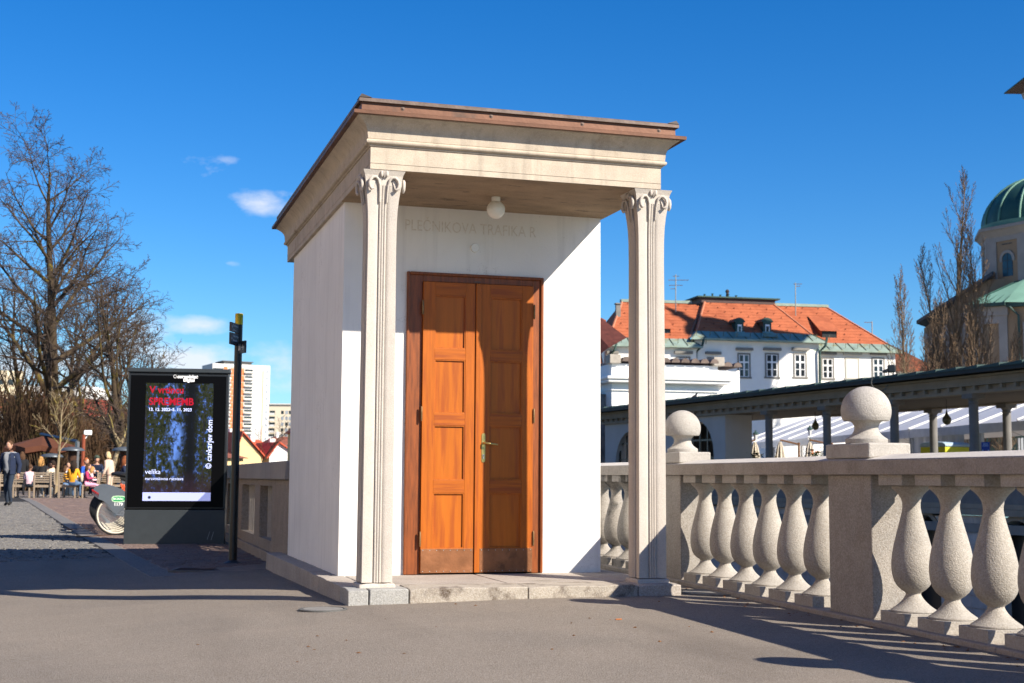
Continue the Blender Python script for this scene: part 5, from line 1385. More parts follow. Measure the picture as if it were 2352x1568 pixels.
# ---------- white gate building in front of the palace
FG, LG = fac(1392, 83, 1712, 85)
gt = empty('white_gate_building', FG @ Vector((LG/2, 3, 0)), 'bright white building with stepped cornices and a row of round roof tiles along its parapet', 'building')
def gx(px, py): return fx(FG, px, py)
xl = gx(1405, 900)[0]; xc = gx(1649, 900)[0]; xr = gx(1704, 900)[0]
z = lambda py: gx(1550, py)[1]
mb = MB(FG); mb.box(xl, 0, -2, xc, 7, z(838)); build(mb, 'wall', whited, gt)
mb = MB(FG); mb.box(xc+.003, .35, -2, xr, 7, z(846)); build(mb, 'side_wall', whited, gt)
mb = MB(FG)
mb.box(xl-.5, -.75, z(875), xc+.75, 7.2, z(868)); mb.box(xl-.42, -.62, z(882), xc+.6, 7.1, z(875)-.002)
build(mb, 'cornice', whited, gt, bevel=.08)
mb = MB(FG); mb.box(xl-.06, -.12, z(899), xc+.05, 6.9, z(893)); build(mb, 'string_course', whited, gt)
mb = MB(FG); mb.box(xl-.05, -.1, -2, xc+.06, 7.05, z(937)); build(mb, 'stone_base', mat('pale_stone_base', (.42, .40, .37), .9, .15, 1.3, .4, 10), gt)
mb = MB(FG); mb.box(xc+.004, .1, z(925), xr+.55, 7.2, z(912)); mb.box(xc+.004, .2, z(933), xr+.3, 7.1, z(925)-.002); build(mb, 'cornice', whited, gt, bevel=.08)
mb = MB(FG); mb.box(xc+.003, .32, z(953), xr-.2, 7, z(934)); build(mb, 'shade_reveal', stucco, gt)
for k_, (a, b, c_) in enumerate(((xl+.55, xc, 829), (xc+.4, xr+.1, 834))):
    n = int((b-a)/.62)
    for i in range(n):
        x = a+(b-a)*(i+.5)/n
        mb = MB(FG); cy_ = .0 if k_ == 0 else .35
        zz = z(c_)-.02*i*k_
        pts = [(x+.27*math.cos(t*math.pi/7), zz+.27*math.sin(t*math.pi/7)-.1) for t in range(8)]
        mb.prismy(pts, cy_-.32, cy_+7.2); mb.lathe([(.24, -.0)], 4) if False else None
        build(mb, 'roof_tile', mat('grey_clay_tile', (.16, .12, .10), .9, .3, 2, 0), gt)
for q0 in (xl-.2, xc-.35):
    mb = MB(FG); mb.box(q0, -.3, z(838), q0+.7, .7, z(818)); build(mb, 'stone_block', mat('pale_weathered_block', (.36, .32, .27), .9, .2, 3, 0), gt, bevel=.03)
mb = MB(FG); mb.box(xl-3.2, 1.2, -2, xl-.002, 7, z(905)); build(mb, 'rough_wall', mat('rough_stone_wall', (.22, .21, .20), .9, .4, 1.4, .8, 6), gt)
# ---------- market arcade along the river
A4 = at(2238, 1100, 50); B1 = at(1765.5, 1100, 63.4)
FA = frame((A4.x, A4.y, 0), (A4.x-B1.x, A4.y-B1.y))
SP = Vector((A4.x-B1.x, A4.y-B1.y)).length/3
arc = empty('market_arcade', FA @ Vector((-8, 2.5, 0)), 'long dark-roofed riverside arcade with round columns and toothed cornice', 'arcade')
arc_m = mat('arcade_concrete', (.26, .23, .185), .9, .12, 1.5, .5, 20, streak=.3)
arc_w = mat('arcade_white_wall', (.44, .43, .42), .9, .05, 1, .2, 20)
arc_c = mat('arcade_column_stone', (.17, .165, .16), .9, .12, 3, .5, 40)
XL = (FA.inverted() @ at(1397, 1000, 81)).x; XW = (FA.inverted() @ at(1662, 1000, 67)).x; XR = 4*SP
DPT = 5.6; e0 = 3.99
def abox(nm, m_, *bx, bevel=0):
    mb = MB(FA)
    for b in bx: mb.box(*b)
    return build(mb, nm, m_, arc, bevel=bevel)
abox('entablature', arc_m, (XL, -.22, e0, XR, .28, e0+.12), (XL, -.19, e0+.1201, XR, .28, e0+.27), (XL, -.42, e0+.2701, XR, .28, e0+.34), (XL, -.46, e0+.3401, XR, .28, e0+.40), (XL, -.40, e0+.4001, XR, .3, e0+.56), (XL, -.52, e0+.5601, XR, .3, e0+.64))
abox('rear_beam', arc_m, (XW, DPT-.25, e0-.02, XR, DPT+.25, e0+.6))
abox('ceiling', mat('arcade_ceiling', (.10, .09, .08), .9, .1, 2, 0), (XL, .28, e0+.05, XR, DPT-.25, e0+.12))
n = int((XR-XL)/.72)
dmb = MB(); dmb.box(-.055, -.32, 0, .055, -.191, .145)
d0 = None
for i in range(n):
    x = XL+.3+i*.72
    if d0 is None:
        mb = MB(FA); mb.box(x-.06, -.36, e0+.125, x+.06, -.191, e0+.269); d0 = build(mb, 'dentil', arc_m, arc)
    else:
        c_ = d0.copy(); col.objects.link(c_); c_.location = d0.location+FA.col[0].xyz*(i*.72); c_.parent = arc
gut = mat('dark_roof_edge', (.018, .022, .022), .6, .2, 2, .1, 10)
abox('gutter', gut, (XL-.2, -1.02, e0+.66, XR, -.8, e0+.82), (XL-.2, -.8, e0+.70, XR, DPT+.9, e0+.76))
mb = MB(FA); mb.add([(XL-.2, -.98, e0+.80), (XR, -.98, e0+.80), (XR, DPT/2, e0+1.02), (XL-.2, DPT/2, e0+1.02), (XR, DPT+1, e0+.8), (XL-.2, DPT+1, e0+.8)], [(0, 1, 2, 3), (3, 2, 4, 5)]); rfo = build(mb, 'roof', patd, arc)
n = int((XR-XL)/1.15)
for i in range(n):
    x = XL+i*1.15; mb = MB(FA)
    mb.hexa([(x, -1.05, e0+.80), (x+1.12, -1.05, e0+.80), (x+1.12, 2.4, e0+1.0), (x, 2.4, e0+1.0), (x, -1.05, e0+.86), (x+1.12, -1.05, e0+.93), (x+1.12, 2.4, e0+1.13), (x, 2.4, e0+1.06)])
    build(mb, 'roof_panel', mat('green_black_roof_panel', (.03, .06, .055), .55, .2, 2, .1, 10), rfo)
# columns front and rear
cp = [(.185, 0), (.185, .05), (.175, .08), (.172, 3.55), (.16, 3.62), (.19, 3.64), (.19, 3.68), (.165, 3.70), (.17, 3.74), (.235, 3.82)]
c0 = None
def acol(x, y):
    global c0
    if c0 is None:
        mb = MB(); mb.lathe(cp, 20); mb.box(-.29, -.29, 3.82, .29, .29, 3.988); c0 = build(mb, 'column', arc_c, arc, local=True, smooth=40); c_ = c0
    else: c_ = c0.copy(); col.objects.link(c_); c_.parent = arc
    c_.location = (FA @ Vector((x, y, 0)))-wloc(arc); c_.rotation_euler = (0, 0, math.atan2(FA.col[0].y, FA.col[0].x))
for i in range(-3, 4): acol(i*SP, .05)
for i in range(-3, 4): acol(i*SP, DPT)
abox('low_wall', arc_c, (XL, -.44, -.009, XR, -.24, .62))
abox('floor', arc_m, (XL, -.45, -.18, XR, DPT+1, -.01))
# solid end pavilion of the arcade with arched openings
def arch_poly(cx, w, z0, zs, n=10):
    return [(cx-w, z0), (cx+w, z0)]+[(cx+w*math.cos(math.pi*i/n), zs+w*math.sin(math.pi*i/n)) for i in range(n+1)]
def arch_wall(F, nm, m_, parent, x0, x1, z0, z1, y0, y1, archs, n=10):
    # wall strips around arched holes; archs: (cx, w, zb, zs)
    mb = MB(F); x = x0
    for (cx, w, zb, zs) in archs:
        mb.box(x, y0, z0, cx-w, y1, z1)
        if zb > z0: mb.box(cx-w, y0, z0, cx+w, y1, zb)
        P = [(cx-w*math.cos(math.pi*i/n), zs+w*math.sin(math.pi*i/n)) for i in range(n+1)]
        for (a, b), (c_, d) in zip(P, P[1:]): mb.hexa([(a, y0, b), (c_, y0, d), (c_, y1, d), (a, y1, b), (a, y0, z1), (c_, y0, z1), (c_, y1, z1), (a, y1, z1)])
        x = cx+w
    mb.box(x, y0, z0, x1, y1, z1); return build(mb, nm, m_, parent)
fi = lambda px, D=70: (FA.inverted() @ (lambda o, nrm, d: CAM+d*((o-CAM).dot(nrm)/d.dot(nrm)))(FA.translation, FA.col[1].xyz, ray(px, 1000))).x
a1, a2 = fi(1600), fi(1447)
arch_wall(FA, 'pavilion_wall', arc_w, arc, XL+.1, XW-.3, -.01, e0-.002, 0, .35, [(a2, 2.0, -.005, 1.5), (a1, 1.8, -.005, 2.0)])
abox('end_wall', arc_w, (XW-.65, .352, 0, XW-.3, 1.5, e0-.002))
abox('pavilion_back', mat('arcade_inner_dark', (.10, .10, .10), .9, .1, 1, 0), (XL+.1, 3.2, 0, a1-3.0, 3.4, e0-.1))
for (cx, w) in ((a1, 1.8), (a2, 2.0)):
    mb = MB(FA)
    for k_ in range(-2, 3): mb.box(cx+k_*w*.45-.05, .18, 0, cx+k_*w*.45+.05, .26, 3.7)
    for zz in (1.0, 1.9, 2.8): mb.box(cx-w, .19, zz-.04, cx+w, .25, zz+.04)
    build(mb, 'arch_grille', blackm, arc)
mb = MB(FA); mb.box(a2-1.6, -.25, 1.38, a2+1.6, .1, 1.52); mb.box(a2-1.4, -.2, 1.52, a2+1.4, .1, 1.7); build(mb, 'door_canopy', patd, arc)
mb = MB(FA); mb.lathe([(.3, 0), (.3, e0)], 20, (XW+.1, DPT+2.4, 0)); build(mb, 'white_pillar', whited, arc, smooth=40)
# river wall under the arcade
rvm = mat('river_ashlar', (.44, .41, .38), .92, .25, 1.2, .5, 12)
rv = empty('river_wall', FA @ Vector((-6, -.2, -3)), 'dark grey ashlar river wall with arched openings under the arcade', 'wall')
ar = [(fi(1600+0)*0+ (FA.inverted() @ at(px, 1100, Dp)).x, w, zb, zs) for px, Dp, w, zb, zs in ((2138, 52.5, .95, -4.5, -1.4), (2344, 47.6, 1.05, -4.5, -1.6), (2520, 44, 1.0, -4.5, -1.5))]
X9 = XR
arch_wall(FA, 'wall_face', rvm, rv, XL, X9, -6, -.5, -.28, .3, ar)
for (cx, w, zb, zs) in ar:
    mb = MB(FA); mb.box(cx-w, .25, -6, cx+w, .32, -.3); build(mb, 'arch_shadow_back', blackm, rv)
    mb = MB(FA); P = [(cx-(w+.0)*math.cos(math.pi*i/12), zs+w*math.sin(math.pi*i/12)) for i in range(13)]
    for (a, b), (c_, d) in zip(P, P[1:]):
        q = lambda x_, z_: (cx+(x_-cx)*1.17, zs+(z_-zs)*1.17)
        mb.hexa([(a, -.34, b), (c_, -.34, d), (c_, -.27, d), (a, -.27, b), (q(a, b)[0], -.34, q(a, b)[1]), (q(c_, d)[0], -.34, q(c_, d)[1]), (q(c_, d)[0], -.27, q(c_, d)[1]), (q(a, b)[0], -.27, q(a, b)[1])])
    build(mb, 'arch_ring', arc_m, rv)
mb = MB(FA); mb.box(XL, -.5, -.42, X9, -.2, -.19); build(mb, 'band', arc_m, rv)
mb = MB(FA); mb.box(XL, -.36, -1.05, X9, -.279, -.72); build(mb, 'band', mat('grey_band', (.22, .215, .20), .9, .1, 2, .2, 20), rv)
# ashlar blocks
cells = []
zz = -.72; r_ = 0
rows_ = [(-.72, -.43), (-1.5, -1.06), (-1.95, -1.51), (-2.4, -1.96), (-2.85, -2.41), (-3.3, -2.86), (-3.75, -3.31), (-4.2, -3.76), (-4.65, -4.21)]
for r_, (z0_, z1_) in enumerate(rows_):
    x = -17+(.4 if r_ % 2 else 0)
    while x < 7:
        x2 = x+random.uniform(.75, 1.05)
        ok = True
        for (cx, w, zb, zs) in ar:
            if x2 > cx-w*1.2 and x < cx+w*1.2 and z0_ < zs+w*1.2: ok = False
        if ok: cells.append((x, x2, z0_, z1_))
        x = x2
for (x, x2, z0_, z1_) in cells[:298]:
    mb = MB(FA); mb.box(x+.01, -.31-random.uniform(0, .03), z0_+.01, x2-.01, -.279, z1_-.01); build(mb, 'ashlar_block', rvm, rv)
# rectangular windows low in the river wall
for px, Dp in ((1702, 65.5), (1772, 63), (1850, 60.5)):
    cx = (FA.inverted() @ at(px, 1100, Dp)).x
    mb = MB(FA); mb.box(cx-.75, -.36, -3.1, cx-.6, -.27, -1.15); mb.box(cx+.6, -.36, -3.1, cx+.75, -.27, -1.15); mb.box(cx-.6, -.36, -1.3, cx+.6, -.27, -1.15); wo = build(mb, 'window', arc_m, rv)
    mb = MB(FA); mb.box(cx-.6, -.33, -3.1, cx+.6, -.272, -1.301); build(mb, 'pane', pane_m, wo)
    mb = MB(FA)
    for i in range(6): mb.box(cx-.5+i*.2-.012, -.355, -3.1, cx-.5+i*.2+.012, -.335, -1.31)
    build(mb, 'bar', mat('red_brown_bars', (.10, .02, .015), .7), wo)
# teardrop lamps hanging in the arcade
for px, pt, pb_, D_, lb in ((2175, 0, 976, 54.5, 'teardrop lamp hanging in the arcade, right one between two columns'), (1873, 0, 988, 65, 'teardrop lamp hanging in the arcade beside the rear column left of the big ball')):
    b = at(px, pb_, D_); e = empty('hanging_lamp', (b.x, b.y, e0), lb, 'lamp', 'teardrop lamps under the arcade')
    Rr = .18 if px > 2000 else .175
    mb = MB(); mb.lathe([(.001, 0), (Rr*.6, .04), (Rr*.93, .13), (Rr, .2), (Rr*.9, .28), (Rr*.55, .37), (Rr*.25, .47), (.02, .6)], 20, tuple(b), cap=False); build(mb, 'glass', mat('smoked_glass', (.10, .09, .05), .15, .1, 4, 0), e, smooth=60)
    mb = MB(); mb.tube([(b.x, b.y, b.z+.6), (b.x, b.y, e0+.05)], .012, 5); build(mb, 'cord', blackm, e)
# cable looping from the roof edge
q = [at(x_, y_, D_) for x_, y_, D_ in ((2003, 868, 53.6), (2001, 880, 53.6), (2006, 890, 53.5), (2018, 896, 53.3), (2026, 898, 53.2), (2034, 892, 53), (2039, 884, 52.9))]
mb = MB(); mb.tube(q, .018, 5); tag(build(mb, 'cable', mat('pale_cable', (.10, .10, .09), .6, 0, 1, 0), smooth=60), 'loose cable looping below the arcade roof above the large stone ball', 'cable')
# floodlight on the roof
a = at(2046, 862, 54)
e = empty('floodlight', a, 'black floodlight standing on the arcade roof', 'floodlight')
mb = MB(frame(tuple(a+Vector((0, 0, .12))), (.9, -.45))); mb.box(-.12, -.12, .0, .18, .14, .3); mb.hexa([(-.3, -.1, -.02), (-.12, -.1, -.02), (-.12, .1, -.02), (-.3, .1, -.02), (-.32, -.1, .08), (-.12, -.1, .16), (-.12, .1, .16), (-.32, .1, .08)]); build(mb, 'housing', blackm, e, bevel=.04)
mb = MB(frame(tuple(a), (.9, -.45))); mb.box(-.1, -.02, -.3, -.06, .02, .16); mb.box(.08, -.02, -.3, .12, .02, .16); build(mb, 'bracket', blackm, e)
# pigeon on the roof
a = at(1594, 917, 69)
e = empty('pigeon', a, 'dark pigeon perched on the arcade roof edge', 'bird')
mb = MB(frame(tuple(a), (.9, -.4)))
mb.tube([(-.24, 0, .03), (-.12, 0, .07), (0, 0, .12), (.09, 0, .19), (.12, 0, .25), (.14, 0, .29)], [.02, .05, .085, .07, .04, .035], 8); mb.ball((.14, 0, .30), .038, n=8, m=6); mb.tube([(.16, 0, .30), (.21, 0, .285)], [.014, .004], 5)
mb.tube([(0, .03, .06), (.01, .03, -.02)], .012, 5); mb.tube([(0, -.03, .06), (.01, -.03, -.02)], .012, 5); mb.box(.0, -.05, -.03, .06, .05, -.02)
build(mb, 'body', mat('pigeon_grey', (.02, .022, .03), .7, .2, 10, 0), e, smooth=60)
# ---------- long white market tents behind the arcade
tentm = mat('white_tent_cloth', (.50, .51, .54), .7, .04, 1, .2, 6)
tentw = mat('tent_valance_cloth', (.55, .56, .58), .8, .08, 3, .5, 14)
T0 = at(1700, 1100, 100); T1 = at(2292, 1100, 61)
FT = frame((T0.x, T0.y, 0), (T1.x-T0.x, T1.y-T0.y)); TL = (T1-T0).length
nb_ = 6; bl = (TL+6)/nb_
for i in range(nb_):
    e = empty('market_tent', FT @ Vector((bl*(i+.5), 4, 0)), 'x', 'tent', 'white market tents behind the arcade')
    e['label'] = 'white market tent behind the arcade, ' + ['farthest and leftmost of the six', 'second from the left', 'third from the left behind the lanterns', 'fourth from the left behind the big stone ball', 'fifth, its side curtain beside the yellow stall', 'nearest and rightmost, its roof partly in blue shade'][i]
    x0, x1 = bl*i+.05, bl*(i+1)-.05
    mb = MB(FT); vs = []; fs = []; n = 10
    for k in range(n+1):
        t = k/n; x = x0+(x1-x0)*t; sag = .10*math.sin(math.pi*t)
        vs += [(x, -.1, 3.42-sag*.3), (x, 2.5, 4.42-sag), (x, 5.0, 5.35), (x, 10, 3.42)]
    for k in range(n):
        for j in range(3): a = k*4+j; fs.append((a, a+4, a+5, a+1))
    mb.add(vs, fs); build(mb, 'roof', tentm, e, smooth=180)
    for x in (x0, x1, (x0+x1)/2): build(MB(FT).tube([(x, -.15, 3.45), (x, 5, 5.40)], .05, 5), 'roof_rib', whited, e)
    mb = MB(FT); vs = []; fs = []; n = 30
    for k in range(n+1):
        t = k/n; x = x0+(x1-x0)*t; w_ = .03*math.sin(k*2.1+i)
        vs += [(x, -.12, 3.42-.03*math.sin(math.pi*t)), (x, -.12+w_, 2.98)]
    for k in range(n): a = 2*k; fs.append((a, a+1, a+3, a+2))
    mb.add(vs, fs); build(mb, 'valance', tentw, e, smooth=180)
    for x in (x0+.1, x1-.1):
        mb = MB(FT); mb.box(x-.07, -.05, 0, x+.07, .09, 3.3); build(mb, 'pole', mat('grey_aluminium_pole', (.30, .32, .35), .5, .05, 5, 0), e)
        mb = MB(FT); mb.box(x-.06, 9.8, 0, x+.06, 9.95, 3.3); build(mb, 'pole', MC['grey_aluminium_pole'], e)
    if i in (4,):
        mb = MB(FT); vs = []; fs = []; n = 44
        xa, xb = x0+.2, x0+(x1-x0)*.78
        for k in range(n+1):
            t = k/n; x = xa+(xb-xa)*t; w_ = .10*math.sin(k*.9)+.06*math.sin(k*2.3)
            vs += [(x, .0+w_*.3, 2.99), (x+.25*math.sin(k*.4), .0+w_, .0)]
        for k in range(n): a = 2*k; fs.append((a, a+1, a+3, a+2))
        mb.add(vs, fs); build(mb, 'side_curtain', tentm, e, smooth=180)
# square behind the arcade
mb = MB(); mb.poly([tuple(FA @ Vector((XL-30, 0, -.2))), tuple(FA @ Vector((XR+40, 0, -.2))), tuple(FA @ Vector((XR+200, 600, -.2))), tuple(FA @ Vector((XL-100, 600, -.2)))])
tag(build(mb, 'market_square', mat('square_paving', (.32, .29, .26), .9, .1, .5, .4, 20, world=True)), kind='structure')
for a, b in ((1712, 1721), (1779, 1788), (1843, 1853), (1907, 1916)): window(FM, pal, a, b, 1024, 1048, hood=False, rows=2)
# yellow stall
YF, YL = fac(2113, 64.2, 2170, 62.8)
ye = empty('yellow_stall', YF @ Vector((YL/2, .8, 0)), 'small yellow stall with pale blue roof and dark window motifs behind the arcade column', 'stall')
z1 = fx(YF, 2140, 1026)[1]; z2 = fx(YF, 2140, 1015)[1]
mb = MB(YF); mb.box(0, 0, -.2, YL, 1.5, z1); build(mb, 'body', mat('yellow_green_paint', (.52, .50, .03), .6, .05, 3, 0), ye, bevel=.03)
mb = MB(YF); mb.prismy([(-.04, z1), (YL+.04, z1), (YL+.04, z1+(z2-z1)*.5), (YL-.12, z2-.02), (YL*.4, z2+.03), (.1, z2-.02), (-.04, z1+(z2-z1)*.5)], -.03, 1.55); build(mb, 'roof', mat('pale_blue_roof', (.32, .42, .50), .6, .05, 3, 0), ye, bevel=.04)
ycol = MB(YF)
for (u, v, w_, h_) in ((.10, .80, .06, .10), (.19, .80, .05, .10), (.15, .68, .08, .05), (.60, .80, .09, .12), (.76, .80, .09, .12), (.68, .66, .12, .05), (.62, .20, .12, .22), (.84, .18, .05, .14), (.14, .22, .09, .22)):
    cx, cz = u*YL, z1*v; ww, hh = w_*YL*.5, h_*z1*.8
    ycol.prismy([(cx-ww, cz-hh), (cx+ww, cz-hh), (cx+ww, cz+hh*.6), (cx+ww*.5, cz+hh), (cx-ww*.5, cz+hh), (cx-ww, cz+hh*.6)], -.012, -.001)
build(ycol, 'window_motif', blackm, ye)
# blue notice on the arcade column
a = at(2254, 1015, 48.6); b = at(2274, 1045, 48.4)
FB = frame((a.x, a.y, 0), (b.x-a.x, b.y-a.y)); wB = Vector((b.x-a.x, b.y-a.y)).length
bs_ = empty('blue_notice', a, 'blue notice board with white lines and two figures beside the arcade column', 'notice')
mb = MB(FB); mb.box(0, -.02, b.z, wB, .02, a.z); bo = build(mb, 'board', mat('notice_blue', (.01, .05, .25), .5, .03, 3, 0), bs_, bevel=.01)
mb = MB(FB); mb.box(0, -.02, b.z-.07, wB, .02, b.z-.015); build(mb, 'lower_plate', mat('notice_pale', (.25, .32, .42), .5, 0, 1, 0), bs_)
mb = MB(FB); mb.box(wB/2-.03, .021, -.1, wB/2+.03, .06, a.z-.1); build(mb, 'stand', darkm, bs_)
ntm = mat('notice_white', (.30, .42, .60), .5, 0, 1, 0)
mb = MB(FB)
for i, w_ in enumerate((.5, .6, .75)): zc = a.z-.06-.04*i; mb.box(wB/2-wB*w_/2, -.0235, zc-.008, wB/2+wB*w_/2, -.0205, zc+.008)
for cx in (.16, .84): mb.prismy([(wB*cx-.018, b.z+.06), (wB*cx+.018, b.z+.06), (wB*cx+.022, b.z+.17), (wB*cx, b.z+.2), (wB*cx-.022, b.z+.17)], -.0235, -.0205)
build(mb, 'print', ntm, bo)
mb = MB(FB); mb.prismy([(wB*.45, b.z+.08), (wB*.62, b.z+.12), (wB*.5, b.z+.17)], -.0235, -.0205); build(mb, 'print', mat('notice_red', (.25, .01, .02), .5, 0, 1, 0), bo)
# closed parasols with wooden arms, lanterns
beigec = mat('beige_canvas', (.55, .49, .40), .9, .1, 4, .3, 20); oakp = mat('brown_pole', (.16, .075, .03), .7, .1, 5, 0)
for px, arm, lb in ((1735, 1708, 'closed beige parasol with wooden arms under the left lantern'), (1793, 1836, 'closed beige parasol between the two lanterns'), (1861, 1912, 'closed beige parasol beside the rear column under the right lantern')):
    D_ = 76; q = at(px, 1100, D_); zt_ = at(px, 1014, D_).z
    e = empty('closed_parasol', (q.x, q.y, -.2), lb, 'parasol', 'closed parasols behind the arcade')
    mb = MB(); n = 16; vs = []; fs = []
    prf = [(zt_, .05), (zt_-.3, .16), (zt_-.9, .26), (zt_-1.4, .27), (zt_-1.9, .33)]
    for (z_, r_) in prf:
        for i in range(n):
            a_ = 2*math.pi*i/n; rr = r_*(1.15 if i % 2 else .72); vs.append((q.x+rr*math.cos(a_), q.y+rr*math.sin(a_), z_))
    for j in range(len(prf)-1):
        for i in range(n): fs.append((j*n+i, j*n+(i+1) % n, (j+1)*n+(i+1) % n, (j+1)*n+i))
    mb.add(vs, fs); build(mb, 'canopy', beigec, e)
    p = at(arm, 1100, D_); zp = at(arm, 1020, D_).z
    mb = MB(); mb.tube([(p.x, p.y, -.2), (p.x, p.y, zp+.1)], .06, 6); build(mb, 'post', oakp, e)
    mb = MB(); mb.tube([(p.x, p.y, zp), (q.x, q.y, zt_+.1)], .05, 5); build(mb, 'arm', oakp, e)
for px, py, lb in ((1735.5, 995, 'white street lantern seen through the arcade, left one'), (1860, 984, 'white street lantern seen through the arcade, right one')):
    D_ = 80; a = at(px, py, D_); e = empty('street_lantern', (a.x, a.y, -.2), lb, 'lantern', 'old-style lanterns behind the arcade')
    mb = MB(); mb.lathe([(.09, -.2), (.05, .6), (.04, a.z-.5)], 8, (a.x, a.y, 0)); build(mb, 'post', patd, e)
    mb = MB(); mb.lathe([(.08, a.z-.42), (.155, a.z-.06)], 6, (a.x, a.y, 0)); build(mb, 'glass', mat('frosted_glass', (.6, .6, .58), .3, 0, 1, 0), e)
    mb = MB(); mb.lathe([(.19, a.z-.06), (.17, a.z), (.07, a.z+.08), (.03, a.z+.2)], 8, (a.x, a.y, 0)); build(mb, 'cap', patd, e)
# potted plants on the railing behind the balustrade
leafm = mat('dark_green_leaf', (.02, .045, .012), .7, .3, 8, 0); redf = mat('red_yellow_flower', (.5, .12, .02), .7, .5, 8, 0)
def foliage(nm, m_, c, rx, ry, rz, n, s_, parent):
    mb = MB()
    for i in range(n):
        p = Vector(c)+Vector((random.gauss(0, rx*.5), random.gauss(0, ry*.5), random.gauss(0, rz*.5)))
        a = Vector((random.uniform(-1, 1), random.uniform(-1, 1), random.uniform(-1, 1))).normalized(); b = a.orthogonal().normalized()
        mb.add([p-a*s_, p-b*s_*.4, p+a*s_, p+b*s_*.4], [(0, 1, 2, 3)])
    return build(mb, nm, m_, parent)
for px, py, rx, rz, fl, lb in ((1690, 1043, .12, .35, False, 'dark sprig of a potted plant in front of the white pillar'), (1729, 1046, .45, .3, False, 'dark green potted plant left of the first closed parasol'), (1873, 1044, .35, .3, True, 'potted plant with red and yellow flowers at the rear column')):
    a = at(px, py, 68); e = empty('potted_plant', (a.x, a.y, 0), lb, 'plant')
    foliage('leaf', leafm, a, rx, rx, rz, 70, .11, e)
    mb = MB(); mb.lathe([(.16, -.2), (.22, .5), (.24, .52), (.2, .52)], 12, (a.x, a.y, 0)); build(mb, 'pot', oakp, e)
    mb = MB(); mb.tube([(a.x, a.y, .5), tuple(a)], .02, 5); build(mb, 'stem', leafm, e)
    if fl: foliage('flower', redf, a+Vector((0, 0, .2)), rx*.7, rx, rz*.6, 18, .10, e)
# ================================================================ CHURCH
beigew = mat('church_ochre_wall', (.27, .19, .12), .9, .10, .6, .3, 8); creamw = mat('church_cream_trim', (.27, .25, .23), .9, .12, .6, .3, 8)
chc = empty('cathedral', at(2400, 480, 150), 'baroque church with green copper dome on an eight-sided drum', 'church')
dc = at(2400, 480, 150); dc = Vector((dc.x, dc.y, 0)); u150 = 150/3140
zc = .81+(1105.2-533)*u150
Rd = 138*u150
ax = -YAW
def octv(Rr, z, rot=0):
    # left vertices at 78 deg and 33 deg left of centre, seen from the camera
    out = []
    for k in range(8):
        th = R(81.6-45*k)     # angle left of the direction towards the camera
        v = -CR*math.sin(th)-Vector((CF.x, CF.y, 0)).normalized()*math.cos(th)
        out.append((dc.x+v.x*Rr, dc.y+v.y*Rr, z))
    return out
def octring(mb, lv):
    vs = []; fs = []
    for Rr, z in lv: vs += octv(Rr, z)
    for j in range(len(lv)-1):
        for i in range(8): fs.append((j*8+i, j*8+(i+1) % 8, (j+1)*8+(i+1) % 8, (j+1)*8+i))
    mb.add(vs, fs)
Ro = 162.7*u150
mb = MB(); vs = []; fs = []; n = 32; m_ = 12
for j in range(m_+1):
    a = math.pi/2*j/m_*.99
    for i in range(n): th = 2*math.pi*i/n; vs.append((dc.x+Rd*math.cos(a)*math.cos(th), dc.y+Rd*math.cos(a)*math.sin(th), zc+.4+116*u150*math.sin(a)))
for j in range(m_):
    for i in range(n): fs.append((j*n+i, j*n+(i+1) % n, (j+1)*n+(i+1) % n, (j+1)*n+i))
domem = mat('dome_copper', (.024, .075, .062), .55, .22, .5, .2, 6, metal=.1, c2=(.05, .15, .11), c2s=.45, c2t=.55)
build(MB().add(vs, fs), 'dome', domem, chc, smooth=180)
mb = MB()
for i in range(16):
    th = 2*math.pi*(i+.3)/16
    mb.tube([(dc.x+(Rd+.03)*math.cos(a)*math.cos(th), dc.y+(Rd+.03)*math.cos(a)*math.sin(th), zc+.4+(116*u150+.03)*math.sin(a)) for a in [math.pi/2*j/10*.98 for j in range(11)]], .13, 5)
mb.lathe([(Rd+.15, zc-.1), (Rd+.2, zc+.5), (Rd-.2, zc+.55)], 32, tuple(dc)); mb.lathe([(1.2, zc+116*u150), (1.2, zc+116*u150+3), (1.6, zc+116*u150+3.2), (.1, zc+116*u150+5)], 12, tuple(dc))
build(mb, 'dome_rib', mat('dome_rib_copper', (.09, .2, .15), .6, .2, .8, 0), chc, smooth=60)
mb = MB(); octring(mb, [(Ro*.82, zc-2), (Ro*.93, zc-.9), (Ro*.97, zc-.55), (Ro*1.0, zc-.45), (Ro*1.0, zc-.1), (Ro*.80, zc+.0)]); build(mb, 'drum_cornice', creamw, chc)
zd = .81+(1105-645)*u150
mb = MB(); octring(mb, [(Ro*.885, zd-3), (Ro*.885, zc-.8)]); build(mb, 'drum', beigew, chc)
V8 = [Vector(v) for v in octv(Ro*.885, 0)]
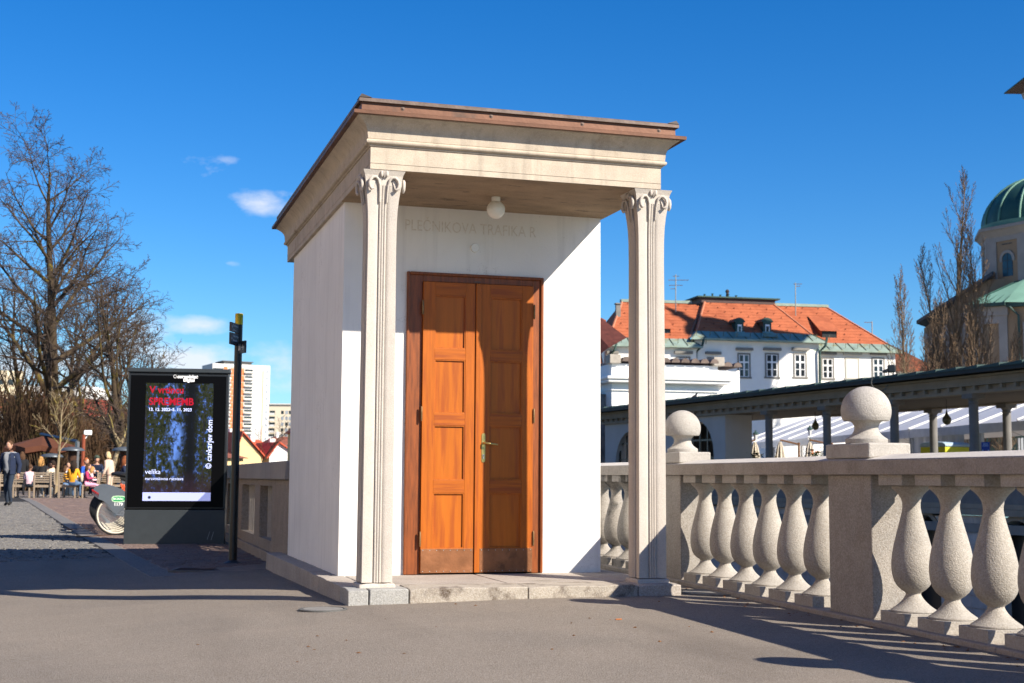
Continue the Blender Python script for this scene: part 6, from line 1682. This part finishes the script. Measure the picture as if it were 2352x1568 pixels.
for k in range(8):
    a, b = V8[k], V8[(k+1) % 8]; F = frame(tuple(a), ((b-a).x, (b-a).y)); Ls = (b-a).length
    if (F.col[1].xyz).dot(a+b-dc*2) > 0: F = frame(tuple(b), ((a-b).x, (a-b).y))
    mb = MB(F); w_ = Ls*.24
    mb.box(-.10, -.14, zd-3, w_, -.002, zc-.8); mb.box(Ls-w_, -.14, zd-3, Ls+.1, -.002, zc-.8); mb.box(w_+.002, -.12, zc-1.7, Ls-w_-.002, -.002, zc-.8); build(mb, 'pilaster', creamw, chc)
    cx = Ls/2; ww = Ls*.125; zs = zc-3.7
    mb = MB(F)
    P = [(cx-ww*math.cos(math.pi*i/8), zs+ww*math.sin(math.pi*i/8)) for i in range(9)]
    q = lambda p: (cx+(p[0]-cx)*1.45, zs+(p[1]-zs)*1.45)
    for p1, p2 in zip(P, P[1:]):
        mb.hexa([(p1[0], -.15, p1[1]), (p2[0], -.15, p2[1]), (p2[0], -.003, p2[1]), (p1[0], -.003, p1[1]), (q(p1)[0], -.15, q(p1)[1]), (q(p2)[0], -.15, q(p2)[1]), (q(p2)[0], -.003, q(p2)[1]), (q(p1)[0], -.003, q(p1)[1])])
    mb.box(cx-ww*1.45, -.12, zs-.25, cx-ww, -.003, zs-.002); mb.box(cx+ww, -.12, zs-.25, cx+ww*1.45, -.003, zs-.002)
    wo = build(mb, 'window', creamw, chc)
    mb = MB(F); mb.prismy([(cx-ww, zd-.2), (cx+ww, zd-.2)]+[(cx+ww*math.cos(math.pi*i/8), zs+ww*math.sin(math.pi*i/8)) for i in range(9)], -.05, -.004); build(mb, 'pane', mat('blue_window_glass', (.02, .06, .09), .2, .2, 1, 0), wo)
    mb = MB(F)
    for j in range(5): zz = zd+.6+j*.9; mb.box(cx-ww, -.07, zz-.04, cx+ww, -.051, zz+.04)
    mb.box(cx-.04, -.073, zd, cx+.04, -.0505, zs+ww*.9); build(mb, 'glazing_bar', blackm, wo)
# skirt roof and body under the drum
FC, LC = fac(2236, 141.5, 2420, 137)
def cx_(px, py): return fx(FC, px, py)
xk, ze_ = cx_(2236, 700); xm, _ = cx_(2311, 700)
mb = MB(FC)
z_up = cx_(2300, 650)[1]*1.03
mb.add([(xk-.4, -.8, ze_), (xm, -.8, ze_), (xm+9, 3, ze_-.3), (xk+3.4, 4.5, z_up), (xm+1, 4.0, z_up+.2), (xm+9, 6, z_up)], [(0, 1, 4, 3), (1, 2, 5, 4)])
mb.add([(xk-.4, -.8, ze_), (xk-.4, 12, ze_), (xk+3.4, 8, z_up), (xk+3.4, 4.5, z_up)], [(3, 2, 1, 0)])
ro_ = build(mb, 'skirt_roof', mat('bright_patina', (.16, .30, .23), .6, .15, .4, .2, 6), chc)
mb = MB(FC)
for t in (0, .25, .5, .75, 1): mb = MB(FC); mb.tube([(xk-.4+(xm-xk+.4)*t, -.82, ze_+.05), (xk+3.4+(xm+1-xk-3.4)*t, 4.4, z_up+.1)], .07, 4); build(mb, 'roof_seam', domem, ro_)
mb = MB(FC); mb.box(xk-.6, -.95, ze_-.35, xm+.1, .2, ze_-.02); mb.box(xm+.1, -.5, ze_-.5, xm+9, .2, ze_-.1); build(mb, 'gutter', patd, chc)
mb = MB(FC); mb.box(xk, 0, -1, xm+9, 10, ze_-.36); build(mb, 'choir_wall', beigew, chc)
mb = MB(FC); mb.box(xk-.25, -.35, ze_-1.3, xm+.2, -.01, ze_-.36); mb.box(xk-.1, -.22, ze_-2.1, xm+.1, -.01, ze_-1.301)
for (a, b) in ((0, .9), (2.6, 3.4), (5.0, 6.2)): mb.box(xk+a-.05, -.2, -1, xk+b, -.012, ze_-2.101)
build(mb, 'pilaster', creamw, chc)
xp, _ = cx_(2341, 720); mb = MB(FC); mb.tube([(xp-.8, -.5, ze_-.5), (xp, -.3, ze_-1.4), (xp, -.3, -1)], .13, 6); build(mb, 'drain_pipe', patd, chc)
# nave with raking roof
FN, LN = fac(2118, 149.5, 2262, 146)
x0, z0 = fx(FN, 2110, 738); x1, z1 = fx(FN, 2262, 632); xw, _ = fx(FN, 2122, 750)
mb = MB(FN); mb.add([(xw, 0, -1), (x1+3, 0, -1), (x1+3, 0, z1-.5), (x1, 0, z1-.5), (xw, 0, z0-.8), (xw, 16, -1), (xw, 16, z0-.8)], [(0, 1, 2, 3, 4), (0, 4, 6, 5)]); build(mb, 'nave_wall', beigew, chc)
mb = MB(FN); mb.hexa([(x0, -.9, z0-.35), (x1+1, -.9, z1-.2), (x1+1, 16, z1-.2), (x0, 16, z0-.35), (x0, -.9, z0), (x1+1, -.9, z1+.25), (x1+1, 16, z1+.25), (x0, 16, z0)]); build(mb, 'nave_roof', mat('slate_blue_roof', (.05, .06, .075), .6, .2, 1, .1, 8), chc)
mb = MB(FN)
for (a, b) in ((.2, .9), (2.2, 2.7), (4.1, 4.7), (6.1, 6.9)): mb.box(xw+a, -.2, -1, xw+b, -.003, z0-1.6+.62*max(0, (a-.5)))
mb.box(xw, -.25, z0-2.0, x1, -.21, z0-1.4); build(mb, 'pilaster', creamw, chc)
for cx in (1.5, 3.4, 5.4):
    mb = MB(FN); mb.prismy([(xw+cx-.45, z0-7), (xw+cx+.45, z0-7)]+[(xw+cx+.45*math.cos(math.pi*i/6), z0-4+.45*math.sin(math.pi*i/6)) for i in range(7)], -.06, -.004); build(mb, 'window_pane', pane_m, chc)
mb = MB(FC); mb.add([(xm-3, -3.5, ze_-9.5), (xm+9, -3.5, ze_-9), (xm+9, -.2, ze_-5.5), (xm-3, -.2, ze_-6.5), (xm-3, -3.5, -1), (xm+9, -3.5, -1)], [(0, 1, 2, 3), (4, 5, 1, 0)]); build(mb, 'aisle_roof', patd, chc)
# bell tower whose eave juts into the picture and whose shadow lies on the palace
tip = at(2305, 214, 107); tc0 = Vector((tip.x, tip.y, 0))+Vector((CR.x, CR.y, 0)).normalized()*4.6-Vector((CF.x, CF.y, 0)).normalized()*4.6
tw = empty('bell_tower', tc0, 'church bell tower of which only the eave corner shows at the upper right edge', 'tower')
def sq(mb, h0, z0_, h1, z1_):
    F = frame(tuple(tc0), (CR.x, CR.y)); mb.M = F
    mb.hexa([(-h0, -h0, z0_), (h0, -h0, z0_), (h0, h0, z0_), (-h0, h0, z0_), (-h1, -h1, z1_), (h1, -h1, z1_), (h1, h1, z1_), (-h1, h1, z1_)])
ztw = tip.z-1.05
mb = MB(); sq(mb, 2.2, -1, 2.2, ztw+.02); build(mb, 'shaft', beigew, tw)
mb = MB(); sq(mb, 2.3, ztw-.4, 3.0, ztw+.25); sq(mb, 3.5, ztw+.252, 3.6, ztw+.7); build(mb, 'cornice', creamw, tw)
mb = MB(); sq(mb, 3.61, ztw+.701, 4.5, ztw+.999); build(mb, 'eave', mat('eave_brown', (.06, .045, .04), .8, .1, 3, 0), tw)
mb = MB(); sq(mb, 4.6, ztw+1.0, 4.55, ztw+1.1); sq(mb, 4.5, ztw+1.101, 1.6, ztw+2.2); build(mb, 'roof', patd, tw)
mb = MB(); sq(mb, 1.35, ztw+2.201, 1.3, ztw+4.2); mb.M = None; mb.lathe([(1.5, 4.2), (1.9, 4.7), (1.95, 5.2), (1.5, 5.9), (.8, 6.5), (.45, 7.2), (.35, 8.2), (.6, 8.6), (.3, 9.1), (.05, 10.4)], 14, (tc0.x, tc0.y, ztw)); build(mb, 'lantern', patd, tw)
# unseen houses left of frame, added to bounce warm light onto the kiosk
for (x, y0, y1, h_, c_, lb) in ((-19, -30, -8, 15, (.62, .40, .30), 'unseen pink plastered town house added left of the square for warm bounce'), (-20, -7.5, 12, 13, (.68, .56, .40), 'unseen cream town house added left of the square for warm bounce'), (-24, 13, 27, 14, (.66, .48, .30), 'unseen ochre town house added farther along the square for warm bounce')):
    e = empty('town_house', (x-5, (y0+y1)/2, -.1), lb, 'house')  # added unseen house, there only for warm bounce
    wm_ = mat('added_house_wall_%d' % int(-y0+40), c_, .9, .06, .6, .2, 10)
    mb = MB(); mb.box(x-11, y0, -.4, x, y1, h_); build(mb, 'wall', wm_, e)
    mb = MB(); mb.prismy([(x-11.5, h_), (x+.6, h_), (x-5.2, h_+4)], y0-.3, y1+.3); build(mb, 'roof', tile, e)
    n = int((y1-y0)/3)
    for j in range(4):
        for i in range(n):
            yc = y0+(i+.5)*(y1-y0)/n; z_ = 1.2+j*3.3
            mb = MB(); mb.box(x+.001, yc-.75, z_-.1, x+.06, yc+.75, z_); mb.box(x+.001, yc-.7, z_+.001, x+.04, yc-.55, z_+1.9); mb.box(x+.001, yc+.55, z_+.001, x+.04, yc+.7, z_+1.9); mb.box(x+.001, yc-.55, z_+1.75, x+.04, yc+.55, z_+1.9); wo = build(mb, 'window', stucco, e)
            mb = MB(); mb.box(x+.001, yc-.55, z_+.001, x+.02, yc+.55, z_+1.749); build(mb, 'pane', pane_m, wo)
# ================================================================ TREES
bark_d = mat('dark_mossy_bark', (.055, .038, .022), .95, .35, 1.2, .5, 8, c2=(.16, .12, .015), c2s=1.3, c2t=.54)
bark_b = mat('brown_twig', (.060, .042, .032), .95, .3, 1.5, 0, c2=(.13, .10, .025), c2s=1.0, c2t=.6)
bark_p = mat('poplar_bark', (.16, .115, .07), .95, .3, 1.5, .3, 8)
bark_pt = mat('poplar_twig', (.17, .115, .07), .95, .35, 1.0, 0)
bark_l = mat('pale_lichen_bark', (.26, .20, .12), .95, .3, 2, .4, 12, c2=(.24, .19, .03), c2s=1.6, c2t=.52)
class TreeB:
    def __init__(s, rng): s.tr = MB(); s.br = MB(); s.rng = rng; s.n = 0
def grow(T, p, d, L, r, lv, P):
    rng = T.rng; n = P['seg'][min(lv, len(P['seg'])-1)]
    pts = [p.copy()]; rads = [r]; dd = d.copy(); q = p.copy()
    up = P['up'][min(lv, len(P['up'])-1)]; wob = P.get('wob0', P['wob']) if lv == 0 else P['wob']; dr = P.get('droop', 0)
    dirs = [dd.copy()]
    for i in range(n):
        t = (i+1)/n
        dd = dd+Vector((rng.gauss(0, wob), rng.gauss(0, wob), rng.gauss(0, wob)*.7))+Vector((0, 0, up/n))
        if dr and lv >= 1: dd = dd+Vector((0, 0, -dr*t*t/n))
        dd.normalize(); q = q+dd*(L/n); pts.append(q.copy()); dirs.append(dd.copy()); rads.append(max(P['rmin'], r*(1-t*P['taper'][min(lv, len(P['taper'])-1)])))
    mb = T.tr if lv <= P['trunk_lv'] else T.br
    k = 8 if lv == 0 else (6 if lv == 1 else (4 if lv == 2 else 3))
    mb.tube(pts, rads, k, cap=False); T.n += n
    if lv >= P['levels']: return
    nc = P['kids'][min(lv, len(P['kids'])-1)]; a0, a1 = P['ang'][min(lv, len(P['ang'])-1)]; s0 = P['start'][min(lv, len(P['start'])-1)]
    ph = rng.uniform(0, 6.28)
    for c in range(nc):
        t = s0+(1-s0)*(c+rng.uniform(0, .9))/nc; t = min(t, .985)
        fi_ = t*n; i = min(int(fi_), n-1); fr_ = fi_-i
        pos = pts[i].lerp(pts[i+1], fr_); dr_ = dirs[i]; rr = rads[i]+(rads[i+1]-rads[i])*fr_
        ph += 2.4+rng.uniform(-.5, .5); ang = R(rng.uniform(a0, a1))
        o = dr_.orthogonal().normalized(); o2 = dr_.cross(o)
        nd = (dr_*math.cos(ang)+(o*math.cos(ph)+o2*math.sin(ph))*math.sin(ang)).normalized()
        ln = L*P['len'][min(lv, len(P['len'])-1)]*(1-P.get('short', .45)*(t-s0)/(1-s0+1e-6))*rng.uniform(.75, 1.2)
        grow(T, pos, nd, ln, max(P['rmin'], rr*P['rk'][min(lv, len(P['rk'])-1)]), lv+1, P)
def tree(name, label, base, H_, r0, P, seed, mt, mb_, group=None, lean=(0, 0), cat='tree'):
    rng = random.Random(seed); T = TreeB(rng)
    grow(T, Vector(base), Vector((lean[0], lean[1], 1)).normalized(), H_, r0, 0, P)
    e = empty(name, base, label, cat, group)
    build(T.tr, 'trunk', mt, e, smooth=60); o = build(T.br, 'crown', mb_, e)
    return T.n
linden = dict(seg=[12, 10, 7, 5, 4], up=[.1, .50, .25, .15, .1], wob=.085, wob0=.022, droop=.75, rmin=.010, taper=[.86, .85, .85, .8, .6], trunk_lv=1, levels=4, kids=[25, 9, 7, 4], ang=[(35, 66), (30, 60), (30, 60), (25, 60)], start=[.20, .20, .12, .1], len=[.46, .50, .5, .55], rk=[.58, .6, .55, .6], short=.52)
b = at(118, 1100, 73); tree('linden_tree', 'tall bare tree with dark mossy trunk and wide arching limbs at the left', (b.x, b.y, -.1), 17.4, .42, linden, 5, bark_d, bark_b, lean=(.035, 0))
bushy = dict(seg=[10, 8, 6, 5, 4], up=[0, .7, .5, .2, .1], wob=.10, droop=.55, rmin=.010, taper=[.85, .85, .8, .8, .6], trunk_lv=1, levels=4, kids=[15, 7, 6, 4], ang=[(22, 50), (25, 50), (25, 60), (25, 60)], start=[.10, .15, .15, .1], len=[.62, .5, .5, .5], rk=[.55, .55, .55, .6], short=.5)
b = at(295, 1100, 64); tree('bare_tree', 'bushy bare tree with many upright brownish stems, left of the poster', (b.x, b.y, -.1), 10.2, .24, bushy, 11, bark_d, bark_b)
b = at(215, 1100, 78); tree('bare_tree', 'bare tree of upright stems just right of the tallest tree', (b.x, b.y, -.1), 12.0, .24, bushy, 12, bark_d, bark_b)
b = at(352, 1100, 70); tree('bare_tree', 'bare tree whose twigs end right above the poster corner', (b.x, b.y, -.1), 8.2, .18, bushy, 17, bark_d, bark_b)
b = at(20, 1100, 84); tree('bare_tree', 'bare tree behind the tall one at the left edge', (b.x, b.y, -.1), 12.5, .25, bushy, 18, bark_d, bark_b)
young = dict(seg=[12, 6, 5, 4], up=[0, .5, .3, .1], wob=.05, rmin=.006, taper=[.85, .8, .8, .6], trunk_lv=0, levels=3, kids=[13, 4, 3], ang=[(30, 55), (25, 50), (25, 50)], start=[.42, .3, .2], len=[.36, .45, .5], rk=[.45, .6, .6], short=.35)
b = at(128, 1100, 51); tree('young_tree', 'slender young tree with pale lichen-yellow trunk among the tables', (b.x, b.y, 0), 3.6, .075, young, 21, bark_l, bark_l, lean=(.035, 0))
pale = dict(seg=[7, 8, 6, 5, 4], up=[0, .2, .3, .1, .1], wob=.11, droop=.3, rmin=.009, taper=[.35, .8, .8, .8, .6], trunk_lv=1, levels=4, kids=[5, 7, 6, 4], ang=[(28, 70), (25, 55), (25, 60), (20, 60)], start=[.7, .2, .15, .1], len=[1.1, .55, .5, .5], rk=[.75, .5, .55, .6], short=.2)
b = at(253, 1100, 60); tree('pale_forked_tree', 'small forked tree with pale spotted bark behind the diners', (b.x, b.y, 0), 2.4, .13, pale, 31, bark_l, bark_b, lean=(-.06, 0))
# thicket of bare brown shrubs behind the terrace
rng = random.Random(3)
mb = MB()
for i in range(9000):
    px = rng.uniform(-60, 372); D_ = rng.uniform(70, 86); q = at(px, 1100, D_)
    h_ = rng.uniform(2.0, 5.6)*(.8+.35*math.sin(px*.02)); x_, y_ = q.x, q.y; z_ = rng.uniform(-.2, 1.6)
    lx, ly = rng.gauss(0, .5), rng.gauss(0, .4)
    mb.tube([(x_, y_, z_), (x_+lx*.4, y_+ly*.4, z_+h_*.45), (x_+lx, y_+ly, z_+h_*.85)], [.028, .018, .008], 3, cap=False)
tag(build(mb, 'shrub_thicket', mat('brown_shrub_twigs', (.075, .042, .022), .95, .5, .5, 0, c2=(.14, .12, .03), c2s=.6, c2t=.55)), 'dense brown thicket of bare shrubs behind the terrace', 'shrubs', kind='stuff')
mb = MB()
for i in range(30000):
    px = rng.uniform(-60, 372); D_ = rng.uniform(78, 90); q = at(px, 1100, D_); z_ = abs(rng.gauss(0, 2.3))
    a = Vector((rng.uniform(-1, 1), rng.uniform(-1, 1), rng.uniform(-1, 1))).normalized()*rng.uniform(.06, .16); b = a.orthogonal()*.5
    p = Vector((q.x, q.y, z_)); mb.add([p-a, p-b, p+a, p+b], [(0, 1, 2, 3)])
tag(build(mb, 'shrub_leaves', mat('dry_brown_leaves', (.07, .035, .018), .95, .5, .6, 0, c2=(.05, .05, .012), c2s=.4, c2t=.5)), 'dry brown leaves still hanging in the thicket', 'foliage', kind='stuff')
pop = dict(seg=[14, 9, 7, 5], up=[0, 1.2, .9, .5], wob=.035, rmin=.012, taper=[.9, .85, .85, .6], trunk_lv=0, levels=3, kids=[42, 10, 6], ang=[(14, 35), (18, 40), (20, 50)], start=[.08, .12, .1], len=[.33, .42, .42], rk=[.42, .55, .6], short=.72)
k_ = 0
for px, py, D_, r_, lb in ((2197, 378, 104, .30, 'tallest bare poplar rising well above the arcade roof'), (2160, 545, 103, .22, 'bare poplar leaning against the left side of the tallest one'), (2262, 478, 106, .2, 'bare poplar in front of the green dome'),
                       (2090, 612, 103, .2, 'bare poplar standing apart left of the others'), (2136, 668, 108, .15, 'thin bare poplar between the lone one and the tall group'), (2236, 590, 101, .18, 'bare poplar before the church skirt roof'), (2298, 742, 100, .13, 'lowest bare poplar at the right, above the arcade roof')):
    b = at(px, 1100, D_); zt_ = at(px, py, D_).z
    tree('poplar_tree', lb, (b.x, b.y, -.2), zt_*.945, r_, pop, 50+k_, bark_p, bark_pt, 'bare poplars by the church', lean=((-.02, 0), (-.05, 0), (.02, 0), (0, 0), (.0, 0), (.04, 0), (.03, 0))[k_]); k_ += 1
# ================================================================ LEFT BACKGROUND
# orange-red roofed house behind the trees
redt = mat('red_roof_tiles', (.22, .045, .025), .85, .25, .8, .5, 6)
hs_ = empty('red_roofed_house', at(30, 950, 130), 'house with long orange-red roof and skylight behind the trees', 'house')
F, L_ = fac(-60, 128, 66, 134)
x0, z0 = fx(F, -60, 886); x1, z1 = fx(F, 90, 905); xb, zb_ = fx(F, 62, 943); xa, za = fx(F, -60, 930)
mb = MB(F); mb.add([(x0, 5, z0), (x1-1, 5, z1), (xb+2.5, -1, zb_), (xa, -1, za-.4), (x0, 12, za), (x1+2, 12, zb_)], [(0, 1, 2, 3), (1, 0, 4, 5), (1, 5, 2)]); ro_ = build(mb, 'roof', redt, hs_)
mb = MB(F); mb.box(x0, -.2, -2, xb+1.5, 10, za-.4); build(mb, 'wall', stucco, hs_)
for px, py in ((38, 895), (66, 915), (20, 925)):
    x, z = fx(F, px, py); mb = MB(F); t_ = (z0-z)/(z0-za); yy = 5-6*t_; mb.box(x-.6, yy-.5, z-.5, x+.6, yy-.1, z+.35); build(mb, 'skylight', pane_m, ro_)
h2 = empty('red_roofed_house', at(160, 950, 125), 'low house with red roof glimpsed through the branches', 'house')
F, L_ = fac(110, 126, 290, 130); mb = MB(F); zA, zB = fx(F, 150, 903)[1], fx(F, 150, 955)[1]; mb.add([(0, 4, zA), (L_, 4, zA-.3), (L_+1, -1, zB), (-1, -1, zB)], [(0, 1, 2, 3)]); build(mb, 'roof', redt, h2)
mb = MB(F); mb.box(0, -.5, -2, L_, 8, zB); build(mb, 'wall', mat('brown_plaster', (.12, .08, .05), .9, .1, 2, 0), h2)
pb2 = empty('pale_apartment_block', at(20, 870, 230), 'pale yellow block behind the red roof at the far left', 'building')
F, L_ = fac(-70, 228, 48, 232); zt_ = fx(F, 0, 850)[1]; mb = MB(F); mb.box(0, 0, -3, L_, 14, zt_); build(mb, 'wall', mat('pale_yellow_wall', (.62, .52, .36), .9, .05, .5, 0), pb2)
mb = MB(F); mb.box(L_+.01, 1, -3, L_+2.4, 12, zt_-2.3); build(mb, 'white_wing', stucco, pb2)
for i in range(5):
    for j in range(4):
        mb = MB(F); x = 1+i*1.6; z = zt_-1.5-j*2.8; mb.box(x, -.04, z-.9, x+.8, -.002, z); build(mb, 'window_pane', pane_m, pb2)
b3 = empty('distant_block', at(60, 890, 300), 'distant white building beside the pale yellow block', 'building')
F, L_ = fac(50, 300, 210, 300); zt_ = fx(F, 60, 886)[1]; mb = MB(F); mb.box(0, 0, -3, L_, 14, zt_); build(mb, 'wall', stucco, b3)
# tower block
HF, HL = fac(484, 572, 617, 584)
hr = empty('tower_block', HF @ Vector((HL/2, 8, 0)), 'white high-rise with orange stripes and stacked balconies, far off left of the kiosk', 'high-rise')
hw = mat('high_rise_white', (.62, .60, .57), .9, .04, .1, 0); hwo = mat('high_rise_orange', (.62, .20, .08), .9, .06, .1, 0); hsh = mat('high_rise_cream', (.58, .56, .50), .9, .04, .1, 0)
hX = lambda px: fx(HF, px, 900)[0]; hZ = lambda py: fx(HF, 580, py)[1]
mb = MB(HF); mb.box(0, 0, -5, HL, 16, hZ(838)); hb = build(mb, 'wall', hw, hr)
mb = MB(HF); mb.box(hX(516), 2, hZ(838)+.01, hX(580), 12, hZ(832)); mb.box(hX(512), 1.4, hZ(832)+.005, hX(583), 13, hZ(830)); build(mb, 'penthouse', mat('dark_penthouse', (.12, .12, .12), .8, 0, 1, 0), hr)
for a, b_, zt_ in ((513, 521, 845), (529.5, 538, 846), (552, 559.5, 846)):
    mb = MB(HF); mb.box(hX(a), -.25, -5, hX(b_), -.01, hZ(zt_)); build(mb, 'orange_stripe', hwo, hr)
mb = MB(HF); mb.box(hX(602), -.1, -5, hX(604.5), -.01, hZ(850)); build(mb, 'orange_stripe', mat('faded_orange', (.62, .33, .22), .9, 0, 1, 0), hr)
fl = 15.55*578/3140
for i in range(15):
    zt_ = hZ(848)-i*fl
    for (a, b_) in ((560, 580), (522, 529), (486, 512)):
        mb = MB(HF); mb.box(hX(a), -1.3, zt_-fl*.62, hX(b_), -1.2, zt_-fl*.34); mb.box(hX(a), -1.2, zt_-fl*.62, hX(b_), -.01, zt_-fl*.57); build(mb, 'balcony', hsh, hr)
        mb = MB(HF); mb.box(hX(a)+.3, -.06, zt_-fl*.56, hX(b_)-.1, -.012, zt_-fl*.04); build(mb, 'window_pane', pane_m, hr)
    for xx in (590, 610):
        mb = MB(HF); mb.box(hX(xx), -.05, zt_-fl*.5, hX(xx)+.9, -.012, zt_-fl*.1) if xx > 600 else mb.box(hX(xx)-.02, -.03, -5, hX(xx)+.05, -.012, hZ(840)); build(mb, 'window_pane' if xx > 600 else 'panel_joint', mat('far_window', (.30, .33, .36), .3, 0, 1, 0), hr)
    mb = MB(HF); mb.box(hX(529.4), -.28, zt_-.15, hX(538), -.251, zt_+.15); mb.box(hX(552), -.28, zt_-.15, hX(559.5), -.251, zt_+.15); build(mb, 'floor_band', hwo if False else mat('pale_floor_band', (.6, .4, .3), .9, 0, 1, 0), hr)
# lower block to the right
LF_, LL_ = fac(616, 495, 700, 495)
lb_ = empty('low_rise_block', LF_ @ Vector((LL_/2, 8, 0)), 'cream apartment block right of the high-rise, cut by the kiosk', 'building')
lX = lambda px: fx(LF_, px, 950)[0]; lZ = lambda py: fx(LF_, 640, py)[1]
crm = mat('cream_block_wall', (.66, .56, .42), .9, .04, .1, 0)
mb = MB(LF_); mb.box(0, 0, -5, LL_, 14, lZ(929)); build(mb, 'wall', crm, lb_)
mb = MB(LF_); mb.box(-.3, -.6, lZ(929)+.01, LL_, 14, lZ(926.5)); build(mb, 'roof_slab', hw, lb_)
fl2 = 13.4*496/3140
for i in range(7):
    zt_ = lZ(943)-i*fl2
    mb = MB(LF_); mb.box(lX(619.5), -1.2, zt_-fl2*.75, lX(632), -1.1, zt_-fl2*.4); build(mb, 'balcony', hw, lb_)
    mb = MB(LF_); mb.box(lX(619.8), -.06, zt_-fl2*.7, lX(631.5), -.01, zt_); build(mb, 'window_pane', pane_m, lb_)
    for px in (648.6, 658.3, 666.5, 676):
        mb = MB(LF_); x = lX(px); mb.box(x-.45, -.05, zt_-1.2, x+.5, -.01, zt_+.0); build(mb, 'window_pane', MC['far_window'] if (i+int(px)) % 3 else pane_m, lb_)
# old-town houses in front of the blocks
def gabled(px0, px1, D_, py_eave, py_ridge, px_ridge, lb, wallm, roofm, dep=10, gable=True, name='old_town_house'):
    F, L_ = fac(px0, D_, px1, D_*1.01)
    ze_ = fx(F, (px0+px1)/2, py_eave)[1]; xr_, zr = fx(F, px_ridge, py_ridge)
    e = empty(name, F @ Vector((L_/2, dep/2, 0)), lb, 'house', 'red-roofed houses below the high-rise')
    if gable:
        mb = MB(F); mb.prismy([(0, -4), (L_, -4), (L_, ze_), (xr_, zr), (0, ze_)], 0, dep); build(mb, 'wall', wallm, e)
        mb = MB(F); o = .4; t = .18
        for (xa, za, xb, zb_) in ((-o, ze_-o*.6, xr_, zr+.05), (L_+o, ze_-o*.6, xr_, zr+.05)):
            mb.hexa([(xa, -o, za), (xb, -o, zb_), (xb, dep+o, zb_), (xa, dep+o, za), (xa, -o, za+t), (xb, -o, zb_+t), (xb, dep+o, zb_+t), (xa, dep+o, za+t)])
        build(mb, 'roof', roofm, e)
    else:
        mb = MB(F); mb.box(0, 0, -4, L_, dep, ze_); build(mb, 'wall', wallm, e)
        mb = MB(F); mb.add([(-.5, -.5, ze_), (L_+.5, -.5, ze_), (L_-1.5, dep*.5, zr), (1.5, dep*.5, zr), (-.5, dep+.5, ze_), (L_+.5, dep+.5, ze_)], [(0, 1, 2, 3), (4, 0, 3), (1, 5, 2), (5, 4, 3, 2)]); build(mb, 'roof', roofm, e)
    for i in range(3):
        mb = MB(F); x = L_*(.2+.28*i); mb.box(x-.4, -.04, ze_-2.2, x+.4, -.003, ze_-1.0); build(mb, 'window_pane', pane_m, e)
    mb = MB(F); mb.box(L_*.3, dep*.4, zr-1.5, L_*.3+.7, dep*.4+.7, zr+.7); build(mb, 'chimney', stucco, e)
    return e
yl = mat('pale_yellow_render', (.66, .50, .26), .9, .05, 1, 0); lr = mat('bright_red_tiles', (.55, .10, .05), .85, .2, .8, .3, 5); dr2 = mat('brown_red_tiles', (.24, .08, .05), .85, .25, .8, .3, 5)
gabled(546, 604, 168, 1048, 994, 556, 'cream gabled house with long orange roof right of the sign post', yl, lr, dep=14)
gabled(575, 640, 200, 1040, 1007, 600, 'red-roofed house behind the cream gabled one', yl, lr, gable=False)
gabled(628, 700, 230, 1022, 1000, 650, 'dark brown roof with chimney beside the kiosk wall', stucco, dr2, gable=False)
gabled(516, 560, 150, 1052, 1030, 530, 'small house with dark red roof between poster and sign post', yl, dr2, gable=False)
gabled(620, 690, 170, 1050, 1018, 640, 'steep bright red roof close to the kiosk wall', stucco, lr, gable=True)
gabled(500, 560, 240, 1018, 978, 520, 'orange roof seen between poster edge and sign post', stucco, lr, gable=False)
b = at(597, 1100, 140); tree('bare_tree', 'small dark bare tree in front of the cream gabled house', (b.x, b.y, 0), 6.0, .12, dict(bushy, kids=[10, 6, 4], levels=3, start=[.3, .2, .15]), 77, bark_d, bark_b)
# riverside houses that the kiosk hides in the photograph
for k_, (pa, pb, D_, pe, pr_, lb, wm_, rm_) in enumerate(((700, 800, 150, 990, 950, 'cream house across the river hidden behind the kiosk, leftmost', yl, lr), (802, 900, 146, 975, 930, 'white house across the river hidden behind the kiosk, second', stucco, dr2), (902, 1010, 142, 960, 915, 'cream riverside house hidden behind the kiosk, third', yl, tile), (1012, 1110, 138, 950, 900, 'white riverside house hidden behind the kiosk, fourth', stucco, lr), (1112, 1225, 134, 930, 880, 'yellow riverside house hidden behind the kiosk, fifth', yl, dr2), (1227, 1325, 130, 910, 860, 'white riverside house hidden behind the kiosk, rightmost', stucco, tile))):
    gabled(pa, pb, D_, pe, pr_, (pa+pb)/2, lb, wm_, rm_, gable=bool(k_ % 2), dep=12)
mb = MB(); mb.poly([tuple(at(690, 1100, 128).xy)+(-.9,), tuple(at(1400, 1100, 105).xy)+(-.9,), tuple(at(1400, 1100, 900).xy)+(-.9,), tuple(at(560, 1100, 900).xy)+(-.9,)])
tag(build(mb, 'far_bank', MC['square_paving']), kind='structure')
# belfry openings and string courses on the tower shaft
for sgx, sgy in ((0, -1), (-1, 0)):
    F = frame(tuple(tc0), (CR.x, CR.y))
    if sgx: F = F @ Matrix.Rotation(R(-90), 4, 'Z')
    for zz in (6, 13, 20):
        mb = MB(F); mb.prismy([(-.5, zz), (.5, zz), (.5, zz+2.2), (.35, zz+2.55), (0, zz+2.7), (-.35, zz+2.55), (-.5, zz+2.2)], -2.24, -2.205); build(mb, 'belfry_opening', blackm, tw)
        mb = MB(F); mb.box(-2.3, -2.33, zz-1.3, 2.3, -2.202, zz-1.0); build(mb, 'string_course', creamw, tw)
